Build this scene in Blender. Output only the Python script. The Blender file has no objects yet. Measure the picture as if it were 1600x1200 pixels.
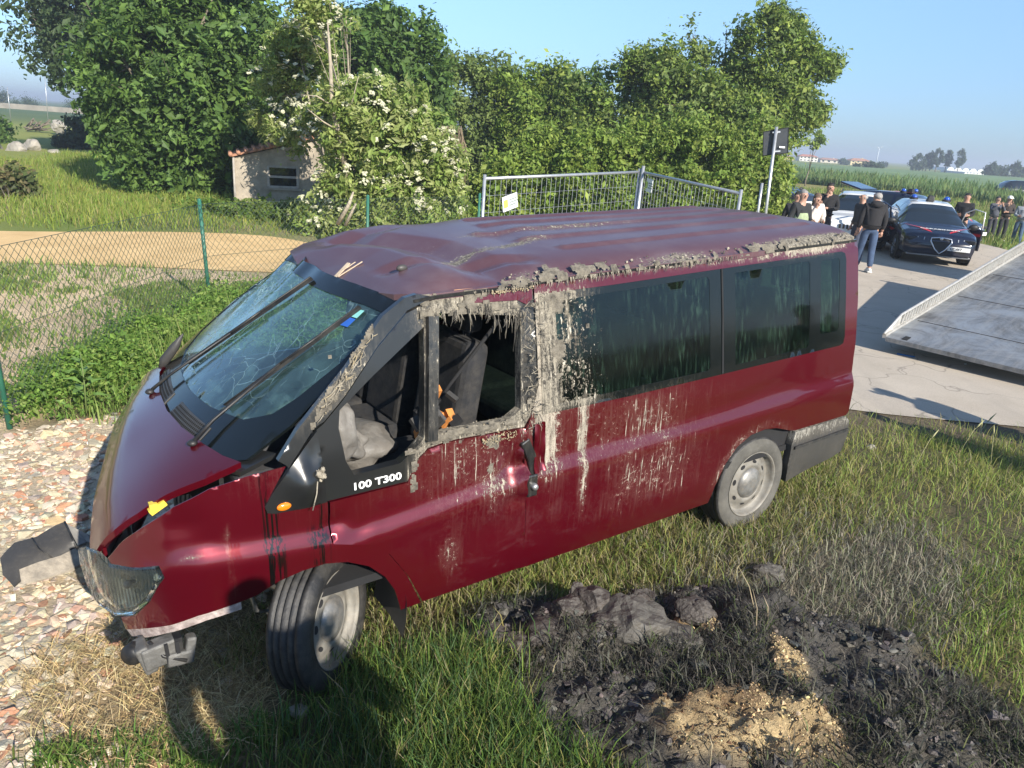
import bpy, bmesh, math, random
import numpy as np
from mathutils import Matrix, Vector, noise as mnoise
from mathutils.geometry import delaunay_2d_cdt
rng = np.random.default_rng(7)
random.seed(7)
SC = bpy.context.scene
COL = SC.collection

# ------------------------------------------------------------ camera, sky, sun, exposure
CAM_H = 2.5
WM = np.array([[0.9973243322, 0.0731038736, 0.0], [0.0229779650, -0.3134783772, 0.9493172916], [0.0693987712, -0.9467772339, -0.3143194314]])
cam_data = bpy.data.cameras.new('camera')
cam_data.sensor_width = 36.0
cam_data.lens = 36.0 * 1178.835 / 1600.0
cam_data.clip_start = 0.05
cam_data.clip_end = 6000
cam = bpy.data.objects.new('camera', cam_data)
COL.objects.link(cam)
_cm = Matrix.Identity(4)
for _r in range(3):
    for _c in range(3):
        _cm[_r][_c] = float(WM[_r][_c] * (1, -1, -1)[_c])
_cm.translation = (0, 0, CAM_H)
cam.matrix_world = _cm
SC.camera = cam

SUN_EL = math.radians(28.0)
SUN_AZ = math.radians(145.0)            # compass-like: measured from +Y towards +X; the sun stands behind the camera on the right
SUN_DIR = Vector((math.sin(SUN_AZ) * math.cos(SUN_EL), math.cos(SUN_AZ) * math.cos(SUN_EL), math.sin(SUN_EL)))
world = bpy.data.worlds.new('World')
SC.world = world
world.use_nodes = True
_wt = world.node_tree
_wt.nodes.clear()
_sky = _wt.nodes.new('ShaderNodeTexSky')
_sky.sky_type = 'NISHITA'
_sky.sun_disc = False
_sky.sun_elevation = SUN_EL
_sky.sun_rotation = SUN_AZ
_sky.air_density = 1.0
_sky.dust_density = 0.15
_sky.ozone_density = 3.0
_bg = _wt.nodes.new('ShaderNodeBackground')
_bg.inputs['Strength'].default_value = 0.115
_wo = _wt.nodes.new('ShaderNodeOutputWorld')
# summer haze: the lowest part of the sky is a pale grey blue rather than yellow, all the way round
_tc = _wt.nodes.new('ShaderNodeTexCoord'); _sx = _wt.nodes.new('ShaderNodeSeparateXYZ'); _wt.links.new(_tc.outputs['Generated'], _sx.inputs[0])
_rp = _wt.nodes.new('ShaderNodeValToRGB'); _wt.links.new(_sx.outputs['Z'], _rp.inputs[0])
_rp.color_ramp.elements[0].position = 0.0; _rp.color_ramp.elements[0].color = (.325, .46, .76, 1)
_rp.color_ramp.elements[1].position = .17; _rp.color_ramp.elements[1].color = (.80, .88, .96, 1)
_e = _rp.color_ramp.elements.new(.45); _e.color = (1, 1, 1, 1)
_mx = _wt.nodes.new('ShaderNodeMix'); _mx.data_type = 'RGBA'; _mx.blend_type = 'MULTIPLY'; _mx.inputs[0].default_value = 1.0
_wt.links.new(_sky.outputs[0], _mx.inputs[6]); _wt.links.new(_rp.outputs[0], _mx.inputs[7])
_wt.links.new(_mx.outputs[2], _bg.inputs[0])
_wt.links.new(_bg.outputs[0], _wo.inputs[0])
sun_data = bpy.data.lights.new('sun', 'SUN')
sun_data.energy = 5.0
sun_data.angle = math.radians(0.5)
sun_data.color = (1.0, 0.93, 0.82)
sun = bpy.data.objects.new('sun', sun_data)
COL.objects.link(sun)
sun.rotation_euler = (-SUN_DIR).to_track_quat('-Z', 'Y').to_euler()
SC.view_settings.view_transform = 'Standard'
SC.view_settings.look = 'None'
SC.view_settings.gamma = 1.0
SC.view_settings.exposure = 0.78
SC.view_settings.use_curve_mapping = False
SC.render.engine = 'CYCLES'
SC.cycles.max_bounces = 6
SC.cycles.transparent_max_bounces = 12
SC.cycles.use_denoising = True

# ------------------------------------------------------------ helpers
def ray(u, v):
    d = WM @ np.array([(u - 800) / 1178.835, (v - 600) / 1178.835, 1.0])
    return d
def gpt(u, v, z=0.0):
    "ground point seen at a photo pixel, at height z"
    d = ray(u, v); t = (z - CAM_H) / d[2]
    return np.array([d[0] * t, d[1] * t, z])
def dpt(u, v, y):
    "point on the view ray of a photo pixel at forward distance y"
    d = ray(u, v); t = y / d[1]
    return np.array([d[0] * t, y, CAM_H + d[2] * t])

def sm(a, b, x):
    t = np.clip((np.asarray(x, float) - a) / (b - a), 0, 1)
    return t * t * (3 - 2 * t)

def tag(o, label=None, cat=None, group=None, kind=None):
    if label: o['label'] = label
    if cat: o['category'] = cat
    if group: o['group'] = group
    if kind: o['kind'] = kind
    return o

def empty(name, loc=(0, 0, 0), rz=0.0, label=None, cat=None, group=None, mat=None):
    o = bpy.data.objects.new(name, None)
    COL.objects.link(o)
    if mat is not None:
        o.matrix_world = mat
    else:
        o.location = loc
        o.rotation_euler = (0, 0, rz)
    o.empty_display_size = 0.1
    return tag(o, label, cat, group)

def link_mesh(name, me, mats=None, parent=None, loc=None):
    o = bpy.data.objects.new(name, me)
    COL.objects.link(o)
    if mats is not None:
        for m in (mats if isinstance(mats, (list, tuple)) else [mats]):
            me.materials.append(m)
    if parent is not None: o.parent = parent
    if loc is not None: o.location = loc
    return o

def np_mesh(name, V, F, smooth=True, mi=None, attrs=None, uv=None):
    "mesh from arrays; F an (n,3) or (n,4) array, or a list of tuples"
    me = bpy.data.meshes.new(name)
    V = np.asarray(V, dtype=np.float32)
    if isinstance(F, np.ndarray):
        n, k = F.shape
        me.vertices.add(len(V)); me.vertices.foreach_set('co', V.ravel())
        me.loops.add(n * k); me.loops.foreach_set('vertex_index', F.astype(np.int32).ravel())
        me.polygons.add(n)
        me.polygons.foreach_set('loop_start', np.arange(0, n * k, k, dtype=np.int32))
        me.polygons.foreach_set('loop_total', np.full(n, k, dtype=np.int32))
        me.update(calc_edges=True)
    else:
        me.from_pydata(V.tolist(), [], [tuple(int(i) for i in f) for f in F])
        me.update()
    n = len(me.polygons)
    me.polygons.foreach_set('use_smooth', np.full(n, bool(smooth)) if isinstance(smooth, (bool, int)) else np.asarray(smooth, bool))
    if mi is not None:
        me.polygons.foreach_set('material_index', np.asarray(mi, dtype=np.int32))
    for k, a in (attrs or {}).items():
        a = np.asarray(a, dtype=np.float32)
        if a.ndim == 1:
            at = me.attributes.new(k, 'FLOAT', 'POINT'); at.data.foreach_set('value', a)
        else:
            at = me.attributes.new(k, 'FLOAT_COLOR', 'POINT')
            if a.shape[1] == 3: a = np.c_[a, np.ones(len(a), np.float32)]
            at.data.foreach_set('color', a.ravel())
    return me

class MB:
    "collects simple shapes into one mesh"
    def __init__(s):
        s.v = []; s.f = []; s.m = []; s.sm = []; s.n = 0
    def add(s, V, F, m=0, smooth=True):
        V = [tuple(map(float, p)) for p in V]
        s.v += V
        for f in F:
            s.f.append(tuple(i + s.n for i in f)); s.m.append(m); s.sm.append(smooth)
        s.n += len(V)
        return s
    def box(s, c, d, m=0, R=None, taper=1.0):
        hx, hy, hz = d[0] / 2, d[1] / 2, d[2] / 2
        P = []
        for z, t in ((-hz, 1.0), (hz, taper)):
            for x, y in ((-hx, -hy), (hx, -hy), (hx, hy), (-hx, hy)):
                P.append(np.array([x * t, y * t, z]))
        if R is not None: P = [R @ p for p in P]
        P = [p + np.asarray(c, float) for p in P]
        return s.add(P, [(3, 2, 1, 0), (4, 5, 6, 7), (0, 1, 5, 4), (1, 2, 6, 5), (2, 3, 7, 6), (3, 0, 4, 7)], m, False)
    def bar(s, a, b, w, h, m=0, up=(0, 0, 1)):
        "box beam from a to b"
        a = np.asarray(a, float); b = np.asarray(b, float); d = b - a; L = np.linalg.norm(d); d = d / L
        up = np.asarray(up, float); r = np.cross(d, up)
        if np.linalg.norm(r) < 1e-4: r = np.cross(d, (1, 0, 0))
        r /= np.linalg.norm(r); u = np.cross(r, d)
        return s.box((a + b) / 2, (L, w, h), m, np.c_[d, -r, u])
    def tube(s, path, r, n=8, m=0, caps=True, closed=False):
        path = [np.asarray(p, float) for p in path]; k = len(path)
        rr = r if isinstance(r, (list, tuple, np.ndarray)) else [r] * k
        V = []; prev = None
        for i in range(k):
            if closed: d = path[(i + 1) % k] - path[i - 1]
            else: d = path[min(i + 1, k - 1)] - path[max(i - 1, 0)]
            d = d / (np.linalg.norm(d) + 1e-12)
            if prev is None:
                a = np.cross(d, (0, 0, 1.0))
                if np.linalg.norm(a) < .05: a = np.cross(d, (1.0, 0, 0))
            else:
                a = prev - d * np.dot(prev, d)
            a /= (np.linalg.norm(a) + 1e-12); prev = a; b = np.cross(d, a)
            for j in range(n):
                t = 2 * math.pi * j / n
                V.append(path[i] + rr[i] * (math.cos(t) * a + math.sin(t) * b))
        F = []
        for i in range(k if closed else k - 1):
            i2 = (i + 1) % k
            for j in range(n):
                j2 = (j + 1) % n
                F.append((i * n + j, i * n + j2, i2 * n + j2, i2 * n + j))
        if caps and not closed:
            F.append(tuple(range(n - 1, -1, -1))); F.append(tuple((k - 1) * n + j for j in range(n)))
        return s.add(V, F, m, True)
    def lathe(s, prof, c=(0, 0, 0), R=None, n=24, m=0):
        "profile of (radius, height along local Y axis) spun about local Y"
        V = []; F = []
        for r, h in prof:
            for j in range(n):
                t = 2 * math.pi * j / n
                p = np.array([r * math.cos(t), h, r * math.sin(t)])
                V.append((R @ p if R is not None else p) + np.asarray(c, float))
        for i in range(len(prof) - 1):
            for j in range(n):
                j2 = (j + 1) % n
                F.append((i * n + j, (i + 1) * n + j, (i + 1) * n + j2, i * n + j2))
        return s.add(V, F, m, True)
    def ball(s, c, d, m=0, nu=10, nv=7, R=None, wob=0.0):
        V = []; F = []
        for i in range(nv + 1):
            ph = math.pi * i / nv
            for j in range(nu):
                t = 2 * math.pi * j / nu
                p = np.array([math.sin(ph) * math.cos(t) * d[0] / 2, math.sin(ph) * math.sin(t) * d[1] / 2, math.cos(ph) * d[2] / 2])
                if wob: p = p * (1 + wob * mnoise.noise(Vector((p[0] * 3 / d[0] + c[0] * 7, p[1] * 3 / d[1] + c[1] * 7, p[2] * 3 / d[2]))))
                V.append((R @ p if R is not None else p) + np.asarray(c, float))
        for i in range(nv):
            for j in range(nu):
                j2 = (j + 1) % nu
                F.append((i * nu + j, (i + 1) * nu + j, (i + 1) * nu + j2, i * nu + j2))
        return s.add(V, F, m, True)
    def prism(s, poly, d, m=0):
        "polygon (3D points) extruded by vector d"
        n = len(poly); P = [np.asarray(p, float) for p in poly]; Q = [p + np.asarray(d, float) for p in P]
        F = [tuple(range(n - 1, -1, -1)), tuple(range(n, 2 * n))]
        for i in range(n):
            j = (i + 1) % n
            F.append((i, j, n + j, n + i))
        return s.add(P + Q, F, m, False)
    def build(s, name, mats, parent=None, smooth=None, loc=None):
        me = bpy.data.meshes.new(name)
        me.from_pydata(s.v, [], s.f)
        me.polygons.foreach_set('use_smooth', np.array(s.sm if smooth is None else [smooth] * len(s.f), bool))
        me.polygons.foreach_set('material_index', np.array(s.m, dtype=np.int32))
        me.update()
        o = link_mesh(name, me, mats, parent, loc)
        return o

def rock_obj(name, mat, size, seed, rough=.16, cuts=7, sub=3):
    "angular stone or clod: a ball with random flat cuts and broken relief"
    bm = bmesh.new(); bmesh.ops.create_icosphere(bm, subdivisions=sub, radius=1.0)
    r = random.Random(seed)
    pl = [(Vector((r.gauss(0, 1), r.gauss(0, 1), r.gauss(0, .8))).normalized(), r.uniform(.55, .85)) for _ in range(cuts)]
    for v in bm.verts:
        p = v.co.copy()
        for n, d in pl:
            e = p.dot(n) - d
            if e > 0: p -= n * e * .92
        q = p * 1.7 + Vector((seed * 3.1, seed, 0))
        p *= 1 + rough * mnoise.noise(q) + rough * .55 * mnoise.noise(q * 2.7) + rough * .35 * mnoise.noise(q * 6.3)
        v.co = Vector((p.x * size[0] / 2, p.y * size[1] / 2, p.z * size[2] / 2))
    me = bpy.data.meshes.new(name); bm.to_mesh(me); bm.free()
    me.polygons.foreach_set('use_smooth', np.zeros(len(me.polygons), bool))
    return link_mesh(name, me, mat)

def recalc(o):
    bm = bmesh.new(); bm.from_mesh(o.data)
    bmesh.ops.recalc_face_normals(bm, faces=bm.faces)
    bm.to_mesh(o.data); bm.free()
    return o

def bevel_obj(o, w=0.01, seg=2):
    bm = bmesh.new(); bm.from_mesh(o.data)
    ed = [e for e in bm.edges if len(e.link_faces) == 2 and e.calc_face_angle(0) > 0.6]
    bmesh.ops.bevel(bm, geom=ed, offset=w, segments=seg, affect='EDGES', profile=0.5)
    bm.to_mesh(o.data); bm.free()
    return o

def copy_tree(o, parent=None):
    c = o.copy(); COL.objects.link(c)
    if parent is not None: c.parent = parent
    for ch in list(o.children): copy_tree(ch, c)
    return c

def in_poly(px, py, poly):
    poly = np.asarray(poly, float)
    ins = np.zeros(np.shape(px), bool)
    n = len(poly); j = n - 1
    for i in range(n):
        xi, yi = poly[i]; xj, yj = poly[j]
        c = ((yi > py) != (yj > py)) & (px < (xj - xi) * (py - yi) / (yj - yi + 1e-15) + xi)
        ins ^= c; j = i
    return ins

def resample(poly, res):
    out = []
    n = len(poly)
    for i in range(n):
        a = np.asarray(poly[i], float); b = np.asarray(poly[(i + 1) % n], float)
        k = max(1, int(math.ceil(np.linalg.norm(b - a) / res)))
        for q in range(k): out.append(a + (b - a) * q / k)
    return np.array(out)

def smooth_poly(poly, it=1):
    "Chaikin corner cutting of a closed outline"
    P = np.asarray(poly, float)
    for _ in range(it):
        Q = np.roll(P, -1, 0)
        P = np.stack([.75 * P + .25 * Q, .25 * P + .75 * Q], 1).reshape(-1, 2)
    return P

def panel(name, outline, fn, mats, parent, holes=(), res=0.035, flange=0.014, inward=None, attr=None, out=None, smooth=True):
    """sheet cut to a 2D outline (with holes), laid on a curved surface by fn(a, b) -> (n, 3), with turned-in edges.
    out: outward direction used to orient the faces; inward: vector of the turned-in edge"""
    loops = [resample(outline, res)] + [resample(h, res) for h in holes]
    pts = np.concatenate(loops); edges = []; s = 0
    for L in loops:
        n = len(L); edges += [(s + i, s + (i + 1) % n) for i in range(n)]; s += n
    lo = loops[0].min(0); hi = loops[0].max(0)
    gx, gy = np.meshgrid(np.arange(lo[0] + res / 2, hi[0], res), np.arange(lo[1] + res / 2, hi[1], res))
    g = np.c_[gx.ravel(), gy.ravel()]
    keep = in_poly(g[:, 0], g[:, 1], loops[0])
    for L in loops[1:]: keep &= ~in_poly(g[:, 0], g[:, 1], L)
    g = g[keep]
    if len(g):
        d = np.min(np.hypot(g[:, None, 0] - pts[None, :, 0], g[:, None, 1] - pts[None, :, 1]), 1) if len(g) * len(pts) < 6e6 else np.full(len(g), 1.0)
        g = g[d > res * .45]
    allp = np.concatenate([pts, g]) if len(g) else pts
    r = delaunay_2d_cdt([Vector(p) for p in allp], edges, [], 0, 1e-7)
    P = np.array([tuple(p) for p in r[0]]); F = np.array([tuple(f) for f in r[2]])
    c = P[F].mean(1)
    k = in_poly(c[:, 0], c[:, 1], loops[0])
    for L in loops[1:]: k &= ~in_poly(c[:, 0], c[:, 1], L)
    F = F[k]
    V = np.asarray(fn(P[:, 0], P[:, 1]), float)
    if V.shape[0] == 3 and V.shape[1] != 3: V = V.T
    out = np.asarray(out if out is not None else (0, 1, 0), float)
    nrm = np.cross(V[F[:, 1]] - V[F[:, 0]], V[F[:, 2]] - V[F[:, 0]]).sum(0)
    if nrm @ out < 0: F = F[:, ::-1]
    faces = [tuple(f) for f in F]; smf = [smooth] * len(faces)
    at = None if attr is None else np.asarray(attr(P[:, 0], P[:, 1]), float)
    if flange:
        inn = np.asarray(inward if inward is not None else -out * flange, float)
        e = np.concatenate([F[:, [0, 1]], F[:, [1, 2]], F[:, [2, 0]]])
        key = np.sort(e, 1); _, inv, cnt = np.unique(key, axis=0, return_inverse=True, return_counts=True)
        b = e[cnt[inv.ravel()] == 1]
        used = np.unique(b); remap = {int(u): i for i, u in enumerate(used)}
        n0 = len(V); nu = len(used)
        V = np.concatenate([V, V[used], V[used] + inn])
        if at is not None: at = np.concatenate([at, at[used], at[used]])
        for a, c2 in b:
            i, j = remap[int(a)], remap[int(c2)]
            faces.append((n0 + j, n0 + i, n0 + nu + i, n0 + nu + j)); smf.append(False)
    me = np_mesh(name, V, faces, smooth=np.array(smf), attrs=None if at is None else {'mud': at})
    return link_mesh(name, me, mats, parent)

# ------------------------------------------------------------ materials
class NT:
    def __init__(s, name):
        s.mat = bpy.data.materials.new(name); s.mat.use_nodes = True
        s.t = s.mat.node_tree; s.t.nodes.clear()
        s.out = s.t.nodes.new('ShaderNodeOutputMaterial')
    def n(s, typ, **kw):
        nd = s.t.nodes.new('ShaderNode' + typ)
        for k, v in kw.items():
            if k.startswith('_'): setattr(nd, k[1:], v)
        for k, v in kw.items():
            if not k.startswith('_'): s.set(nd, k, v)
        return nd
    def set(s, nd, k, v):
        k2 = int(k[1:]) if k[0] == 'i' and k[1:].isdigit() else k.replace('__', ' ')
        sock = nd.inputs[k2]
        if hasattr(v, 'is_output') or isinstance(v, bpy.types.NodeSocket): s.t.links.new(v, sock)
        elif isinstance(v, bpy.types.Node): s.t.links.new(v.outputs[0], sock)
        elif isinstance(v, tuple) and len(v) == 3 and sock.type == 'RGBA': sock.default_value = (*v, 1)
        else: sock.default_value = v
    def obj(s, scale=(1, 1, 1)):
        tc = s.n('TexCoord')
        if scale == (1, 1, 1): return tc.outputs['Object']
        return s.n('Mapping', i0=tc.outputs['Object'], Scale=scale).outputs[0]
    def noise(s, vec, scale, detail=4, rough=.55, dist=0):
        return s.n('TexNoise', Vector=vec, Scale=scale, Detail=detail, Roughness=rough, Distortion=dist).outputs['Fac']
    def math(s, op, a, b=0.0, clamp=False):
        return s.n('Math', _operation=op, _use_clamp=clamp, i0=a, i1=b).outputs[0]
    def ramp(s, fac, lo, hi):
        return s.n('MapRange', _clamp=True, i0=fac, i1=lo, i2=hi).outputs[0]
    def mix(s, fac, a, b):
        m = s.n('Mix', _data_type='RGBA')
        s.set(m, 'i0', fac); s.set(m, 'i6', a); s.set(m, 'i7', b)
        return m.outputs[2]
    def mixf(s, fac, a, b):
        m = s.n('Mix', _data_type='FLOAT')
        s.set(m, 'i0', fac); s.set(m, 'i2', a); s.set(m, 'i3', b)
        return m.outputs[0]
    def attr(s, name, fac=True):
        a = s.n('Attribute', _attribute_name=name)
        return a.outputs['Fac'] if fac else a.outputs['Color']
    def bump(s, h, strength=.3, dist=.01):
        return s.n('Bump', Strength=strength, Distance=dist, Height=h).outputs[0]
    def princ(s, **kw):
        b = s.n('BsdfPrincipled', **kw)
        s.t.links.new(b.outputs[0], s.out.inputs[0])
        return b

def basic(name, col, rough=.6, metal=0.0, var=.15, scale=6.0, bump=0.0, bscale=60.0, coat=0.0, spec=.5, vcol=None, stretch=(1, 1, 1), dirt=0.0, dirtcol=(.30, .26, .2)):
    t = NT(name); v = t.obj(stretch)
    nz = t.noise(v, scale, 5, .6)
    c1 = tuple(max(0, c * (1 - var)) for c in col); c2 = tuple(min(1, c * (1 + var)) for c in (vcol or col))
    colr = t.mix(t.ramp(nz, .3, .7), c1, c2)
    if dirt:
        colr = t.mix(t.math('MULTIPLY', t.ramp(t.noise(v, scale * 1.7, 8, .7), .42, .75), dirt), colr, dirtcol)
    kw = dict(Base__Color=colr, Roughness=rough, Metallic=metal)
    b = t.princ(**kw)
    b.inputs['Coat Weight'].default_value = coat
    b.inputs['Coat Roughness'].default_value = .06
    b.inputs['Specular IOR Level'].default_value = spec
    if bump:
        t.set(b, 'Normal', t.bump(t.noise(v, bscale, 5, .65), bump, .02))
    return t.mat

def attr_mat(name, rough=.8, bump=0.0, bscale=80.0, spec=.25, trans=0.0, var=.2, vscale=30.0):
    "colour carried by the 'col' attribute, with some fine variation"
    t = NT(name); v = t.obj()
    c = t.attr('col', False)
    nz = t.ramp(t.noise(v, vscale, 4, .6), .3, .7)
    m = t.n('Mix', _data_type='RGBA', _blend_type='MULTIPLY'); t.set(m, 'i0', 1.0); t.set(m, 'i6', c)
    lo = 1 - var; hi = 1 + var
    t.set(m, 'i7', t.mix(nz, (lo, lo, lo), (hi, hi, hi)))
    b = t.princ(Base__Color=m.outputs[2], Roughness=rough)
    b.inputs['Specular IOR Level'].default_value = spec
    if bump: t.set(b, 'Normal', t.bump(t.noise(v, bscale, 5, .65), bump, .02))
    if trans:
        tr = t.n('BsdfTranslucent', Color=m.outputs[2])
        mx = t.n('MixShader', i0=trans, i1=b.outputs[0], i2=tr.outputs[0])
        t.t.links.new(mx.outputs[0], t.out.inputs[0])
    return t.mat
# ============================================================ ground, road, path
def fbm(x, y, f, seed=0, octv=4):
    "cheap vectorised noise from rotated sines"
    x = np.asarray(x, float); y = np.asarray(y, float); r = np.random.default_rng(seed); s = np.zeros(np.broadcast(x, y).shape); a = 1.0; tot = 0
    for o in range(octv):
        for k in range(4):
            t = r.uniform(0, 2 * math.pi); p = r.uniform(0, 6.28); g = f * r.uniform(.7, 1.4)
            s = s + a * np.sin((x * math.cos(t) + y * math.sin(t)) * g + p + 1.3 * np.sin((x * math.sin(t) - y * math.cos(t)) * g * .6 + p * 2)); tot += a
        f *= 2.1; a *= .55
    return s / tot * 1.8
def van_plane(x, y):
    dx = x + 1.285; dy = y - 3.619
    return -.026 + (dx * -.813 + dy * -.581) * -.0322 + (dx * .581 + dy * -.814) * .0233
def mud_amt(x, y):
    "1 inside the spilled mud"
    w = .16 * fbm(x, y, 4.0, 3)
    a = 1 - sm(.75, 1.05, np.hypot((x - 1.12) / 1.12, (y - 2.98) / .80) + w * 1.6)
    b = 1 - sm(.7, 1.05, np.hypot((x - .35) / .62, (y - 3.38) / .20) + w)
    c = .8 * (1 - sm(.6, 1.0, np.hypot((x - 1.95) / .55, (y - 2.75) / .55) + w))
    return np.clip(np.maximum.reduce([a, b, c]), 0, 1)
def saw_amt(x, y):
    w = .25 * fbm(x, y, 9.0, 8)
    a = 1 - sm(.6, 1.0, np.hypot((x - 1.10) / .42, (y - 2.64) / .27) + w)
    b = 1 - sm(.6, 1.0, np.hypot((x - 1.02) / .16, (y - 3.34) / .09) + w)
    c = 1 - sm(.6, 1.0, np.hypot((x - 1.42) / .09, (y - 3.06) / .20) + w)
    return np.clip(np.maximum.reduce([a, b, c]), 0, 1)
def height(x, y):
    x = np.asarray(x, float); y = np.asarray(y, float)
    d = np.hypot(x + .2, y - 4.6)
    w = 1 - sm(2.8, 5.5, d)
    h = van_plane(x, y) * w
    near = sm(12, 5, np.hypot(x, y - 3)) * sm(7.6, 6.6, np.where(x > 2.2, y, 0))
    h = h + near * (.018 * fbm(x, y, 2.2, 1))
    m = mud_amt(x, y)
    h = h + m * (.085 + .075 * fbm(x, y, 7.0, 5) + .045 * np.abs(fbm(x, y, 19.0, 6)) + .02 * fbm(x, y, 48.0, 7, 2))
    h = h + .05 * saw_amt(x, y) * (.8 + .35 * fbm(x, y, 26.0, 9, 3))
    h = h + .75 * sm(1.75, .6, y) * sm(-3, -1, x)                                    # the raised bank people stand on
    h = h + .35 * sm(38, 50, y) * sm(15, 24, x) * sm(120, 60, y) - .15 * np.exp(-((x - 18.5) / 3) ** 2 - ((y - 29.8) / 3) ** 2)
    h = h + .25 * fbm(x, y, .25, 12) * sm(15, 30, y) * sm(-3, -9, x) * sm(140, 60, y)
    return h
ROAD = [(2.9, 7.45), (3.6, 7.36), (4.3, 7.40), (5.3, 7.34), (8, 7.2), (14, 7.0), (24, 6.5), (24, 13), (19, 18), (16.3, 22), (15.8, 24.5), (16.2, 27), (15.6, 30), (13.6, 34.5), (11, 39), (7, 46), (0, 55), (-3, 52), (4.5, 43), (7.4, 36), (8.0, 30), (7.2, 25), (5.6, 19), (4.3, 14), (3.4, 10.5)]
ROAD = [tuple(p) for p in smooth_poly(ROAD, 2)]
PATH = [(-30, 5.2), (-14, 10.0), (-8.2, 11.75), (-6.0, 12.25), (-4.3, 12.5), (-3.0, 12.9), (-2.6, 13.6), (-3.3, 14.8), (-4.9, 16.4), (-6.2, 16.6), (-7.8, 16.0), (-10.0, 14.6), (-15, 13.1), (-30, 8.8)]
PATH = [tuple(p) for p in smooth_poly(PATH, 2)]
RUBBLE = [(-9, 4.6), (-4.6, 5.25), (-4.05, 5.62), (-3.72, 5.98), (-3.30, 6.25), (-2.9, 6.55), (-2.4, 6.4), (-1.7, 5.2), (-1.35, 4.0), (-1.5, 3.2), (-1.75, 2.75), (-2.0, 2.35), (-2.2, 1.4), (-9, 1.0)]
def rub_d(x, y):
    w = .22 * fbm(x, y, 3.0, 21)
    d = sm(-1.05, -2.1, x + .35 * (y - 3.0) * -.5 + w) * sm(6.9, 6.3, y - .35 * (x + 3.2) * (x < -2.4) * 0 + w * .6)
    top = np.interp(x, [-9, -4.6, -4.05, -3.3, -2.6, -1], [4.6, 5.25, 5.62, 6.25, 6.6, 6.6])
    return d * sm(top + .12, top - .12, y + w * .5)
def straw_d(x, y):
    w = .3 * fbm(x, y, 3.5, 31)
    return np.clip(1 - sm(.55, 1.0, np.hypot((x + 1.45) / .75, (y - 2.95) / .80) + w), 0, 1)
def ridge_d(x, y): return np.exp(-((x - .38) / .62) ** 2 - ((y - 3.36) / .13) ** 2)
def dirty_d(x, y):
    w = .3 * fbm(x, y, 2.5, 41)
    return np.clip(1 - sm(.45, 1.05, np.hypot((x - 1.9) / 1.3, (y - 4.1) / 1.05) + w), 0, 1)

def axis(fine0, fine1, step, lo, hi, g=1.16):
    a = list(np.arange(fine0, fine1 + step / 2, step)); s = step; v = a[-1]
    while v < hi: s = s * g; v = v + s; a.append(v)
    s = step; v = a[0]; pre = []
    while v > lo: s = s * g; v = v - s; pre.append(v)
    return np.array(pre[::-1] + a)
gx = axis(-5.0, 4.2, .034, -1800, 1800); gy = axis(1.6, 7.8, .034, -14, 2600)
GX, GY = np.meshgrid(gx, gy); X = GX.ravel(); Y = GY.ravel()
Zg = height(X, Y)
def ground_cols(X, Y):
    n1 = .5 + .5 * np.clip(fbm(X, Y, 1.3, 51), -1, 1); n2 = .5 + .5 * np.clip(fbm(X, Y, 6.0, 52), -1, 1)
    def c(*a): return np.array(a)[None, :]
    def mix(a, b, t): return a + (b - a) * np.clip(t, 0, 1)[:, None]
    C = mix(c(.095, .085, .045), c(.14, .115, .062), n1)                                  # soil under grass near the van
    far = mix(c(.14, .20, .040), c(.22, .24, .060), n1)
    C = mix(C, far, sm(9, 16, Y) + sm(7, 10, np.abs(X)) * (Y > 7))
    soil = mix(c(.60, .45, .29), c(.70, .55, .37), n2)                                   # dug over soil beyond the mesh fence
    soilm = sm(-3.7, -4.3, X) * sm(4.5, 6, Y) * sm(13.2, 12.0, Y + .25 * (X + 5) * 0) 
    C = mix(C, soil, soilm * (.80 + .20 * sm(.3, .5, n1 * .6 + n2 * .5)))
    C = mix(C, c(.30, .24, .16), sm(15.9, 16.6, Y + (X + 5) * .15) * sm(18.4, 17.2, Y + (X + 5) * .15) * sm(-2, -4, X) * n2 * 1.3)
    C = mix(C, c(.50, .415, .30), rub_d(X, Y))
    C = mix(C, mix(c(.26, .19, .10), c(.38, .28, .155), n2), straw_d(X, Y) * .8)
    C = mix(C, c(.13, .12, .095), dirty_d(X, Y) * .6)
    C = mix(C, mix(c(.035, .033, .031), c(.115, .106, .092), n2), mud_amt(X, Y))
    C = mix(C, mix(c(.20, .135, .075), c(.50, .38, .21), sm(.2, .6, n2)), saw_amt(X, Y))
    # verge by the road: bare brown earth
    C = mix(C, c(.135, .105, .068), sm(6.5, 6.9, Y) * sm(7.7, 7.4, Y) * sm(1.5, 2.5, X))
    # left meadow, mown dry strip and field right of the road
    C = mix(C, mix(c(.19, .24, .045), c(.29, .28, .07), n1), sm(17, 20, Y) * sm(-2, -6, X))
    C = mix(C, mix(c(.065, .115, .03), c(.11, .15, .04), .5 + .5 * np.sin(Y * .55 + X * .05)), sm(75, 95, Y) * sm(-4, -12, X))
    dry = sm(38, 46, Y + (X - 24) * .5) * sm(80, 66, Y + (X - 24) * .5) * sm(12, 16, X)
    C = mix(C, mix(c(.24, .215, .065), c(.32, .26, .10), n2), dry * .8)
    return C
GC = ground_cols(X, Y)
nx_, ny_ = len(gx), len(gy)
I = (np.arange(ny_ - 1)[:, None] * nx_ + np.arange(nx_ - 1)[None, :]).ravel()
GF = np.stack([I, I + 1, I + nx_ + 1, I + nx_], 1)
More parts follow.
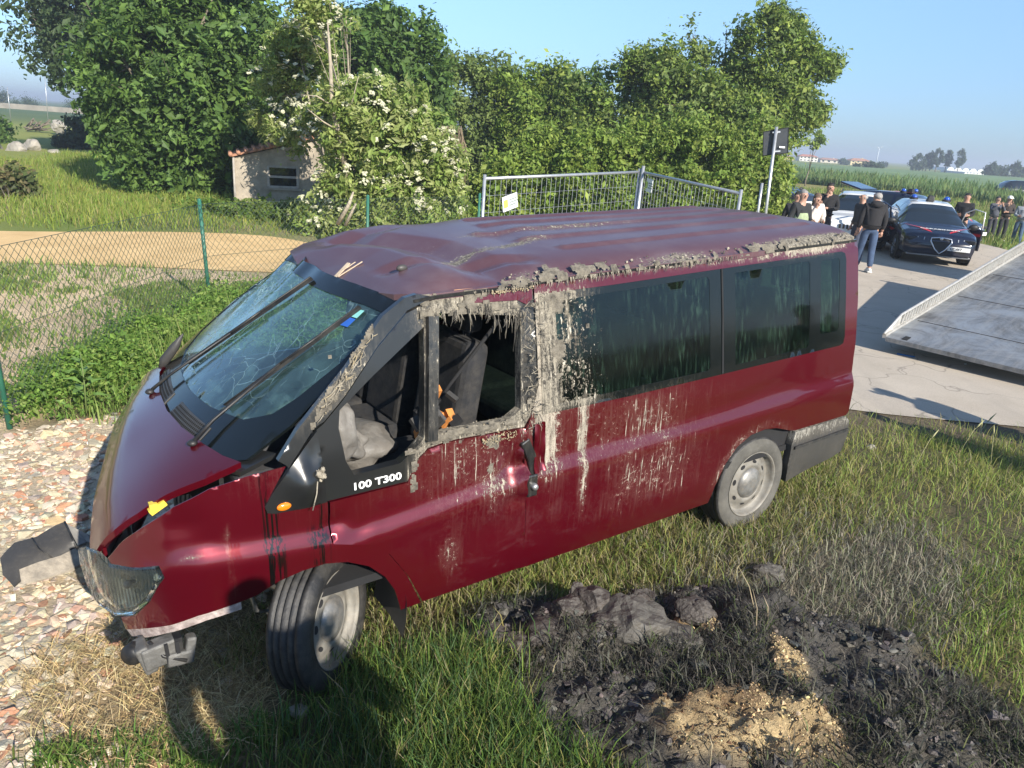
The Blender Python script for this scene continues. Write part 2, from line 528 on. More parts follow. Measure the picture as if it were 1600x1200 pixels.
def ground_mat():
    t = NT('earth'); v = t.obj()
    c = t.attr('col', False)
    nz = t.ramp(t.noise(v, 38, 6, .7), .3, .72)
    m = t.n('Mix', _data_type='RGBA', _blend_type='MULTIPLY'); t.set(m, 'i0', 1.0); t.set(m, 'i6', c); t.set(m, 'i7', t.mix(nz, (.62, .62, .62), (1.35, 1.33, 1.28)))
    wet = t.attr('wet')
    b = t.princ(Base__Color=m.outputs[2], Roughness=t.mixf(t.math('MULTIPLY', wet, t.ramp(t.noise(v, 9, 4, .6), .4, .6)), .95, .30))
    b.inputs['Specular IOR Level'].default_value = .35
    t.set(b, 'Normal', t.bump(t.math('ADD', t.noise(v, 55, 6, .7), t.math('MULTIPLY', t.noise(v, 12, 4, .6), 1.2)), .8, .025))
    return t.mat
me = np_mesh('ground', np.c_[X, Y, Zg], GF, attrs={'col': GC, 'wet': mud_amt(X, Y) * (1 - saw_amt(X, Y))})
tag(link_mesh('ground', me, ground_mat()), kind='structure')

def sheet(name, poly, res, mat, dz, attr=None, inner=None):
    loops = resample(poly, res); lo = loops.min(0); hi = loops.max(0)
    xs = np.arange(lo[0] + res / 2, hi[0], res); ys = np.arange(lo[1] + res / 2, hi[1], res)
    A, B = np.meshgrid(xs, ys); g = np.c_[A.ravel(), B.ravel()]; g = g[in_poly(g[:, 0], g[:, 1], loops)]
    d = np.array([np.min(np.hypot(loops[:, 0] - p[0], loops[:, 1] - p[1])) for p in g]); g = g[d > res * .45]
    allp = np.concatenate([loops, g]); n = len(loops)
    r = delaunay_2d_cdt([Vector(p) for p in allp], [(i, (i + 1) % n) for i in range(n)], [], 0, 1e-7)
    P = np.array([tuple(p) for p in r[0]]); F = np.array([tuple(f) for f in r[2]]); c = P[F].mean(1); F = F[in_poly(c[:, 0], c[:, 1], loops)]
    a = P[F]; ar = (a[:, 1, 0] - a[:, 0, 0]) * (a[:, 2, 1] - a[:, 0, 1]) - (a[:, 1, 1] - a[:, 0, 1]) * (a[:, 2, 0] - a[:, 0, 0]); F[ar < 0] = F[ar < 0][:, ::-1]
    me = np_mesh(name, np.c_[P, height(P[:, 0], P[:, 1]) + dz], F)
    return tag(link_mesh(name, me, mat), kind='structure')
def road_mat():
    t = NT('worn_pale_road'); v = t.obj()
    c = t.mix(t.ramp(t.noise(v, .9, 6, .65), .3, .7), (.46, .395, .315), (.56, .49, .40))
    c = t.mix(t.math('MULTIPLY', t.ramp(t.noise(v, 95, 3, .7), .45, .7), .55), c, (.20, .18, .155))
    st = t.n('TexNoise', Vector=t.n('Mapping', i0=v, Scale=(.35, .06, 1), Rotation=(0, 0, .5)).outputs[0], Scale=5.0, Detail=5).outputs['Fac']
    c = t.mix(t.math('MULTIPLY', t.ramp(st, .55, .75), .35), c, (.24, .21, .18))
    ck = t.n('TexVoronoi', _feature='DISTANCE_TO_EDGE', Vector=t.n('VectorMath', _operation='ADD', i0=v, i1=t.n('VectorMath', _operation='SCALE', i0=t.n('TexNoise', Vector=v, Scale=1.5).outputs['Color'], Scale=.9).outputs[0]).outputs[0], Scale=.8)
    c = t.mix(t.math('MULTIPLY', t.ramp(ck.outputs[0], .012, .0), .5), c, (.10, .09, .08))
    b = t.princ(Base__Color=c, Roughness=.92); b.inputs['Specular IOR Level'].default_value = .25
    t.set(b, 'Normal', t.bump(t.noise(v, 120, 4, .7), .5, .01))
    return t.mat
sheet('road', ROAD, .55, road_mat(), .012)
sheet('dirt_path', PATH, .6, basic('ochre_sand', (.64, .425, .185), .95, var=.10, scale=1.5, bump=.3, bscale=30, vcol=(.68, .47, .225)), .012)

# ------------------------------------------------------------ grass made of blades
def blades(name, P, h, w, lean, col, mat, bend=.5, tip=.15):
    n = len(P); ang = rng.uniform(0, 2 * math.pi, n); fa = rng.uniform(0, 2 * math.pi, n)
    d = np.c_[np.cos(ang), np.sin(ang)] * (lean * h)[:, None]; s = np.c_[np.cos(fa), np.sin(fa)] * (w / 2)[:, None]
    z = np.zeros(n)
    up = np.sqrt(np.clip(1 - lean ** 2, .1, 1)) * h
    V = np.empty((n, 5, 3))
    V[:, 0, :2] = P[:, :2] - s; V[:, 1, :2] = P[:, :2] + s; V[:, 0, 2] = V[:, 1, 2] = P[:, 2] - .01
    m = P[:, :2] + d * .33
    V[:, 2, :2] = m - s * .85; V[:, 3, :2] = m + s * .85; V[:, 2, 2] = V[:, 3, 2] = P[:, 2] + up * .58
    V[:, 4, :2] = P[:, :2] + d; V[:, 4, 2] = P[:, 2] + up * (1 - .25 * bend * lean)
    b = np.arange(n)[:, None] * 5
    F = np.concatenate([b + [0, 1, 3], b + [0, 3, 2], b + [2, 3, 4]], 0)
    C = np.repeat(col[:, None, :], 5, 1)
    me = np_mesh(name, V.reshape(-1, 3), F, attrs={'col': C.reshape(-1, 3)})
    return tag(link_mesh(name, me, mat), kind='stuff')
M_GRASS = attr_mat('grass_blades', .65, spec=.3, trans=.40, var=.12, vscale=12)
def pick(n, x0, x1, y0, y1, dens, bias=True):
    x = rng.uniform(x0, x1, n); y = rng.uniform(y0, y1, n)
    k = rng.random(n) < dens(x, y)
    x, y = x[k], y[k]
    return np.c_[x, y, height(x, y)]
def gcol(n, palette, wts):
    pal = np.array(palette); i = rng.choice(len(pal), n, p=np.array(wts) / sum(wts))
    return pal[i] * rng.uniform(.75, 1.3, (n, 1)) * rng.uniform(.92, 1.08, (n, 3))
GREEN = (.12, .205, .040); GREEN2 = (.185, .255, .055); YEL = (.30, .285, .095); TAN = (.36, .31, .18); GREY = (.20, .19, .15); DKG = (.045, .085, .022)
def vz(x, y): return np.clip((x + 3.3) / .6, 0, 1)
# foreground clump of long fresh grass
P = pick(44000, -.95, 1.0, 1.55, 3.25, lambda x, y: (1 - mud_amt(x, y)) ** 2 * sm(3.30, 2.9, y - .12 * x + .12 * fbm(x, y, 5, 61)) * sm(-.95, -.5, x + .2 * fbm(x, y, 4, 62)) * (.35 + .65 * sm(-.2, .3, fbm(x, y, 5, 63))))
n = len(P); g1 = sm(-.3, .3, fbm(P[:, 0], P[:, 1], 4, 64))
blades('long_grass', P, rng.uniform(.09, .27, n), rng.uniform(.0035, .0075, n), rng.uniform(.15, .75, n), np.where((rng.random(n) < .72)[:, None], gcol(n, [GREEN, (.07, .145, .045), GREEN2, (.11, .19, .08)], [4, 3, 3, 1.5]), gcol(n, [YEL, TAN, DKG], [2, 1, 2])), M_GRASS)
# verge right of and behind the mud
def dens_r(x, y): return (1 - mud_amt(x, y)) ** 3 * sm(-.4, .3, x - .0) * sm(7.35, 6.4, y + .25 * fbm(x, y, 3, 66)) * (.30 + .7 * sm(-.5, .3, fbm(x, y, 3.2, 65))) * sm(-.15, .25, x + (y - 3.5) * .35)
P = pick(120000, -1.2, 5.5, 1.7, 7.4, dens_r); P = P[rng.random(len(P)) < np.clip(4.2 / P[:, 1], .25, 1)]
n = len(P); dd = dirty_d(P[:, 0], P[:, 1]); yy = sm(-.4, .4, fbm(P[:, 0], P[:, 1], 1.1, 67))
A = gcol(n, [(.20, .30, .06), (.25, .31, .075), YEL, TAN, (.10, .17, .04)], [4, 3.5, 2.0, 1.2, 1.2]); B = gcol(n, [(.27, .255, .20), (.32, .295, .22), (.16, .19, .10), (.15, .14, .115)], [3, 3, 2, 1.5]); G = gcol(n, [YEL, (.28, .31, .075), TAN], [3, 4, 1.2])
cc = np.where((rng.random(n) < yy * .5)[:, None], G, A); cc = np.where((rng.random(n) < dd)[:, None], B, cc)
blades('verge_grass', P, rng.uniform(.04, .15, n) * (1 + .5 * sm(.3, .9, rng.random(n)) * sm(2.5, 3.5, P[:, 0])), rng.uniform(.0035, .007, n), rng.uniform(.25, .97, n), cc, M_GRASS)
# matted dry grass right under the bodywork
P = pick(46000, -1.3, 2.6, 2.9, 5.8, lambda x, y: (1 - mud_amt(x, y)) * sm(.75, .30, np.abs((x + .46) * .581 - (y - 3.0) * .814 + .20)) * .9)
n = len(P)
blades('dry_grass', P, rng.uniform(.05, .17, n), rng.uniform(.004, .007, n), rng.uniform(.3, .95, n), gcol(n, [YEL, TAN, GREEN2, (.12, .10, .05)], [3, 2.5, 2.5, 1.5]), M_GRASS)
# straw flattened in front of the wheel
P = pick(30000, -2.6, -.5, 2.1, 4.0, lambda x, y: straw_d(x, y) * (.4 + .6 * sm(-.3, .3, fbm(x, y, 6, 71)))); P[:, 2] += rng.uniform(.0, .03, len(P)); n = len(P)
blades('straw', P, rng.uniform(.06, .20, n), rng.uniform(.002, .0045, n), rng.uniform(.93, .998, n), gcol(n, [(.52, .40, .19), (.62, .50, .28), (.30, .21, .10), (.42, .30, .14)], [3, 2, 2, 2]), attr_mat('straw_blades', .7, spec=.25, var=.1))
# small green tufts among the straw
P = np.concatenate([np.c_[rng.normal(cx, s, 260), rng.normal(cy, s * .6, 260)] for cx, cy, s in ((-1.42, 2.42, .12), (-1.15, 2.36, .10), (-1.7, 2.38, .07), (-.95, 2.55, .08))]); P = np.c_[P, height(P[:, 0], P[:, 1])]; n = len(P)
blades('green_tufts', P, rng.uniform(.05, .14, n), rng.uniform(.005, .010, n), rng.uniform(.2, .8, n), gcol(n, [GREEN, GREEN2, (.10, .20, .04)], [2, 2, 2]), M_GRASS)
# rough grass along the shed, in the meadow, on the far verge and the bank
def strip(name, n, x0, x1, y0, y1, dens, hh, ww, pal, wts):
    P = pick(n, x0, x1, y0, y1, dens); k = len(P)
    return blades(name, P, rng.uniform(*hh, k) * (.55 + .9 * sm(-.5, .6, fbm(P[:, 0], P[:, 1], 1.1, 97))), rng.uniform(*ww, k), rng.uniform(.1, .7, k), gcol(k, pal, wts), M_GRASS)
strip('meadow_grass', 90000, -22, -1, 13.2, 40, lambda x, y: ~in_poly(x, y, PATH) * (np.abs(x) < y * .75) * sm(0.3, 1.6, y - 14.0 - (x + 12) * .32 * (x < -4.9) - 2.4 * (x >= -4.9) + .4 * fbm(x, y, 1.5, 73)) * np.clip(22 / y, .2, 1), (.08, .30), (.011, .026), [(.19, .265, .045), (.26, .30, .06), (.14, .215, .04), (.33, .31, .11)], [4, 4, 2, 1.5])
strip('soil_weeds', 60000, -9.5, -4.0, 5.8, 12.2, lambda x, y: ~in_poly(x, y, PATH) * (sm(-.05, .35, fbm(x, y, 1.7, 74)) * .9 + .10), (.04, .16), (.010, .026), [(.17, .25, .055), (.22, .28, .08), (.13, .20, .045), (.34, .30, .18)], [4, 3, 3, 1])
strip('bank_grass', 42000, 9, 34, 23, 56, lambda x, y: ~in_poly(x, y, ROAD) * sm(15, 16.2, x + (y - 26) * .12 + .4 * fbm(x, y, 1.5, 75)) * np.clip(30 / y, .3, 1), (.12, .42), (.02, .05), [(.165, .24, .05), (.24, .28, .07), (.125, .195, .04), (.34, .31, .12)], [4, 3, 3, 1.3])
strip('roadside_grass', 9000, 2.6, 9.5, 9, 40, lambda x, y: ~in_poly(x, y, ROAD) * sm(9.2, 7.6, x), (.08, .3), (.012, .03), [(.12, .18, .035), (.18, .21, .05)], [1, 1])

# standing crop beyond the mown strip: blades along its edge, a raised canopy behind
E0 = np.array([10.5, 82.]); E1 = np.array([31.5, 47.5]); ed = (E1 - E0); en = np.array([ed[1], -ed[0]]); en = -en / np.linalg.norm(en)
if en[0] < 0: en = -en
k = 26000; q = rng.uniform(-.9, 1.8, k); dp = rng.exponential(4.0, k); P2 = E0 + ed * q[:, None] + en * dp[:, None]
P = np.c_[P2, height(P2[:, 0], P2[:, 1]) + np.clip(dp * .05, 0, .5)]
blades('crop_edge', P, rng.uniform(.45, .95, k), rng.uniform(.05, .12, k), rng.uniform(.05, .4, k), gcol(k, [(.115, .19, .065), (.155, .225, .075), (.20, .24, .09)], [3, 3, 1.5]), M_GRASS)
V = []; F = []
qs = np.linspace(-1.3, 3.0, 60); ds = np.array([1.2, 3, 6, 12, 25, 50, 90, 150, 230, 330])
for a in qs:
    for b in ds:
        p = E0 + ed * a + en * b; V.append((p[0], p[1], float(height(p[0], p[1])) + .5 + .25 * sm(1, 20, b) + .05 * float(fbm(p[0], p[1], .8, 77))))
for i in range(len(qs) - 1):
    for j in range(len(ds) - 1): F.append((i * 10 + j, i * 10 + j + 1, (i + 1) * 10 + j + 1, (i + 1) * 10 + j))
_b = MB(); _b.add(V, F); tag(_b.build('crop_field', basic('green_crop', (.13, .205, .075), .9, var=.35, scale=.5, stretch=(1, .15, 1), bump=.8, bscale=6)), kind='stuff')
# ============================================================ the crashed minibus
# van axes: X forward, Y to its left, Z up; origin on the ground under the front axle
_RV = [[-0.8130481766, 0.5808420420, -0.0396885965], [-0.5813083586, -0.8136833081, 0.0002576734], [-0.0321442810, 0.0232808137, 0.9992120641]]
_vm = Matrix.Identity(4)
for _r in range(3):
    for _c in range(3): _vm[_r][_c] = _RV[_r][_c]
_vm.translation = (-1.28474, 3.61896, CAM_H - 2.526111)
VAN_M = _vm
van = empty('minibus', mat=_vm, label='crashed dark red minibus with dented roof, missing door glass and mud down its side', cat='van')

_Z = np.array([.20, .30, .36, .45, .55, .70, .78, .80, .87, .90, 1.0, 1.15, 1.2, 1.5, 1.8, 1.87, 1.95])
_Y = np.array([.915, .936, .950, .962, .970, .977, .980, .976, .950, .950, .949, .944, .938, .893, .840, .815, .78])
_CX = np.array([-3.9, -2.35, -.97, -.28, .38, .9]); _CZ = np.array([.945, .886, .865, .80, .865, .90])
def side_y(x, z):
    s = np.interp(x, _CX, _CZ) - .84
    w = sm(.45, .7, z) * (1 - sm(1.0, 1.12, z))
    zz = z - s * w
    # small smoothing of the piecewise profile
    return (np.interp(zz - .007, _Z, _Y) + np.interp(zz, _Z, _Y) + np.interp(zz + .007, _Z, _Y)) / 3
_PX = np.array([.2, .35, .5, .62, .72, .80, .85, .88, .89]); _PK = np.array([1, .995, .972, .925, .835, .68, .48, .25, 0])
_seg = np.r_[0, np.cumsum(np.hypot(np.diff(_PX), np.diff(_PK) * .96))] + .2
U_END = float(_seg[-1])
_uu = np.linspace(.2, U_END, 80)
_gx = np.interp(_uu, _seg, _PX); _gk = np.interp(_uu, _seg, _PK)
for _i in range(4):
    _gx[1:-1] = (_gx[:-2] + 2 * _gx[1:-1] + _gx[2:]) / 4; _gk[1:-1] = (_gk[:-2] + 2 * _gk[1:-1] + _gk[2:]) / 4
def nose(u, z):
    u = np.asarray(u, float)
    x = np.where(u <= .2, u, np.interp(u, _uu, _gx)); k = np.where(u <= .2, 1, np.interp(u, _uu, _gk))
    fx = np.interp(z, [.3, .5, .75, .9, 1.05], [.93, .97, 1, .96, .9])
    return np.where(x > .2, .2 + (x - .2) * fx, x), k
DENTS = [(.56, .99, .09, .05, -.012), (.66, .93, .07, .05, .008), (.70, .86, .06, .03, -.008), (.47, .92, .05, .04, -.006),
         (-.06, .86, .05, .04, -.014), (-.16, .80, .06, .03, -.010), (-.97, .93, .07, .09, -.032), (-1.03, .82, .04, .06, .020), (-.99, .74, .06, .035, -.018), (-1.08, .98, .05, .16, .014), (-.86, .62, .14, .10, -.010),
         (-1.5, .95, .35, .08, -.007), (-2.2, .62, .3, .1, -.006), (-3.0, 1.0, .3, .06, -.006)]
def dent(u, z):
    d = np.zeros(np.broadcast(u, z).shape)
    for a, b, ra, rb, h in DENTS: d = d + h * np.exp(-((u - a) / ra) ** 2 - ((z - b) / rb) ** 2)
    return d
def side_fn(off=0.0, right=False):
    def fn(u, z):
        x, k = nose(u, z)
        y = (side_y(x, z) + off) * k + (0 if right else 1) * dent(u, z) * k
        nx = np.where(np.asarray(u) > .2, off * (1 - k) * 1.5, 0)
        return np.stack([x + nx, -y if right else y, np.asarray(z, float)], 1)
    return fn
_GX = np.array([-3.9, -2.49, -1.216, -1.02, -.6, -.5, -.3]); _GZL = np.array([1.877, 1.845, 1.812, 1.801, 1.793, 1.783, 1.75])
_RX = np.array([-3.9, -3.4, -2.7, -1.1, -.85, -.6, -.5, -.3]); _RZ = np.array([1.89, 1.885, 1.872, 1.862, 1.835, 1.80, 1.76, 1.73])
def gut(x, y):
    a = np.interp(x, _GX, _GZL); b = np.interp(x, _RX, _RZ)
    w = sm(-.8, .8, y)
    return b + (a - b) * w
RIBS = (.52, .27, .02, -.24, -.5)
def roof_z(x, y):
    x = np.asarray(x, float); y = np.asarray(y, float)
    e = np.clip(np.abs(y) / .825, 0, 1)
    full = sm(-.45, -1.75, x)
    z = gut(x, y) + .062 * (1 - e ** 8) * (.25 + .75 * sm(-.42, -.75, x)) + .03 * (1 - e ** 2) * full
    # crushed front: straight kinks in the sheet, a brow, a trough behind it and facets running back across the roof
    tent = lambda d, w: np.clip(1 - np.abs(d) / w, 0, 1)
    k = 1 - e ** 6
    xt = -.93 - .20 * y + .16 * np.abs(y - .12)
    z += (-.046 * tent(x - xt, .17) + .022 * tent(x - xt - .24, .15)) * k
    x2 = -1.42 + .35 * (y - .1)
    z += (-.014 * tent(x - x2, .14) + .006 * tent(x - x2 + .2, .12)) * k * tent(y - .12, .62)
    z += -.022 * tent((y - .50) + .30 * (x + .85), .09) * sm(-1.35, -1.2, x) * sm(-.50, -.62, x)
    z += -.030 * tent((y + .52) - .25 * (x + .9), .16) * sm(-1.6, -1.3, x) * sm(-.5, -.7, x)
    for r in RIBS:
        st = -1.22 - .30 * abs(math.sin(r * 9))
        yy = y - r
        z += .014 * (sm(.034, .020, np.abs(yy))) * sm(-3.72, -3.66, x) * sm(st, st - .06, x)
    # rounded rear edge and the lip over the windscreen
    z -= .05 * sm(-3.80, -3.875, x) ** 2 * (1 - e ** 8)
    z -= .035 * sm(-.53, -.42, x) * (1 - e ** 6)
    return z
def ws_x(y, z): return .40 - 1.27 * (z - 1.15) - .2 * y * y
_HX = np.array([.05, .15, .30, .45, .6, .72, .80, .86, .885, .89]); _HZ = np.array([1.28, 1.255, 1.2, 1.135, 1.045, .955, .875, .785, .70, .62])
_hx = np.linspace(0.0, .9, 91); _hz = np.interp(_hx, _HX, _HZ)
for _i in range(25): _hz[1:-1] = (_hz[:-2] + 2 * _hz[1:-1] + _hz[2:]) / 4
def hood_z(x, y): return np.interp(x + .17 * np.abs(y) ** 2.5, _hx, _hz) - .03 * np.abs(y) ** 2

# ---- materials
def muddy(name, col, rough=.3, metal=.0, coat=0.0, film=.08, mud=(.27, .24, .185), dark=(.060, .054, .044), filmcol=(.33, .29, .23), coatr=.05):
    t = NT(name); v = t.obj()
    m = t.attr('mud')
    def strn(sx, sz, det=6): return t.n('TexNoise', Vector=t.n('Mapping', i0=v, Scale=(sx, sx, sz)).outputs[0], Scale=1.0, Detail=det, Roughness=.62).outputs['Fac']
    drip = strn(75, 3.4); drip2 = strn(30, 2.0, 4)
    splat = t.noise(v, 42, 8, .7, .8); speck = t.noise(v, 150, 4, .65); big = t.noise(v, 5.0, 4, .6)
    base = t.math('MULTIPLY', big, .22)
    d1 = t.math('ADD', t.math('ADD', t.math('MULTIPLY', drip, .62), t.math('MULTIPLY', drip2, .22)), base)          # runs down
    d2 = t.math('ADD', t.math('ADD', t.math('MULTIPLY', splat, .62), t.math('MULTIPLY', speck, .22)), base)         # spatters
    val = t.math('ADD', t.math('MAXIMUM', d1, d2), t.math('MULTIPLY', m, .55))
    mask = t.ramp(val, .735, .765)
    thin = t.math('MULTIPLY', t.math('MULTIPLY', t.ramp(val, .60, .80), t.ramp(m, -.10, .25)), .22)
    fl = t.math('ADD', t.math('ADD', thin, film), t.math('MULTIPLY', t.ramp(t.noise(v, 2.6, 6, .7), .45, .75), film * .8 + .004))
    pm = t.math('ADD', t.math('MULTIPLY', strn(50, 9, 5), .6), t.math('MULTIPLY', speck, .4))
    mudc = t.mix(t.ramp(pm, .42, .58), dark, mud)
    mudc = t.mix(t.ramp(t.math('ADD', t.math('MULTIPLY', drip, .7), t.math('MULTIPLY', t.noise(v, 60, 4, .6), .3)), .58, .65), mudc, (.50, .455, .37))
    c = t.mix(fl, col, filmcol)
    c = t.mix(t.math('MULTIPLY', t.attr('oil'), t.ramp(t.math('ADD', strn(120, .8, 3), t.math('MULTIPLY', t.attr('oil'), .10)), .56, .62)), c, (.006, .005, .005))
    c = t.mix(mask, c, mudc)
    r = t.mixf(mask, t.mixf(fl, rough, .65), .85)
    b = t.princ(Base__Color=c, Roughness=r, Metallic=t.mixf(t.math('MAXIMUM', mask, fl), metal, 0.0))
    t.set(b, 'Coat Weight', t.mixf(mask, coat, 0.0)); b.inputs['Coat Roughness'].default_value = coatr
    h = t.math('ADD', t.math('MULTIPLY', mask, t.math('ADD', t.noise(v, 90, 6, .7), .6)), t.math('MULTIPLY', t.noise(v, 3.0, 2, .5), .06))
    t.set(b, 'Normal', t.bump(h, .6, .005))
    return t.mat
M_RED = muddy('crimson_paint', (.118, .0014, .0092), (.30), .55, 1.0, film=.001, mud=(.36, .315, .25), dark=(.17, .15, .118))
M_ROOF = muddy('crimson_roof_paint', (.085, .003, .011), .40, .4, .40, film=.30, filmcol=(.215, .185, .195), coatr=.18)  # roof dust film whose mauve grey also paints in the sky's sheen
M_BLACK = muddy('black_gloss_trim', (.010, .011, .012), .28, 0, .4, film=.012)
M_FRIT = muddy('black_glass_border', (.004, .006, .006), .10, 0, 0, film=.004)
M_PLASTIC = muddy('grey_black_plastic', (.024, .025, .027), .5, 0, 0, film=.07, mud=(.36, .34, .29), dark=(.14, .13, .115))
M_DARK = basic('dark_cavity', (.012, .012, .013), .9, var=.3)
M_TRIM_IN = basic('interior_trim', (.045, .045, .048), .85, var=.3, scale=5, bump=.2, bscale=90)
M_SEAT = basic('seat_cloth', (.018, .019, .022), .95, var=.4, scale=9, bump=.3, bscale=200, dirt=.35, dirtcol=(.12, .105, .085))
M_STEEL = basic('bare_metal', (.42, .42, .41), .45, .8, var=.35, scale=12, dirt=.6, dirtcol=(.28, .24, .19))
M_RUBBER = basic('tyre_rubber', (.020, .020, .021), .55, var=.4, scale=9, bump=.25, bscale=70, dirt=.75, dirtcol=(.085, .078, .068))
M_DUSTY = basic('dusty_rubber', (.095, .090, .078), .9, var=.35, scale=9, bump=.2, bscale=60, dirt=.6, dirtcol=(.07, .066, .06))
M_RIM = basic('muddy_wheel_metal', (.20, .19, .168), .6, .2, var=.35, scale=14, dirt=.75, dirtcol=(.22, .19, .15))
M_CAP = basic('wheel_cap', (.20, .20, .195), .45, .45, var=.35, scale=18, dirt=.7, dirtcol=(.33, .29, .24))
M_ORANGE = basic('orange_lens', (.75, .20, .01), .15, var=.05, coat=1.0)
M_MUD = basic('wet_mud', (.085, .076, .062), .75, var=.5, scale=16, bump=.6, bscale=50)
M_DRYMUD = basic('dry_mud', (.30, .265, .205), .95, var=.4, scale=18, bump=.6, bscale=60)
M_STRAWBIT = basic('straw_bits', (.33, .27, .17), .9, var=.35, scale=30)
M_YELLOW = basic('yellow_plastic', (.75, .55, .06), .5, var=.1)
M_BAG = basic('airbag_cloth', (.17, .16, .145), .55, var=.25, scale=9, bump=.5, bscale=18, dirt=.6, dirtcol=(.15, .13, .11))
M_WHITE = basic('white_print', (.8, .8, .78), .5, var=.05)
M_BLUE = basic('blue_sticker', (.03, .13, .5), .5, var=.1)
M_CYAN = basic('pale_sticker', (.25, .62, .58), .5, var=.1)
M_WOOD = basic('foam_block', (.45, .24, .13), .85, var=.25)

def glass_mat(name, tint, film=(.30, .42, .40), filmamt=.18, cracks=False, streaks=False, gloss=.06):
    t = NT(name); v = t.obj()
    tr = t.n('BsdfTransparent', Color=tint)
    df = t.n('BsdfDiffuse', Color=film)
    gl = t.n('BsdfGlossy', Color=(.9, .95, 1.0), Roughness=gloss)
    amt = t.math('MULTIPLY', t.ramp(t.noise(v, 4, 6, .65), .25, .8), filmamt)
    if streaks:
        st = t.n('TexNoise', Vector=t.n('Mapping', i0=v, Scale=(55, 55, 1.6)).outputs[0], Scale=1.0, Detail=4, Roughness=.6).outputs['Fac']
        amt = t.math('ADD', amt, t.math('MULTIPLY', t.math('MULTIPLY', t.ramp(st, .50, .72), t.ramp(t.noise(v, 2.2, 4, .6), .38, .66)), .38))
        m = t.attr('mud')
        st2 = t.n('TexNoise', Vector=t.n('Mapping', i0=v, Scale=(22, 22, 1.3)).outputs[0], Scale=1.0, Detail=7, Roughness=.65).outputs['Fac']
        val = t.math('ADD', t.math('MAXIMUM', t.math('ADD', t.math('MULTIPLY', st2, .75), t.math('MULTIPLY', t.noise(v, 90, 4, .65), .25)), t.noise(v, 40, 8, .7, .8)), t.math('MULTIPLY', m, .40))
        mask = t.ramp(val, .69, .73)
    nrm = None
    if cracks:
        vo = t.n('TexVoronoi', _feature='DISTANCE_TO_EDGE', Vector=t.n('Mapping', i0=t.n('VectorMath', _operation='ADD', i0=v, i1=t.n('VectorMath', _operation='SCALE', i0=t.n('TexNoise', Vector=v, Scale=3.0).outputs['Color'], Scale=.35).outputs[0]).outputs[0], Scale=(1, 1, 1)).outputs[0], Scale=9.0)
        vo2 = t.n('TexVoronoi', _feature='DISTANCE_TO_EDGE', Vector=v, Scale=34.0)
        e = t.ramp(vo.outputs[0], .024, .004); e2 = t.ramp(vo2.outputs[0], .10, .03)
        cm = t.attr('mud')
        ck = t.math('ADD', t.math('MULTIPLY', e, t.ramp(cm, .1, .6)), t.math('MULTIPLY', e2, t.ramp(cm, .55, .95)))
        ck = t.math('MULTIPLY', ck, t.ramp(t.noise(v, 7, 4, .6), .38, .6), True)
        # wiped smears of dried silt
        sw = t.n('TexWave', Vector=v, Scale=2.3, Distortion=9.0, Detail=4)
        sme = t.math('MULTIPLY', t.ramp(sw.outputs['Fac'], .86, .98), t.ramp(t.noise(v, 6, 4, .6), .5, .72))
        amt = t.math('ADD', amt, t.math('ADD', t.math('MULTIPLY', ck, .75), t.math('MULTIPLY', sme, .34)), True)
        nrm = t.bump(t.math('ADD', t.math('MULTIPLY', ck, 1.0), t.math('MULTIPLY', t.noise(v, 2.2, 2, .5), t.ramp(cm, .3, .9))), .25, .02)
        t.set(gl, 'Normal', nrm)
    fr = t.n('Fresnel', IOR=1.5)
    if nrm is not None: t.set(fr, 'Normal', nrm)
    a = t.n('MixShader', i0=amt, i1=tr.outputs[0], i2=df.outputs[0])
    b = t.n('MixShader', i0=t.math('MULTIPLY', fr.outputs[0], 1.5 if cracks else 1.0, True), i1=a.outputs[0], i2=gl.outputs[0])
    o = b.outputs[0]
    if cracks:
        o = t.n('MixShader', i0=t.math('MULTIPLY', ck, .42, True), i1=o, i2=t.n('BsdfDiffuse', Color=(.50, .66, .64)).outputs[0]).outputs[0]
    if streaks:
        mudc = t.mix(t.ramp(t.noise(v, 14, 6, .65), .38, .62), (.060, .054, .044), (.20, .178, .138))
        mudc = t.mix(t.ramp(t.n('TexNoise', Vector=t.n('Mapping', i0=v, Scale=(75, 75, 3.4)).outputs[0], Scale=1.0, Detail=6, Roughness=.62).outputs['Fac'], .54, .60), mudc, (.50, .455, .37))
        md = t.n('BsdfDiffuse', Color=mudc)
        o = t.n('MixShader', i0=mask, i1=o, i2=md.outputs[0]).outputs[0]
    t.t.links.new(o, t.out.inputs[0])
    return t.mat
M_WS = glass_mat('shattered_windscreen_glass', (.26, .42, .41), (.14, .27, .26), .45, cracks=True, gloss=.12)  # dust film tinted teal, painting the sky's reflection into the glass
M_TINT = glass_mat('tinted_side_glass', (.12, .20, .15), (.06, .12, .08), .06, streaks=True)
M_CLEAR = glass_mat('plain_glass', (.6, .68, .64), (.3, .34, .3), .12)

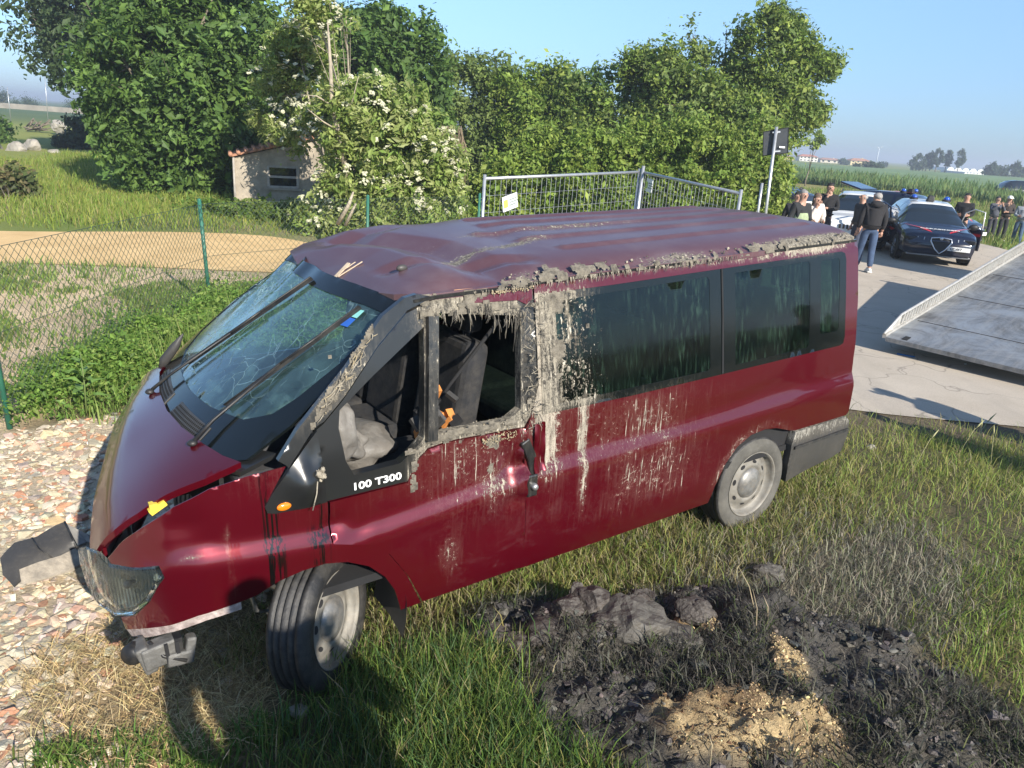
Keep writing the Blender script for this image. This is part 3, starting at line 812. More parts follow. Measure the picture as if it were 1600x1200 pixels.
# ---- where mud sticks on the left side: density at (u, z)
def mud_side(u, z):
    u = np.asarray(u, float); z = np.asarray(z, float)
    d = np.full(u.shape, -.16)
    d = np.maximum(d, .17 * np.exp(-((u + 1.78) / .80) ** 2) * sm(.35, .55, z) * sm(1.25, 1.1, z) - .04)
    d += .06 * np.exp(-((u + .75) / .40) ** 2) * sm(.40, .6, z)                       # centre of the side
    d += .13 * np.exp(-((u + 1.75) / .62) ** 2 - ((z - 1.04) / .18) ** 2)                                     # under the glass
    d += .16 * np.exp(-((u + 2.0) / .5) ** 2 - ((z - .62) / .22) ** 2)
    d += .44 * sm(-1.06, -1.15, u) * sm(-1.68, -1.38, u) * sm(1.12, 1.2, z) * sm(1.80, 1.74, z)               # plastered front glass
    d += .10 * np.exp(-((u + 1.12) / .075) ** 2) * sm(.98, 1.1, z) * sm(1.8, 1.6, z)                         # B pillar
    d += .34 * np.exp(-((u + 1.2) / .09) ** 2) * sm(.5, 1.1, z) * sm(1.2, 1.1, z)
    d += .42 * np.exp(-((u + 1.43) / .022) ** 2) * sm(.4, .8, z) * sm(1.25, 1.1, z)
    d += .20 * np.exp(-((u + .90) / .09) ** 2 - ((z - .83) / .14) ** 2)
    d += .17 * np.exp(-((u + .72) / .26) ** 2) * sm(.50, 1.0, z) * sm(1.16, 1.08, z)
    d += .30 * np.exp(-((u + .62) / .08) ** 2 - ((z - .52) / .16) ** 2)
    d += .10 * np.exp(-((u + .2) / .5) ** 2) * sm(.8, .95, z)
    d += .45 * sm(1.76, 1.82, z) * sm(-.8, -1.2, u) * sm(-3.9, -3.3, u) + .2 * sm(1.80, 1.84, z) * sm(-3.0, -3.6, u)
    r = np.hypot(u + 2.933, z - .33)
    d += .26 * np.exp(-((r - .43) / .045) ** 2) * sm(.3, .45, z)
    d += .52 * np.exp(-((u - .53) / .055) ** 2 - ((z - .868 + (u - .53) ** 2 * 6) / .012) ** 2) + .42 * np.exp(-((u - .745) / .06) ** 2 - ((z - .955 + (u - .745) * .75) / .016) ** 2)
    d += .30 * np.exp(-((u - .385 - .05 * (z - .8)) / .016) ** 2) * sm(.63, .67, z) * sm(1.0, .95, z) + .12 * sm(-.05, .0, u) * sm(.5, .3, u) * sm(1.0, 1.1, z)
    d += .30 * sm(.85, 1.1, u) * sm(.95, .6, z)                                                               # smeared nose
    return d
ARCH_F = [(.30, .635), (.2, .675), (.1, .692), (0, .694), (-.1, .67), (-.2, .615), (-.28, .53), (-.33, .44), (-.36, .34), (-.37, .30)]
ARCH_R = [(-3.265, .655), (-3.2, .668), (-3.05, .715), (-2.93, .73), (-2.8, .718), (-2.68, .66), (-2.59, .56), (-2.53, .42), (-2.51, .30)]
CUT = [(-.485, .309), (-.396, .498), (-.300, .648), (-.186, .732), (-.040, .778)]

# left front wing
panel('front_wing', [(.131, 1.168), (.30, 1.160), (.453, 1.135), (.604, 1.072), (.728, .985), (.85, .888), (.925, .81), (.90, .795), (.659, .838), (.636, .79), (.712, .668), (.80, .582), (.905, .535),
                     (.895, .475), (.766, .530), (.657, .56), (.527, .60), (.406, .618)] + ARCH_F + [(-.478, .302)] + [(a + .006, b + (.006 if b > .31 else 0)) for a, b in CUT[1:]] + [(-.034, .968), (.05, .972), (.216, .984), (.225, 1.022)],
      side_fn(), M_RED, van, res=.022, attr=mud_side, flange=.004)
def set_oil(o):
    co = np.zeros(len(o.data.vertices) * 3, np.float32); o.data.vertices.foreach_get('co', co); co = co.reshape(-1, 3); x, z = co[:, 0], co[:, 2]
    v = np.maximum.reduce([sm(.05, .02, np.abs(x - .20)) * sm(.62, .70, z) * sm(.99, .97, z), sm(.03, .012, np.abs(x - .225)) * sm(.60, .66, z), sm(.06, .02, np.abs(x - .02)) * sm(.66, .72, z) * sm(.90, .84, z), sm(.02, .01, np.abs(x + .015)) * sm(.75, .8, z)])
    a = o.data.attributes.new('oil', 'FLOAT', 'POINT'); a.data.foreach_set('value', v.astype(np.float32))
set_oil(bpy.data.objects['front_wing'])
# pale torn edge under the wing where the bumper was
panel('bumper_bracket', [(.90, .478), (.766, .532), (.657, .562), (.527, .602), (.36, .622), (.36, .585), (.5, .568), (.66, .52), (.77, .478), (.87, .445)], side_fn(-.006), basic('pale_primer', (.36, .30, .275), .85, var=.35, scale=25, dirt=.85, dirtcol=(.14, .09, .08), bump=.4), van, res=.03)
# front door: outer skin
def door_fn(u, z):
    P = side_fn(.003)(u, z)
    # rear edge bent outwards round the latch
    P[:, 1] += .055 * np.exp(-((np.asarray(u) + 1.07) / .05) ** 2) * np.exp(-((np.asarray(z) - .95) / .16) ** 2) * (.6 + .4 * np.sin(np.asarray(z) * 60))
    P[:, 0] += .02 * np.exp(-((np.asarray(u) + 1.07) / .04) ** 2) * np.sin(np.asarray(z) * 40) * np.exp(-((np.asarray(z) - .95) / .16) ** 2)
    return P
door = panel('front_door', [(-.043, .964), (-.41, .966), (-.44, 1.02), (-.468, 1.066), (-.518, 1.104), (-.622, 1.118), (-1.045, 1.105), (-1.043, 1.0), (-1.035, .93), (-1.05, .88), (-1.048, .82), (-1.06, .6), (-1.066, .309)] + CUT,
             door_fn, M_RED, van, res=.026, attr=mud_side, flange=.03)
# door frame round the empty windows
QWIN = [(-.545, 1.655), (-.284, 1.477), (-.12, 1.355), (-.108, 1.28), (-.126, 1.133), (-.16, 1.06), (-.38, 1.066), (-.43, 1.10), (-.50, 1.158)]
RWIN = [(-.625, 1.705), (-1.065, 1.65), (-1.035, 1.2), (-.957, 1.158), (-.575, 1.165), (-.58, 1.3)]
def mud_frame(u, z):
    u = np.asarray(u, float); z = np.asarray(z, float)
    return -.08 + .46 * sm(-.40, -.62, u) - .22 * sm(-1.03, -1.09, u) + .26 * sm(1.28, 1.14, z) * sm(-.36, -.5, u) + .2 * np.exp(-((u + .44) / .06) ** 2) * sm(1.15, 1.0, z) - .24 * sm(-.36, -.2, u) * sm(1.3, 1.1, z) + .1 * sm(1.3, 1.5, z)
panel('window_frame', [(-.032, .970), (-.012, 1.29), (-.045, 1.31), (-.14, 1.395), (-.315, 1.59), (-.465, 1.72), (-.60, 1.765), (-1.02, 1.778), (-1.145, 1.78), (-1.14, 1.30), (-1.085, 1.16), (-1.05, 1.108), (-.622, 1.122), (-.518, 1.108), (-.470, 1.07), (-.44, 1.02), (-.412, .970)],
      side_fn(-.004), M_BLACK, van, holes=[QWIN, RWIN], res=.03, attr=mud_frame, flange=.05)
# divider bar between quarter light and door window is thicker than the frame
_b = MB()
for (a, b) in (((-.583, 1.70), (-.530, 1.15)),):
    P = [side_fn(.012)(np.array([a[0] + (b[0] - a[0]) * q]), np.array([a[1] + (b[1] - a[1]) * q]))[0] for q in np.linspace(0, 1, 9)]
    for i in range(8): _b.bar(P[i], P[i + 1] + (P[i + 1] - P[i]) * .02, .05, .03, 0, up=(0, 1, 0))
_o = _b.build('window_divider', M_BLACK, van)
_at = _o.data.attributes.new('mud', 'FLOAT', 'POINT'); _at.data.foreach_set('value', np.full(len(_o.data.vertices), .22, np.float32))
# A pillar
panel('windscreen_pillar', [(.131, 1.176), (.122, 1.162), (.0, 1.305), (-.045, 1.325), (-.14, 1.41), (-.315, 1.605), (-.465, 1.735), (-.60, 1.782), (-.52, 1.80), (-.46, 1.79), (-.35, 1.725), (-.16, 1.525), (-.02, 1.395), (.07, 1.31), (.16, 1.20)],
      side_fn(.008), M_BLACK, van, res=.03, attr=lambda u, z: .02 + .34 * np.exp(-((np.asarray(z) - 1.47) / .14) ** 2), flange=.03)
# mirror base: the black triangle, its mirror torn off
def sail_fn(u, z):
    P = side_fn(.006)(u, z)
    P[:, 1] += .055 * np.exp(-((np.asarray(u) - .06) / .07) ** 2 - ((np.asarray(z) - 1.08) / .09) ** 2) - .012 * np.exp(-((np.asarray(u) - .03) / .02) ** 2 - ((np.asarray(z) - 1.16) / .05) ** 2)
    return P
sail = panel('mirror_base', [(-.012, 1.29), (.118, 1.165), (.20, 1.06), (.232, 1.015), (.222, .986), (.19, .976), (-.028, .972)], sail_fn, M_BLACK, van, res=.02, attr=lambda u, z: np.full(np.shape(u), -.12), flange=.02)
_p = sail_fn(np.array([.155]), np.array([1.003]))[0]
MB().ball(_p + np.array([0, .004, 0]), (.062, .022, .036), nu=16, nv=8).build('side_repeater', M_ORANGE, van)
_p = sail_fn(np.array([.0]), np.array([1.115]))[0]
_b = MB(); random.seed(3)
for i in range(9): _b.ball(_p + np.array([random.uniform(-.025, .025), random.uniform(-.005, .015), random.uniform(-.025, .02)]), (random.uniform(.012, .028),) * 3, wob=.8)
for i in range(1):
    q = _p + np.array([.02 + .008 * i, .02, -.02]); _b.tube([q, q + np.array([.01, .01, -.05]), q + np.array([.03 + .01 * i, .008, -.12])], .003, 5)
_b.build('torn_mirror_mount', M_DRYMUD, van)

# rear body side with the long glass band, both sides
BAND = [(-1.175, 1.742), (-1.635, 1.748), (-2.476, 1.772), (-3.66, 1.803), (-3.70, 1.79), (-3.715, 1.75), (-3.715, 1.24), (-3.70, 1.195), (-3.66, 1.183), (-2.47, 1.160), (-1.76, 1.150), (-1.16, 1.152)]
def shrink(poly, d):
    P = np.asarray(poly, float); c = P.mean(0); s = (P.max(0) - P.min(0)) / 2
    return [tuple(c + (p - c) * (1 - d / s)) for p in P]
PANES = [[(-1.27, 1.70), (-2.36, 1.735), (-2.38, 1.72), (-2.38, 1.215), (-2.36, 1.20), (-1.27, 1.19)], [(-2.60, 1.74), (-3.30, 1.762), (-3.32, 1.745), (-3.32, 1.235), (-3.30, 1.215), (-2.60, 1.20)],
         [(-3.45, 1.755), (-3.62, 1.765), (-3.64, 1.745), (-3.64, 1.31), (-3.62, 1.285), (-3.45, 1.285), (-3.435, 1.30), (-3.435, 1.74)]]
BODY = [(-1.068, .30), (-1.064, .60), (-1.054, .82), (-1.056, .93), (-1.05, 1.0), (-1.053, 1.09), (-1.088, 1.15), (-1.146, 1.30), (-1.152, 1.79), (-1.216, 1.800), (-1.8, 1.818), (-2.486, 1.833), (-3.856, 1.870), (-3.862, 1.46), (-3.848, 1.07), (-3.868, .68), (-3.84, .655)]
_bl = BODY + ARCH_R + [(-2.355, .30), (-1.63, .297)]
panel('body_side', _bl, side_fn(), M_RED, van, holes=[shrink(BAND, .03)], res=.033, attr=mud_side, flange=.02)
panel('body_side', [(.10, 1.17), (.36, 1.05), (.40, .8), (.40, .55), (.3, .6)] + ARCH_F + [(-1.0, .30), (-2.48, .30)] + ARCH_R[::-1] + [(-3.86, .66), (-3.86, 1.86), (-1.2, 1.86), (-1.1, 1.12), (-.1, 1.10)],
      side_fn(0, True), M_RED, van, holes=[shrink(BAND, .03)], res=.06, attr=lambda u, z: np.full(np.shape(u), -.1), out=(0, -1, 0), flange=.02)
for right in (False, True):
    o_ = (0, -1, 0) if right else (0, 1, 0)
    panel('glass_surround', BAND, side_fn(.004, right), M_FRIT, van, holes=PANES, res=.035, attr=mud_side if not right else (lambda u, z: np.full(np.shape(u), -.2)), flange=.003, out=o_)
    for p in PANES:
        panel('side_window', shrink(p, -.004), side_fn(0.0025, right), M_TINT, van, res=.09, attr=(lambda u, z: mud_side(u, z) - .02) if not right else (lambda u, z: np.full(np.shape(u), -.15)), flange=0, out=o_)
# black rubber joint between the two big panes
_b = MB()
P = [side_fn(.0055)(np.array([-2.485]), np.array([z]))[0] for z in np.linspace(1.165, 1.77, 8)]
for i in range(7): _b.bar(P[i], P[i + 1], .012, .006, 0, up=(0, 1, 0))
_b.build('window_seal', M_DARK, van)
# red strips: door top rail over the frame
panel('door_top_rail', [(-.78, 1.765), (-1.14, 1.77), (-1.135, 1.715), (-1.10, 1.70), (-1.05, 1.725), (-.8, 1.735)], side_fn(.002), M_RED, van, res=.03, attr=lambda u, z: .20 + 0 * np.asarray(u), flange=.01)

# roof
def roof_fn(x, y): return np.stack([np.asarray(x, float), np.asarray(y, float), roof_z(x, y)], 1)
_ro = [(-3.865, .70), (-3.85, .80)] + [(x, .842 - .02 * (x < -3)) for x in np.linspace(-3.78, -.62, 14)] + [(-.52, .82), (-.47, .72), (-.425, .40), (-.405, 0), (-.425, -.40), (-.47, -.66), (-.50, -.76)] + [(x, -.80) for x in np.linspace(-.6, -3.78, 14)] + [(-3.85, -.76), (-3.865, -.66), (-3.88, 0)]
def mud_roof(x, y):
    x = np.asarray(x, float); y = np.asarray(y, float)
    d = np.full(x.shape, -.12)
    d += .52 * sm(.70, .80, y) * sm(-.85, -1.15, x) * (.7 + .3 * np.sin(x * 5))
    d += .3 * sm(.62, .75, y) * sm(-2.6, -3.2, x)
    d += .50 * np.exp(-((y - .40 - .16 * (x + 1.0)) / .07) ** 2) * sm(-.75, -.95, x) * sm(-2.4, -1.3, x)
    d += .42 * np.exp(-((y - .05) / .09) ** 2) * sm(-1.0, -1.3, x) * sm(-3.6, -2.2, x)
    d += .32 * np.exp(-((x + .95) / .2) ** 2 - ((y - .1) / .25) ** 2) + .16 * sm(-.7, -.42, x)
    return d
panel('roof', _ro, roof_fn, M_ROOF, van, res=.0165, attr=mud_roof, out=(0, 0, 1), flange=.03)
# gutter lip along the roof edge
_b = MB()
P = [np.array([x, side_y(x, gut(x, .8)) + .004, gut(x, .82) - .012]) for x in np.linspace(-.50, -3.84, 30)]
for i in range(29): _b.bar(P[i], P[i + 1], .022, .014, 0)
_o = _b.build('roof_gutter', M_BLACK, van)
_at = _o.data.attributes.new('mud', 'FLOAT', 'POINT'); _at.data.foreach_set('value', np.full(len(_o.data.vertices), .1, np.float32))
_b = MB().ball((-.62, .50, roof_z(-.62, .50) + .012), (.06, .03, .035)); _b.build('roof_aerial_base', M_PLASTIC, van)
_b = MB().bar((-.44, .10, roof_z(-.44, .1) + .006), (-.53, .07, roof_z(-.53, .07) + .010), .022, .005).bar((-.45, .12, roof_z(-.45, .12) + .008), (-.57, .15, roof_z(-.57, .15) + .009), .010, .004).bar((-.46, .085, roof_z(-.46, .085) + .010), (-.55, .11, roof_z(-.55, .11) + .012), .007, .004)
_b.build('splinter', basic('pale_splinter', (.48, .38, .27), .8, var=.3), van)

# windscreen with black border
def ws_fn(y, z):
    y = np.asarray(y, float); z = np.asarray(z, float)
    cr = sm(.2, -.7, y) * sm(1.35, 1.8, z)
    return np.stack([ws_x(y, z) - .03 * cr * (1 + np.sin(y * 17 + z * 9)), y, z], 1)
_wo = [(.842, 1.30), (.80, 1.17), (.70, 1.135), (.40, 1.13), (0, 1.13), (-.40, 1.13), (-.70, 1.14), (-.82, 1.17), (-.84, 1.35), (-.80, 1.60), (-.74, 1.75), (-.60, 1.785), (-.30, 1.782), (0, 1.78), (.40, 1.776), (.70, 1.765), (.79, 1.755), (.835, 1.55)]
_wg = [(.70, 1.31), (.58, 1.262), (.30, 1.245), (0, 1.24), (-.40, 1.245), (-.66, 1.27), (-.80, 1.33), (-.795, 1.58), (-.735, 1.72), (-.62, 1.74), (0, 1.72), (.58, 1.715), (.73, 1.705), (.765, 1.67), (.775, 1.52), (.74, 1.38)]
panel('windscreen_border', _wo, ws_fn, M_FRIT, van, holes=[_wg], res=.04, out=(1, 0, .7), inward=(-.012, 0, -.006), attr=lambda y, z: np.full(np.shape(y), -.18))
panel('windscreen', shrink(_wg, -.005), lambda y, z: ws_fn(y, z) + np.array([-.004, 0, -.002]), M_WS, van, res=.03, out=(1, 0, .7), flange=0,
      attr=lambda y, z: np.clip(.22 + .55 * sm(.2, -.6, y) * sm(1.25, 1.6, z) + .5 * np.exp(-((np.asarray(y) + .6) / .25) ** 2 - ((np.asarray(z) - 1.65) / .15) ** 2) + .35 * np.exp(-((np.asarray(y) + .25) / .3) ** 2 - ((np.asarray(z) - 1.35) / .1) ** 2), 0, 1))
# stickers inside the corner
for (m_, y0, z0, w, h) in ((M_BLUE, .60, 1.645, .055, .032), (M_CYAN, .60, 1.68, .055, .03)):
    panel('tax_sticker', [(y0 - w / 2, z0 - h / 2), (y0 + w / 2, z0 - h / 2), (y0 + w / 2, z0 + h / 2), (y0 - w / 2, z0 + h / 2)], lambda y, z: ws_fn(y, z) + np.array([.003, 0, .002]), m_, van, res=.03, out=(1, 0, .7), flange=0)

# hood, lifted a little along its left edge; its right front was pushed back
def hood_edge(y): return np.interp(y, [-.78, -.62, -.40, -.03, .176, .40, .55], [.455, .49, .59, .702, .772, .828, .835])
def hood_fn(x, y):
    x = np.asarray(x, float); y = np.asarray(y, float)
    z = hood_z(x, y) + .012 + .018 * sm(.1, .7, y) * sm(.3, .6, x) + .010 * np.exp(-((x - .6) / .12) ** 2 - ((y + .1) / .3) ** 2)
    d = hood_edge(y) - x
    return np.stack([x, y, z - .055 * sm(.13, 0, d) ** 1.5 * sm(.62, .40, y)], 1)
_ho = [(.27, .80), (.315, .69), (.355, .53), (.392, .29), (.405, .03), (.385, -.26), (.32, -.61), (.255, -.74), (.35, -.78), (.455, -.77), (.487, -.63)] + [(float(hood_edge(y)), y) for y in (-.5, -.40, -.3, -.2, -.1, 0, .1, .176, .3, .40)] + [(.835, .50), (.81, .53), (.785, .565), (.745, .605), (.656, .660), (.547, .70), (.408, .765)]
hood = panel('hood', _ho, hood_fn, M_RED, van, res=.026, out=(0, 0, 1), flange=.03, attr=lambda x, y: -.22 + .16 * sm(.07, .0, hood_edge(y) - x))
# pushed-in front between the lamps
def front_fn(y, z):
    y = np.asarray(y, float); z = np.asarray(z, float)
    return np.stack([hood_edge(y) - .03 - .05 * sm(.8, .5, z) + .02 * np.sin(y * 9 + z * 7), y, z], 1)
panel('front_apron', [(-.74, .95), (-.4, .92), (0, .86), (.3, .81), (.52, .78), (.56, .50), (.3, .44), (-.3, .44), (-.70, .50)], front_fn, M_RED, van, res=.05, out=(1, 0, 0), attr=lambda y, z: np.full(np.shape(y), .05))
panel('grille', [(-.45, .84), (.36, .76), (.36, .62), (-.40, .64)], lambda y, z: front_fn(y, z) + np.array([.010, 0, 0]), M_PLASTIC, van, res=.06, out=(1, 0, 0), attr=lambda y, z: np.full(np.shape(y), .1))
# left headlight
LAMP = [(.905, .785), (.668, .828), (.645, .788), (.72, .672), (.809, .59), (.94, .535), (1.12, .505), (1.25, .52), (1.275, .62), (1.22, .72), (1.10, .785), (1.0, .805)]
t_ = NT('headlamp_lens'); _v = t_.obj()
_rib = t_.n('TexWave', Vector=_v, _wave_type='BANDS', _bands_direction='X', Scale=30.0)
_dirty = t_.ramp(t_.math('ADD', t_.attr('mud'), t_.math('MULTIPLY', t_.noise(t_.n('Mapping', i0=_v, Scale=(4, 4, 1)).outputs[0], 9, 5, .6), .5)), .35, .75)
_c = t_.mix(_dirty, t_.mix(t_.ramp(t_.noise(_v, 7, 3, .5), .35, .65), (.26, .29, .26), (.55, .58, .54)), (.22, .195, .155))
_bb = t_.princ(Base__Color=_c, Roughness=t_.mixf(_dirty, .12, .6), Metallic=t_.mixf(_dirty, .7, 0.0))
_bb.inputs['Coat Weight'].default_value = .8
t_.set(_bb, 'Normal', t_.bump(_rib.outputs['Fac'], .35, .01))
M_LAMP = t_.mat
M_LENS = glass_mat('lamp_lens', (.90, .94, .90), (.36, .39, .34), .08, streaks=True, gloss=.05)
lamp = panel('headlight', LAMP, side_fn(.012), M_LENS, van, res=.022, flange=.03, attr=lambda u, z: -.30 + .62 * sm(.84, 1.02, u) + .12 * sm(.60, .53, z))
def bowl_fn(u, z):
    P = side_fn(-.02)(u, z); c = P.mean(0); w = np.clip(1 - np.hypot((np.asarray(u) - .86) / .24, (np.asarray(z) - .68) / .14), 0, 1)
    return P - np.array([.5, .75, 0])[None] * (.06 * w)[:, None]
panel('reflector', shrink(LAMP, .012), bowl_fn, M_LAMP, lamp, res=.03, flange=0, attr=lambda u, z: np.zeros(np.shape(u)))
MB().ball(side_fn(-.055)(np.array([.84]), np.array([.69]))[0], (.035, .035, .035)).build('bulb', M_CAP, lamp)
_cr = [(a, b) for a, b in LAMP]
# cowl under the windscreen with two grids of holes
def cowl_fn(x, y):
    x = np.asarray(x, float); y = np.asarray(y, float)
    return np.stack([x, y, hood_z(x, y) - .014 + .02 * sm(.3, .1, x)], 1)
_co = [(.36, .66), (.375, .53), (.412, .29), (.425, .03), (.405, -.26), (.34, -.61), (.27, -.76), (.16, -.80), (.23, -.66), (.30, -.40), (.33, 0), (.30, .40), (.24, .66), (.17, .80), (.14, .86), (.28, .82)]
panel('scuttle_panel', _co, cowl_fn, M_BLACK, van, res=.03, out=(0, 0, 1), attr=lambda x, y: np.full(np.shape(x), -.1), flange=.02)
M_HOLE = basic('black_hole', (.002, .002, .002), .9, var=.1)
for (y0, y1) in ((.06, .44), (-.52, -.12)):
    panel('air_intake', [(y0 - .02, 1.150 + .004), (y1 + .02, 1.154), (y1 + .01, 1.198), (y0 - .01, 1.202)], lambda y, z: ws_fn(y, z) + np.array([.004, 0, .003]), M_PLASTIC, van, res=.03, out=(1, 0, .7), flange=.004, attr=lambda y, z: np.full(np.shape(y), -.2))
    m_ = MB(); nrm_ = np.array([.62, 0, .78]); e_ = np.array([-.78, 0, .62])
    for i in range(22):
        for j in range(4):
            y = y0 + (y1 - y0) * (i + .5 * (j % 2)) / 22; z = 1.160 + .0105 * j
            c_ = ws_fn(np.array([y]), np.array([z]))[0] + np.array([.0055, 0, .0042]); V_ = [c_ + .0068 * (math.cos(k * 1.0472) * e_ + math.sin(k * 1.0472) * np.array([0, 1, 0])) for k in range(6)]
            m_.add(V_, [tuple(range(6))], 0, False)
    tag(recalc(m_.build('intake_holes', M_HOLE, van)), kind='stuff')
# wipers
M_WIPER = basic('wiper_black', (.012, .012, .013), .5, var=.3, dirt=.35, dirtcol=(.12, .11, .09))
def wiper(pts, r):
    m_ = MB()
    P = [ws_fn(np.array([y]), np.array([z]))[0] + np.array([.022 + off, 0, .016]) for (y, z, off) in pts]
    m_.tube(P[:3], [r * 1.6, r * 1.3, r], 6); m_.tube([P[2], P[3]], r, 6)
    m_.bar(P[4] + np.array([-.01, 0, -.008]), P[5] + np.array([-.01, 0, -.008]), .007, .018, 0, up=(1, 0, .8)); m_.tube([P[4], P[5]], .0045, 5)
    m_.ball(P[0], (.045, .045, .03))
    return m_.build('wiper', M_WIPER, van)
for o in (wiper([(.50, 1.15, .02), (.48, 1.23, .02), (.50, 1.45, .0), (.56, 1.58, 0), (.42, 1.27, -.004), (.60, 1.70, -.004)], .0062), wiper([(-.30, 1.15, .02), (-.28, 1.23, .02), (-.14, 1.45, .0), (-.08, 1.56, 0), (-.30, 1.28, -.004), (.04, 1.74, -.004)], .0062)):
    pass
# torn seal standing up at the right end of the scuttle
_b = MB().tube([(.30, -.72, 1.14), (.27, -.70, 1.21), (.21, -.68, 1.29), (.17, -.65, 1.36)], [.012, .03, .026, .004], 6)
_o = _b.build('torn_seal', M_PLASTIC, van); _o.scale = (1, 1, 1)
_at = _o.data.attributes.new('mud', 'FLOAT', 'POINT'); _at.data.foreach_set('value', np.full(len(_o.data.vertices), .05, np.float32))
_b = MB().box((.585, .69, .995), (.07, .03, .025), R=np.array(Matrix.Rotation(.5, 3, 'Y'))).box((.60, .685, 1.0), (.03, .035, .03)); _b.build('yellow_tag', M_YELLOW, van)

# rear bumper
panel('rear_bumper', [(-3.27, .642), (-3.84, .645), (-3.90, .60), (-3.91, .485), (-3.893, .364), (-3.80, .33), (-3.53, .295), (-3.31, .25), (-3.26, .40), (-3.25, .55)], side_fn(.004), M_PLASTIC, van, res=.03, attr=lambda u, z: .06 + .26 * sm(.52, .60, z) + .08 * sm(-3.5, -3.3, u), flange=.05)
_b = MB(); _b.bar((-3.28, .978, .525), (-3.89, .978, .54), .012, .02); _b.build('bumper_strip', M_RUBBER, van)
_b = MB().box((-3.88, 0, .50), (.07, 1.84, .28)); bevel_obj(_b.build('rear_bumper', M_PLASTIC, van), .02)
panel('rear_doors', [(-.90, .62), (.90, .62), (.925, 1.0), (.915, 1.2), (.84, 1.72), (.80, 1.86), (-.80, 1.86), (-.84, 1.72), (-.915, 1.2), (-.925, 1.0)], lambda y, z: np.stack([np.full(np.shape(y), -3.862) - .02 * (1 - (np.asarray(y) / .95) ** 2), np.asarray(y, float), np.asarray(z, float)], 1), M_RED, van,
      holes=[[(.08, 1.2), (.78, 1.2), (.74, 1.7), (.08, 1.7)], [(-.08, 1.2), (-.78, 1.2), (-.74, 1.7), (-.08, 1.7)]], res=.08, out=(-1, 0, 0), attr=lambda y, z: np.full(np.shape(y), -.2))
for s in (1, -1):
    panel('rear_window', [(.07 * s, 1.19), (.79 * s, 1.19), (.75 * s, 1.71), (.07 * s, 1.71)], lambda y, z: np.stack([np.full(np.shape(y), -3.868), np.asarray(y, float), np.asarray(z, float)], 1), M_TINT, van, res=.1, out=(-1, 0, 0), flange=0, attr=lambda y, z: np.full(np.shape(y), -.2))
_b = MB()
for z in (.85, .98): _b.box((-3.872, .86, z), (.03, .10, .11))
bevel_obj(_b.build('tail_light', basic('red_lens', (.4, .01, .01), .2, var=.1, coat=1), van), .01)

# inside: liner, floor, bulkheads
_b = MB()
for right in (False, True):
    f = side_fn(-.05, right)
    def lining(u0, u1, z0, z1):
        us = np.linspace(u0, u1, 10); zs = np.linspace(z0, z1, 8); V = []; F = []
        for u in us:
            for z in zs: V.append(f(np.array([u]), np.array([z]))[0])
        for i in range(9):
            for j in range(7): F.append((i * 8 + j, i * 8 + j + 1, (i + 1) * 8 + j + 1, (i + 1) * 8 + j))
        _b.add(V, F, 0, True)
    lining(-3.83, -1.1, .5, 1.16); lining(-1.1, -.42, .5, 1.08); lining(-.42, .12, .72, .97)
    for u0, u1 in ((-1.27, -1.06), (-2.60, -2.37), (-3.44, -3.31), (-3.84, -3.63)): lining(u0, u1, 1.14, 1.80)
_b.box((-1.85, 0, .52), (4.0, 1.86, .04)); _b.box((.30, -.10, .86), (.04, 1.40, .44)); _b.box((-.3, 0, .7), (.6, 1.1, .34))
for s in (1, -1): _b.box((-.02, s * .50, .60), (.74, .05, .26)); _b.box((-2.93, s * .50, .5), (.9, .06, .5)); _b.box((-2.93, s * .70, .76), (.95, .42, .03)); _b.box((.0, s * .72, .735), (.78, .42, .02))
_b.build('inner_shell', M_DARK, van)
_hl = MB(); V = []; F = []
xs = np.linspace(-3.82, -.62, 30); ys = np.linspace(-.76, .76, 14)
for x in xs:
    for y in ys: V.append((x, y, float(roof_z(x, y)) - .06))
for i in range(29):
    for j in range(13): F.append((i * 14 + j, i * 14 + j + 1, (i + 1) * 14 + j + 1, (i + 1) * 14 + j))
_hl.add(V, F); _hl.build('headliner', M_TRIM_IN, van)
# dashboard, steering wheel, airbags, seats
_b = MB().box((.12, 0, .98), (.36, 1.62, .24)).box((-.06, 0, .90), (.18, .5, .34)); _b.ball((.12, .45, 1.10), (.34, .4, .12)); bevel_obj(_b.build('dashboard', M_TRIM_IN, van), .03, 3)
_b = MB(); c = np.array([-.22, .44, 1.10]); ax = np.array([-.62, 0, .78]); e1 = np.array([0, 1., 0]); e2 = np.cross(ax, e1)
_b.tube([c + .20 * (math.cos(t) * e1 + math.sin(t) * e2) for t in np.linspace(0, 2 * math.pi, 28, endpoint=False)], .016, 8, closed=True)
for t in (.2, 2.9, 4.7): _b.tube([c, c + .20 * (math.cos(t) * e1 + math.sin(t) * e2)], .014, 6)
_b.tube([c, c - ax * .35], .03, 8); _b.build('steering_wheel', M_TRIM_IN, van)
_b = MB().ball((-.17, .76, 1.20), (.17, .16, .30), nu=40, nv=30, wob=.35).ball((-.24, .66, 1.08), (.20, .20, .14), nu=30, nv=20, wob=.5); _b.build('deflated_airbag', M_BAG, van)
_b = MB().ball((-.36, .50, 1.00), (.34, .40, .20), nu=20, nv=12, wob=.35); _b.build('deflated_airbag', M_BAG, van)
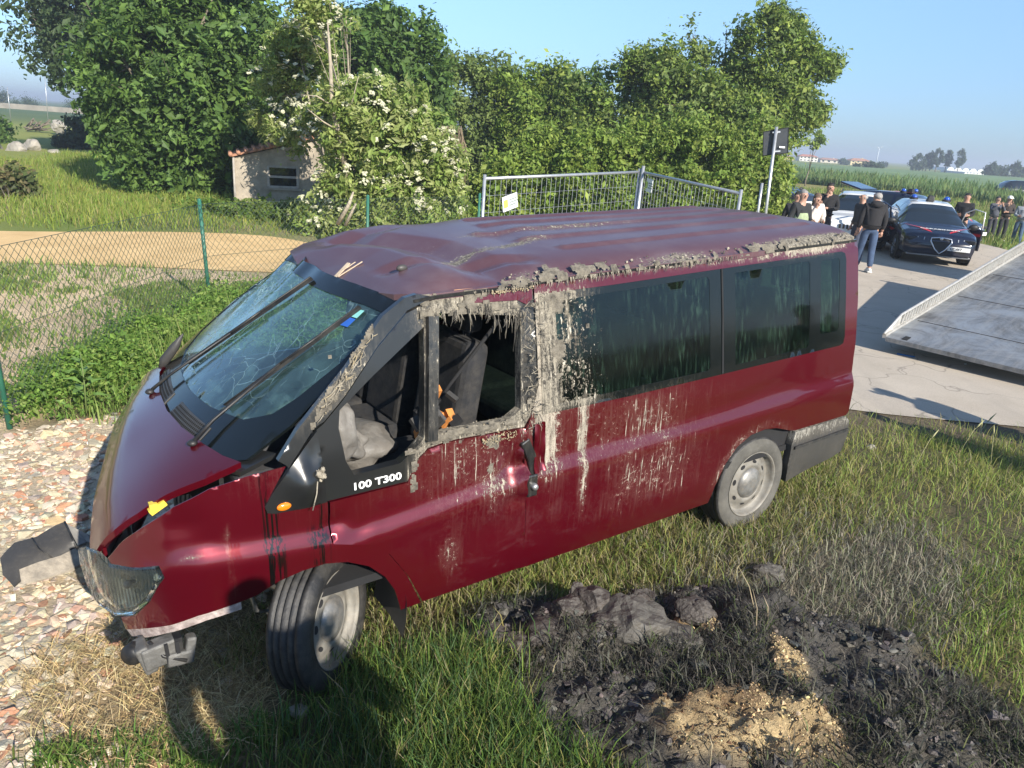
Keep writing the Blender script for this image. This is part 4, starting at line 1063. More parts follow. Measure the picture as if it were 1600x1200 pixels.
def seat(x, y, w=.46):
    m_ = MB(); m_.box((x + .02, y, .80), (.50, w, .16)); m_.box((x - .24, y, 1.16), (.15, w, .66), R=np.array(Matrix.Rotation(-.18, 3, 'Y')))
    o = bevel_obj(m_.build('seat', M_SEAT, van), .05, 3)
    h = MB().box((x - .33, y, 1.60), (.10, .26, .19)); h.tube([(x - .31, y - .06, 1.45), (x - .33, y - .06, 1.56)], .008, 6); h.tube([(x - .31, y + .06, 1.45), (x - .33, y + .06, 1.56)], .008, 6)
    bevel_obj(h.build('headrest', M_SEAT, o), .03, 3)
    for p in o.data.polygons: p.use_smooth = False
for x, ys_ in ((-.66, (.45, -.15, -.62)), (-1.75, (.5, 0, -.5)), (-2.55, (.5, 0, -.5)), (-3.30, (.5, 0, -.5))):
    for y in ys_: seat(x, y)
_b = MB().tube([(-1.0, .78, 1.62), (-.75, .74, 1.32), (-.58, .68, 1.05)], .010, 5); _b.build('seat_belt', M_DARK, van); MB().tube([(-.42, .30, 1.32), (-.20, .38, 1.30)], .006, 5).build('belt_stalk', M_DARK, van)
_b = MB().box((-.42, .30, 1.32), (.05, .03, .025)); _b.build('belt_buckle', basic('buckle_orange', (.8, .12, .03), .5, var=.1), van)
_b = MB().box((-.70, .30, 1.50), (.05, .08, .12)); bevel_obj(_b.build('label_card', basic('cream_label', (.75, .72, .5), .7, var=.1), van), .005)
_b = MB()
random.seed(11)
for i in range(14):
    c = (-.62 + random.uniform(-.12, .1), .80 + random.uniform(-.08, .05), 1.16 + random.uniform(-.03, .16))
    _b.box(c, (random.uniform(.015, .05), random.uniform(.02, .05), random.uniform(.03, .12)), i % 3, np.array(Matrix.Rotation(random.uniform(-1, 1), 3, 'X') @ Matrix.Rotation(random.uniform(-1, 1), 3, 'Y')))
_b.build('burst_door_trim', [basic('orange_foam', (.55, .21, .05), .8, var=.4), M_PLASTIC, M_DARK], van)
_b = MB().box((-.82, .80, 1.775), (.2, .05, .045)); _b.build('foam_strip', M_WOOD, van)

# wheels: tyre with tread grooves, steel rim, cap
def wheel(c, R, tyre_m, rim_m, name='wheel', side=1):
    root = MB()
    W = .195; r = .327
    prof = [(.222, -.085), (.242, -.098), (.275, -.101), (.300, -.096), (.316, -.084)]
    y = -.078
    for g in (-.05, -.018, .018, .05):
        prof += [(.3265, y), (.3265, g - .006), (.318, g - .005), (.318, g + .005), (.3265, g + .006)]; y = g + .008
    prof += [(.3265, .078), (.316, .084), (.300, .096), (.275, .101), (.242, .098), (.222, .085)]
    q_ = [i for i, p in enumerate(prof) if abs(p[1]) <= .0845 and p[0] > .31]
    root.lathe(prof[:q_[0] + 1], c, R, 64); root.lathe(prof[q_[-1]:], c, R, 64); root.lathe(prof[q_[0]:q_[-1] + 1], c, R, 64, 1)
    o = root.build('wheel', [tyre_m, M_RUBBER], van)
    rb = MB()
    pr = [(.222, .085), (.229, .094), (.221, .092), (.214, .075), (.206, .045), (.190, .040), (.172, .050), (.135, .066), (.118, .068), (.112, .058), (.105, .058)]
    rb.lathe(pr, c, R, 48); rb.lathe([(.222, -.085), (.206, -.05), (.206, .045)], c, R, 32)
    rim = rb.build('rim', rim_m, o)
    cb = MB(); cb.lathe([(.106, .060), (.102, .072), (.080, .082), (.060, .092), (.040, .096), (.0001, .097)], c, R, 40)
    cb.build('hub_cap', M_CAP, o)
    for k in range(8):
        sb = MB()
        t = 2 * math.pi * (k + .3) / 8
        pts = []
        for q in range(12):
            a = 2 * math.pi * q / 12; rr = .150 + .010 * math.sin(a); tt = t + .14 * math.cos(a)
            h = .0605 + (.147 - rr) * .53 + .003
            pts.append(np.asarray(c, float) + R @ np.array([rr * math.cos(tt), h, rr * math.sin(tt)]))
        sb.add(pts, [tuple(range(11, -1, -1))], 0, False)
        sb.build('rim_slot', M_DARK, o)
    return o
R_l = np.eye(3)
wheel((-2.933, .845, .325), R_l, M_DUSTY, M_RIM)
wheel((-2.933, -.845, .325), np.diag([1., -1., 1.]) @ np.diag([-1., 1., 1.]), M_DUSTY, M_RIM)
_st = np.array(Matrix.Rotation(math.radians(42), 3, 'Z')) @ np.array(Matrix.Rotation(math.radians(4), 3, 'X'))
FW_C = (-.02, .805, .315)
wheel(FW_C, _st, M_RUBBER, M_RIM)
wheel((0, -.80, .325), np.array(Matrix.Rotation(math.radians(32), 3, 'Z')) @ np.diag([-1., -1., 1.]), M_RUBBER, M_RIM)
# suspension and brake hose behind the front wheel, crash bracket under the wing, torn arch liner
_b = MB().tube([(.10, .45, .35), (.05, .62, .36), (.02, .72, .35)], .03, 8).tube([(.03, .55, .75), (.03, .62, .45)], .035, 10)
_b.tube([(.22, .72, .62), (.27, .76, .52), (.25, .76, .42), (.18, .74, .38)], .009, 6); _b.ball((.18, .74, .38), (.05, .05, .05), nu=12, nv=8); _b.box((.14, .66, .58), (.05, .08, .16))
_b.build('suspension', M_STEEL, van)
M_BRK = basic('dirty_alloy', (.15, .147, .138), .6, .35, var=.35, scale=16, bump=.3, bscale=40, dirt=.6, dirtcol=(.10, .09, .075))
_b = MB(); _b.box((.66, .865, .445), (.15, .07, .10), 0, np.array(Matrix.Rotation(.12, 3, 'Y'))); _b.box((.72, .84, .43), (.05, .10, .13), 0, np.array(Matrix.Rotation(.25, 3, 'Y'))); _b.box((.60, .90, .41), (.10, .03, .06), 0, np.array(Matrix.Rotation(-.1, 3, 'Y'))); _b.box((.56, .885, .43), (.04, .05, .12), 0, np.array(Matrix.Rotation(-.2, 3, 'Y')))
bevel_obj(_b.build('crash_bracket', M_BRK, van), .01, 3)
for x_ in (.605, .645): MB().box((x_, .905, .44), (.014, .012, .11), 0, np.array(Matrix.Rotation(.05, 3, 'Y'))).build('bracket_slot', M_DARK, van)
_b = MB(); _b.lathe([(.0001, .02), (.035, .015), (.045, 0), (.040, -.05), (.02, -.07)], (.77, .84, .45), np.array(Matrix.Rotation(-.8, 3, 'Z')), 16); _b.tube([(.70, .86, .50), (.66, .90, .44), (.58, .92, .40)], .008, 6); _b.box((.60, .88, .44), (.03, .05, .13)); _b.build('broken_fog_lamp', M_WIPER, van)
_lin = MB(); V = []; F = []
for i in range(9):
    t = math.radians(-12 + 62 * i / 8)
    for w in (.62, .80, .955):
        V.append((-.005 - .385 * math.cos(t) - .02 * math.sin(3 * t), w, .33 + .385 * math.sin(t) - (.10 * (1 - i / 8) if w > .9 else .05 * (1 - i / 8))))
for i in range(8):
    for j in range(2): F.append((i * 3 + j, i * 3 + j + 1, (i + 1) * 3 + j + 1, (i + 1) * 3 + j))
_lin.add(V, F); _o = _lin.build('wheel_arch_liner', M_PLASTIC, van)
_at = _o.data.attributes.new('mud', 'FLOAT', 'POINT'); _at.data.foreach_set('value', np.full(len(_o.data.vertices), .08, np.float32))
# crumpled latch at the rear edge of the door
_b = MB(); L = side_fn(.02)
def lp(u, z, d=0.0): return side_fn(.012 + d)(np.array([u]), np.array([z]))[0]
_b.box(lp(-1.07, .985, -.006), (.055, .022, .13), 0, np.array(Matrix.Rotation(.45, 3, 'Y'))); _b.box(lp(-1.083, .80, -.010), (.062, .016, .12), 0); _b.box(lp(-1.092, .89, -.008), (.035, .020, .14), 0, np.array(Matrix.Rotation(.2, 3, 'Y')))
_o = bevel_obj(_b.build('door_latch', M_BLACK, van), .008)
_at = _o.data.attributes.new('mud', 'FLOAT', 'POINT'); _at.data.foreach_set('value', np.full(len(_o.data.vertices), .12, np.float32))
_b = MB().lathe([(.0001, .012), (.014, .012), (.018, 0), (.018, -.02)], lp(-1.085, .80, .012), None, 14); _b.build('latch_pin', M_STEEL, van)
_cf = MB(); V = []; F = []
for i in range(12):
    z = .86 + .26 * i / 11
    for j in range(5):
        u = -1.10 - .018 * j + .004 * math.sin(i * .9 + j)
        V.append(lp(u, z, .004 + .010 * math.sin(i * .8 + j * 1.1) * math.sin(math.pi * i / 11) + .012 * math.sin(j * 1.6)))
for i in range(11):
    for j in range(4): F.append((i * 5 + j, (i + 1) * 5 + j, (i + 1) * 5 + j + 1, i * 5 + j + 1))
_cf.add(V, F); _o = _cf.build('crumpled_pillar_skin', M_RED, van)
_at = _o.data.attributes.new('mud', 'FLOAT', 'POINT'); _at.data.foreach_set('value', np.full(len(_o.data.vertices), -.02, np.float32))

# caked mud: crusts lying on the skin, clods, hanging roots and grass (uncountable)
M_CRUST = basic('mud_crust', (.078, .070, .057), .85, var=.45, scale=22, bump=.8, bscale=70, vcol=(.155, .137, .108), dirt=.75, dirtcol=(.30, .265, .20))
_CV = []; _CF = []; _cn = 0
def crust(us, zs, dens, fn, thick=.02, f=34.0, seed=0):
    "grid over the surface, kept only where the noise beats the density"
    global _cn
    A, B = np.meshgrid(us, zs, indexing='ij'); a = A.ravel(); b = B.ravel(); P = fn(a, b)
    k1 = f / 5.0; nz = np.array([.5 + .42 * mnoise.fractal(Vector((p * k1, q * k1 * 1.5, seed * 7.3)), 1.0, 2.1, 4) + .26 * mnoise.noise(Vector((p * k1 * .25, q * k1 * .3, seed * 3.1))) for p, q in zip(a, b)])
    h = nz + dens(a, b) - 1.0
    N = np.gradient(P.reshape(A.shape + (3,)), axis=0); T = np.gradient(P.reshape(A.shape + (3,)), axis=1); n = np.cross(N, T).reshape(-1, 3); n /= np.linalg.norm(n, axis=1)[:, None] + 1e-9
    n[n[:, 1] < 0] *= -1
    Q = P + n * (np.tanh(np.clip(h, -.05, 1) * 2.2) * thick + .0006)[:, None]
    q, w = A.shape; i = (np.arange(q - 1)[:, None] * w + np.arange(w - 1)[None]).ravel(); F = np.stack([i, i + 1, i + w + 1, i + w], 1)
    k = h[F].max(1) > 0; F = F[k]
    _CV.append(Q); _CF.append(F + _cn); _cn += len(Q)
def gut_fn(a, b):
    z = gut(a, np.full_like(a, .82)) + b; e = np.clip(b / .07, 0, 1)
    return np.stack([a, side_y(a, np.minimum(z, 1.87)) + .016 - .075 * e ** 2, z], 1)
fs = side_fn(.004)
crust(np.arange(-3.86, -.62, .0075), np.arange(-.018, .066, .0075), lambda a, b: .30 * sm(-.66, -1.0, a) - .1 * sm(-2.3, -3.0, a) * (1 - sm(-3.3, -3.7, a)) + .12 * np.exp(-((b - .012) / .02) ** 2) - .22 * sm(.03, .065, b) + .10 * np.sin(a * 4 + 1), gut_fn, .008, 85, 1)
crust(np.arange(-1.17, -.52, .0075), np.arange(1.69, 1.80, .0075), lambda a, b: .40 - .4 * sm(-.75, -1.0, a) * sm(1.72, 1.76, b) - .3 * (a < -.98) * (b > 1.7), fs, .008, 85, 2)
crust(np.arange(-1.19, -1.045, .0075), np.arange(.98, 1.72, .0075), lambda a, b: .12 + .15 * np.sin(b * 11) - .35 * np.exp(-((a + 1.14) / .025) ** 2) * np.exp(-((b - 1.35) / .12) ** 2), fs, .007, 80, 3)
crust(np.arange(-1.06, -.40, .0075), np.arange(1.085, 1.175, .0075), lambda a, b: .28 + .25 * np.exp(-((b - 1.145 + .03 * (a > -.5)) / .02) ** 2) - .4 * sm(1.11, 1.09, b), fs, .009, 85, 4)
crust(np.arange(-.52, -.38, .0075), np.arange(.80, 1.12, .0075), lambda a, b: .62 * np.exp(-((a + .44) / .026) ** 2) - .06, fs, .014, 70, 5)
crust(np.arange(-1.75, -1.17, .0075), np.arange(1.15, 1.76, .0075), lambda a, b: .06 + .22 * np.exp(-((a + 1.25) / .09) ** 2) - .5 * sm(-1.5, -1.7, a) + .12 * np.sin(a * 38), fs, .005, 40, 6)
crust(np.arange(-1.0, -.72, .0075), np.arange(.80, 1.10, .0075), lambda a, b: .02 + .34 * np.exp(-((a + .885 - .03 * np.sin(b * 9)) / .035) ** 2), fs, .004, 50, 7)
crust(np.arange(-.30, .02, .0075), np.arange(1.30, 1.70, .0075), lambda a, b: .10 + .38 * np.exp(-((a + .30 - (1.66 - b) * .83 - .02) / .02) ** 2), side_fn(.010), .010, 40, 8)
_me = np_mesh('mud_crust', np.concatenate(_CV), np.concatenate(_CF))
tag(link_mesh('mud_crust', _me, M_CRUST, van), kind='stuff')
_b = MB(); random.seed(5)
def lump(p, s, m=0): _b.ball(p, (s * random.uniform(.8, 1.6), s * .55, s * random.uniform(.6, 1.1)), m, 7, 5, wob=.9)
for i in range(90):
    x = -1.0 - random.random() ** 1.2 * 2.8
    z = float(gut(x, .82)) + random.uniform(-.01, .04); y = float(side_y(x, min(z, 1.86))) + .006 - (.03 if z > float(gut(x, .82)) + .02 else 0)
    lump((x, y, z), random.uniform(.006, .017), 0 if random.random() < .6 else 1)
for i in range(280):
    u = random.uniform(-1.03, -.50); lump(lp(u, 1.148 + random.uniform(-.012, .018) * random.random(), -.01 - random.random() * .08), random.uniform(.003, .011), random.choice((0, 0, 1, 2)))
for i in range(160): lump(lp(random.uniform(-1.0, -.8), random.gauss(1.09, .015), .004), random.uniform(.003, .007), 2)
for i in range(110): lump(lp(-1.02 + random.uniform(-.12, .12), 1.778 + random.uniform(-.010, .008), .002), random.uniform(.003, .007), 2)
def strand(p, L, dx=0.0, m=0):
    q = np.asarray(p, float); _b.tube([q, q + np.array([dx * .4, .006, -L * .5]), q + np.array([dx, .003, -L])], [.0028, .0022, .0008], 4, m, caps=False)
for i in range(95):
    u = random.uniform(-1.08, -.60); strand(lp(u, 1.70 - (.045 if u < -.9 else 0) + random.uniform(-.02, .03), .002), random.uniform(.015, .07) * (2.2 if random.random() < .10 else 1), random.uniform(-.02, .02), random.choice((0, 0, 0, 1)))
for i in range(160):
    x = random.uniform(-2.6, -.8); strand((x, float(side_y(x, 1.80)) + .012, float(gut(x, .82)) - .006), random.uniform(.01, .045), random.uniform(-.015, .015), random.choice((0, 1, 1)))
for i in range(120):
    u = random.uniform(-1.16, -1.06); p = lp(u, random.uniform(1.1, 1.75), .008); a = random.uniform(0, 6.28); L = random.uniform(.02, .05); _b.tube([p, p + np.array([math.cos(a) * L, .012, math.sin(a) * L])], [.0025, .0008], 4, random.choice((0, 1, 1)), caps=False)
for i in range(70):   # pale grass smeared along the pillar
    q = random.betavariate(2.2, 2.2); u = -.30 + .30 * q + random.gauss(0, .010); z = 1.67 - .33 * q + random.gauss(0, .010)
    p = lp(u, z, .012); k = random.uniform(.012, .04); d = np.array([.62, .02, -.70]) * k * random.choice((1, -1)) + np.array([random.gauss(0, .010), random.uniform(.0, .012), random.gauss(0, .010)])
    _b.tube([p, p + d * .5 + np.array([0, .004, 0]), p + d], [.0024, .002, .0008], 4, random.choice((1, 1, 2)), caps=False)
_o = tag(_b.build('caked_mud', [M_MUD, M_DRYMUD, M_STRAWBIT], van), kind='stuff')

# lettering on the mirror trim
def text_mesh(name, body, size, mat, parent, frame, depth=.002, spacing=1.0, bold=.0):
    "flat lettering; frame: 4x4 Matrix that places the text plane"
    cu = bpy.data.curves.new(name, 'FONT'); cu.body = body; cu.size = size; cu.align_x = 'CENTER'; cu.align_y = 'CENTER'; cu.extrude = depth; cu.space_character = spacing; cu.offset = bold
    tmp = bpy.data.objects.new(name + '_tmp', cu); COL.objects.link(tmp)
    bpy.context.view_layer.update()
    me = bpy.data.meshes.new_from_object(tmp.evaluated_get(bpy.context.evaluated_depsgraph_get()))
    bpy.data.objects.remove(tmp); me.name = name
    me.transform(frame); me.materials.clear()
    return link_mesh(name, me, mat, parent)
def side_frame(u, z, off, du=.1):
    p = Vector(side_fn(off)(np.array([u]), np.array([z]))[0]); ex = Vector((-1, 0, 0)); q = Vector(side_fn(off)(np.array([u]), np.array([z + .02]))[0]); ey = (q - p).normalized()
    ex = (ex - ey * ex.dot(ey)).normalized(); ez = ex.cross(ey)
    return Matrix(((ex.x, ey.x, ez.x, p.x), (ex.y, ey.y, ez.y, p.y), (ex.z, ey.z, ez.z, p.z), (0, 0, 0, 1)))
text_mesh('lettering', '100 T300', .046, M_WHITE, van, side_frame(-.262, 1.008, .004) @ Matrix.Diagonal((1.32, 1, 1, 1)), .001, 1.0, .0012)
# ============================================================ trees, bushes
def n3(P, f, seed):
    r = np.random.default_rng(seed); s = np.zeros(len(P))
    for k in range(7):
        d = r.normal(size=3); d /= np.linalg.norm(d); e = r.normal(size=3); e /= np.linalg.norm(e)
        s += np.sin(P @ d * f * r.uniform(.7, 1.5) + r.uniform(0, 6.28) + 1.2 * np.sin(P @ e * f * .7 + r.uniform(0, 6.28)))
    return s / 7 * 1.6
M_LEAF = attr_mat('leaf_blades', .55, spec=.35, trans=.46, var=.1, vscale=3)
M_BARK = basic('bark', (.17, .14, .105), .95, var=.4, scale=6, stretch=(4, 4, 1), bump=.6, bscale=20)
M_PALEBARK = basic('pale_dead_bark', (.34, .29, .22), .95, var=.3, scale=6, bump=.4, bscale=25)
def leaf_mesh(name, C, per, spread, size, cols, mat, parent, aspect=.55, droop=.25, cup=.18, kind=None, sprays=0):
    "clusters C (n,3); per leaves round each; every leaf a folded rhombus"
    n = len(C) * per
    if sprays:
        cc = C - C.mean(0); dr = cc / (np.linalg.norm(cc, axis=1)[:, None] + .3) + rng.normal(0, .55, C.shape) + np.array([0, 0, -.15]); dr /= np.linalg.norm(dr, axis=1)[:, None]
        P = np.repeat(C, per, 0) + np.repeat(dr, per, 0) * (rng.uniform(-1, 1.4, n) * sprays)[:, None] + rng.normal(0, 1, (n, 3)) * spread * .55
        cn = rng.normal(0, 1, C.shape) * .45 + dr * .5 + np.array([.05, -.1, .6])
        nrm = np.repeat(cn, per, 0) + rng.normal(0, 1, (n, 3)) * .42
    else:
        P = np.repeat(C, per, 0) + rng.normal(0, 1, (n, 3)) * spread
        nrm = rng.normal(0, 1, (n, 3)) * .75 + np.array([.15, -.25, .75])
    nrm /= np.linalg.norm(nrm, axis=1)[:, None]
    a = rng.normal(0, 1, (n, 3)); a -= nrm * (a * nrm).sum(1)[:, None]; a /= np.linalg.norm(a, axis=1)[:, None]
    a[:, 2] -= droop; a /= np.linalg.norm(a, axis=1)[:, None]
    b = np.cross(nrm, a); L = size * np.clip(rng.lognormal(-.08, .48, n), .35, 2.3)
    V = np.empty((n, 4, 3))
    V[:, 0] = P - a * (L * .5)[:, None]; V[:, 2] = P + a * (L * .5)[:, None]
    V[:, 1] = P + b * (L * aspect * .5)[:, None] + nrm * (L * cup)[:, None] * .5; V[:, 3] = P - b * (L * aspect * .5)[:, None] + nrm * (L * cup)[:, None] * .5
    q = np.arange(n)[:, None] * 4
    F = np.concatenate([q + [0, 1, 2], q + [0, 2, 3]], 0)
    pal = np.array(cols); base = pal[rng.integers(0, len(pal), len(C))] * rng.uniform(.75, 1.25, (len(C), 1))
    col = np.repeat(base, per, 0) * rng.uniform(.8, 1.2, (n, 1))
    me = np_mesh(name, V.reshape(-1, 3), F, smooth=False, attrs={'col': np.repeat(col[:, None], 4, 1).reshape(-1, 3)})
    o = link_mesh(name, me, mat, parent)
    return o
def crown_points(blobs, n, freq, thr, seed, hollow=.55):
    W = np.array([b[1][0] * b[1][1] + b[1][0] * b[1][2] for b in blobs]); W = W / W.sum(); out = []
    i = rng.choice(len(blobs), n * 4, p=W)
    c = np.array([b[0] for b in blobs])[i]; r = np.array([b[1] for b in blobs])[i]
    d = rng.normal(size=(len(i), 3)); d /= np.linalg.norm(d, axis=1)[:, None]
    # lumpy surface
    lump = 1 + .24 * n3(d * 2.0 + c * .7, 1.8, seed) + .14 * n3(d * 4.5 + c, 2.0, seed + 1)
    rad = (hollow + (1 - hollow) * rng.random(len(i)) ** .6) * lump
    P = c + d * r * rad[:, None]
    f_ = .45 * n3(P, freq * .9, seed + 2) + .75 * n3(P, freq * 3.0, seed + 5) + rng.normal(0, .06, len(P)); keep = f_ > np.quantile(f_, float(np.clip(.69 + thr * .5, .2, .75)))
    return P[keep][:n]
def px_blobs(L, y, flat=1.0):
    out = []
    for b in L:
        u, v, r = b[:3]; yy = y + (b[3] if len(b) > 3 else 0); p = dpt(u, v, yy); R = r / 1178.8 * yy * 1.02
        out.append((p, np.array([R, R * .9 * flat, R * .92])))
    return out
def limbs(mb, base, blobs, r0, seed, k=None):
    rr = random.Random(seed)
    cs = sorted(blobs, key=lambda b: -b[1][0])[:k] if k else blobs
    top = np.mean([b[0] for b in blobs], 0); fork = np.array([base[0] * .6 + top[0] * .4, base[1] * .6 + top[1] * .4, base[2] + (top[2] - base[2]) * .35])
    mb.tube([base - np.array([0, 0, .2]), base * .6 + fork * .4 + np.array([rr.uniform(-.1, .1), 0, 0]), fork], [r0 * 1.25, r0, r0 * .8], 8)
    for c, r in cs:
        e = c + np.array([rr.uniform(-.3, .3), rr.uniform(-.3, .3), .3]) * r; m = fork * .5 + e * .5 + np.array([rr.uniform(-.2, .2), rr.uniform(-.2, .2), rr.uniform(-.1, .3)]) * np.linalg.norm(e - fork) * .4
        mb.tube([fork, m, e], [r0 * .42, r0 * .24, r0 * .07], 6)
        for q in range(5):
            s = fork * (.5 - .1 * q) + m * .2 + e * (.3 + .1 * q); t = c + np.array([rr.gauss(0, 1), rr.gauss(0, 1), rr.gauss(0, 1)]) * r * .55
            mb.tube([s * .3 + m * .7 if q < 2 else m * .4 + e * .6, t], [r0 * .11, r0 * .03], 4, caps=False)
def tree(name, label, cat, base, blobs, n, per, spread, size, cols, r0=.18, freq=1.6, thr=-.25, seed=1, group=None, aspect=.55, droop=.25, hollow=.5, bark=None, klimb=None):
    base = np.asarray(base, float); base[2] = float(height(base[0], base[1])) if base[2] == 0 else base[2]
    root = empty(name, tuple(base), 0, label, cat, group)
    B = [(np.asarray(c) - base, r) for c, r in blobs]
    C = crown_points(B, n, freq, thr, seed, hollow)
    C = C[:int(len(C) * .85)]
    leaf_mesh('crown', C, int(per * 1.6), spread, size, cols, M_LEAF, root, aspect, droop, sprays=spread * 1.7)
    mb = MB(); limbs(mb, np.zeros(3), B, r0, seed, klimb); mb.build('trunk', bark or M_BARK, root)
    return root
LG = [(0.189, 0.283, 0.049), (0.251, 0.344, 0.062), (0.153, 0.236, 0.044), (0.313, 0.381, 0.083)]
DG = [(0.099, 0.18, 0.041), (0.126, 0.216, 0.047), (0.157, 0.256, 0.055), (0.086, 0.152, 0.041)]
EG = [(.25, .33, .08), (.31, .37, .11), (.19, .28, .06), (.36, .40, .15)]
GG = [(0.179, 0.244, 0.069), (0.225, 0.29, 0.085), (0.144, 0.206, 0.057)]
tree('broadleaf_tree', 'tall loose crowned tree rising behind the dense dark tree at the left edge', 'tree', gpt(215, 290) * np.array([1.5, 1.5, 0]), px_blobs([(70, 55, 52), (45, 15, 45), (110, 95, 38), (120, 140, 24), (170, 110, 50), (200, 40, 75), (120, 10, 60), (290, 10, 80), (350, 20, 60), (185, 150, 34), (245, 110, 50), (150, -50, 90), (270, -70, 100)], 38), 3400, 7, .24, .24, [(.075, .12, .045), (.10, .15, .06), (.06, .10, .035)], .26, 1.5, .05, 11, aspect=.5)
tree('broadleaf_tree', 'dense dark green rounded tree beside the ruined shed', 'tree', gpt(275, 303), px_blobs([(290, 110, 105), (225, 150, 78), (345, 190, 98), (265, 225, 88), (375, 70, 85), (405, 140, 66), (200, 95, 62), (310, 272, 50), (222, 215, 55), (330, 20, 80), (250, 50, 78), (240, 275, 34), (380, 250, 55), (185, 170, 36)], 24), 7800, 7, .17, .165, DG, .24, 1.5, -.35, 12, aspect=.55)
tree('broadleaf_tree', 'dark rounded tree crown showing behind the top of the flowering elder', 'tree', gpt(600, 300) * np.array([1.1, 1.1, 0]), px_blobs([(600, 95, 72), (555, 70, 48), (650, 130, 48), (540, 100, 60), (640, 80, 26), (660, 190, 50), (580, 160, 70), (520, 50, 30), (590, 40, 26)], 30), 3600, 7, .20, .20, DG, .2, 1.5, -.3, 13)
# flowering elder with its dead leaning stem
_eb = px_blobs([(490, 30, 36), (475, 85, 46, 1.8), (450, 130, 40, 2.6), (435, 178, 40, 3.2), (470, 190, 46, 2.2), (560, 185, 62), (620, 185, 50), (650, 240, 58), (575, 250, 66), (545, 300, 46), (610, 310, 58), (675, 305, 46), (505, 335, 40), (500, 190, 38, 1.2), (690, 260, 30), (540, 30, 18), (560, 345, 46), (650, 345, 46)], 17.5)
eld = tree('elder_tree', 'flowering elder with creamy white blossom heads growing over the shed', 'tree', gpt(540, 345) * np.array([.98, .98, 0]), _eb, 8200, 7, .12, .115, EG, .12, 2.0, -.40, 14, aspect=.42, bark=M_PALEBARK)
_bp = np.array(eld.location)
_mb = MB()
def pp(u, v, y): return dpt(u, v, y) - _bp
_mb.tube([pp(548, 300, 17.2), pp(530, 215, 17.0), pp(519, 165, 16.9), pp(516, 95, 16.9), pp(512, 35, 17)], [.075, .06, .05, .035, .015], 8)
_mb.tube([pp(519, 165, 16.9), pp(495, 150, 16.7), pp(470, 148, 16.6)], [.022, .015, .006], 5); _mb.tube([pp(530, 205, 16.9), pp(505, 190, 16.6), pp(480, 170, 16.4)], [.025, .016, .006], 5)
_mb.tube([pp(524, 190, 17), pp(550, 160, 16.7), pp(560, 120, 16.6)], [.022, .014, .005], 5)
_mb.tube([pp(528, 350, 15.5), pp(545, 320, 15.4), pp(552, 300, 15.5)], [.05, .04, .02], 6); _mb.tube([pp(540, 352, 15.4), pp(556, 318, 15.3)], [.04, .02], 6)
_mb.build('dead_stem', M_PALEBARK, eld)
Cf = crown_points([(np.asarray(c) - _bp, r * 1.04) for c, r in _eb], 4200, 2.0, -.3, 15, 1.0); Cf = Cf[(Cf[:, 1] < .35)]
_z = Cf[:, 2] + _bp[2]
Cf = Cf[rng.random(len(Cf)) < np.where(Cf[:, 0] + _bp[0] > -3.6, .75, .42)][:900]
V = []; F = []
for p in Cf:
    r = rng.uniform(.045, .095); ax = np.array([rng.normal(0, .35), -.55 + rng.normal(0, .3), .8]); ax /= np.linalg.norm(ax); e = np.cross(ax, (1, 0, 0)); e /= np.linalg.norm(e); g = np.cross(ax, e)
    p = p + ax * .08
    for k in range(11):
        t = rng.uniform(0, 6.283); q = r * math.sqrt(rng.random()); w = rng.uniform(.022, .040); c = p + (math.cos(t) * e + math.sin(t) * g) * q + ax * (r * .3 * (1 - (q / r) ** 2) + rng.uniform(-.012, .012)); b = len(V); tw = rng.uniform(0, 6.28)
        e2 = math.cos(tw) * e + math.sin(tw) * g + ax * rng.normal(0, .25); g2 = -math.sin(tw) * e + math.cos(tw) * g + ax * rng.normal(0, .25)
        V += [c + w * e2, c + w * g2, c - w * e2, c - w * g2]; F.append((b, b + 1, b + 2, b + 3))
me = np_mesh('blossom_heads', V, F, smooth=False); tag(link_mesh('blossom_heads', me, basic('cream_blossom', (.46, .45, .31), .8, var=.18, scale=30), eld), kind='stuff')
# row of trees behind the site fence
tree('broadleaf_tree', 'grey green slender tree just right of the flowering elder', 'tree', gpt(745, 300) * np.array([1.15, 1.15, 0]), px_blobs([(725, 150, 44), (760, 135, 40), (735, 205, 48), (775, 195, 46), (720, 255, 44), (700, 110, 20), (790, 120, 28), (760, 260, 50), (690, 170, 40), (690, 240, 40), (800, 160, 30)], 32), 4400, 7, .20, .14, GG, .13, 1.6, -.3, 21, bark=M_PALEBARK)
tree('broadleaf_tree', 'round topped green tree in the middle of the row behind the site fence', 'tree', gpt(850, 300) * np.array([1.1, 1.1, 0]), px_blobs([(835, 150, 40), (872, 150, 36), (850, 200, 54), (815, 190, 40), (890, 195, 44), (860, 125, 22), (850, 245, 56), (800, 140, 28), (900, 150, 32)], 31), 4200, 7, .19, .145, LG, .13, 1.6, -.34, 22)
_sumac = px_blobs([(930, 155, 40), (915, 195, 45), (960, 190, 46), (985, 150, 40), (950, 240, 54), (1000, 118, 36), (970, 125, 30), (905, 150, 34), (1000, 190, 46)], 30)
sm_ = tree('sumac_tree', 'tree with upright feathery shoots left of the big right hand tree', 'tree', gpt(940, 300) * np.array([1.1, 1.1, 0]), _sumac, 4000, 7, .18, .14, LG + GG, .11, 1.6, -.4, 23)
_bp = np.array(sm_.location); Cs = []
for (u, v) in ((912, 118), (922, 108), (934, 108), (942, 122), (975, 108), (988, 104), (998, 118), (905, 130)):
    a = pp(u + 6, v + 50, 29.6); b = pp(u, v, 29.6)
    for k in range(26): Cs.append(a + (b - a) * (k / 25) + rng.normal(0, .10, 3))
leaf_mesh('shoots', np.array(Cs), 6, .12, .24, DG, M_LEAF, sm_, .3, .5)
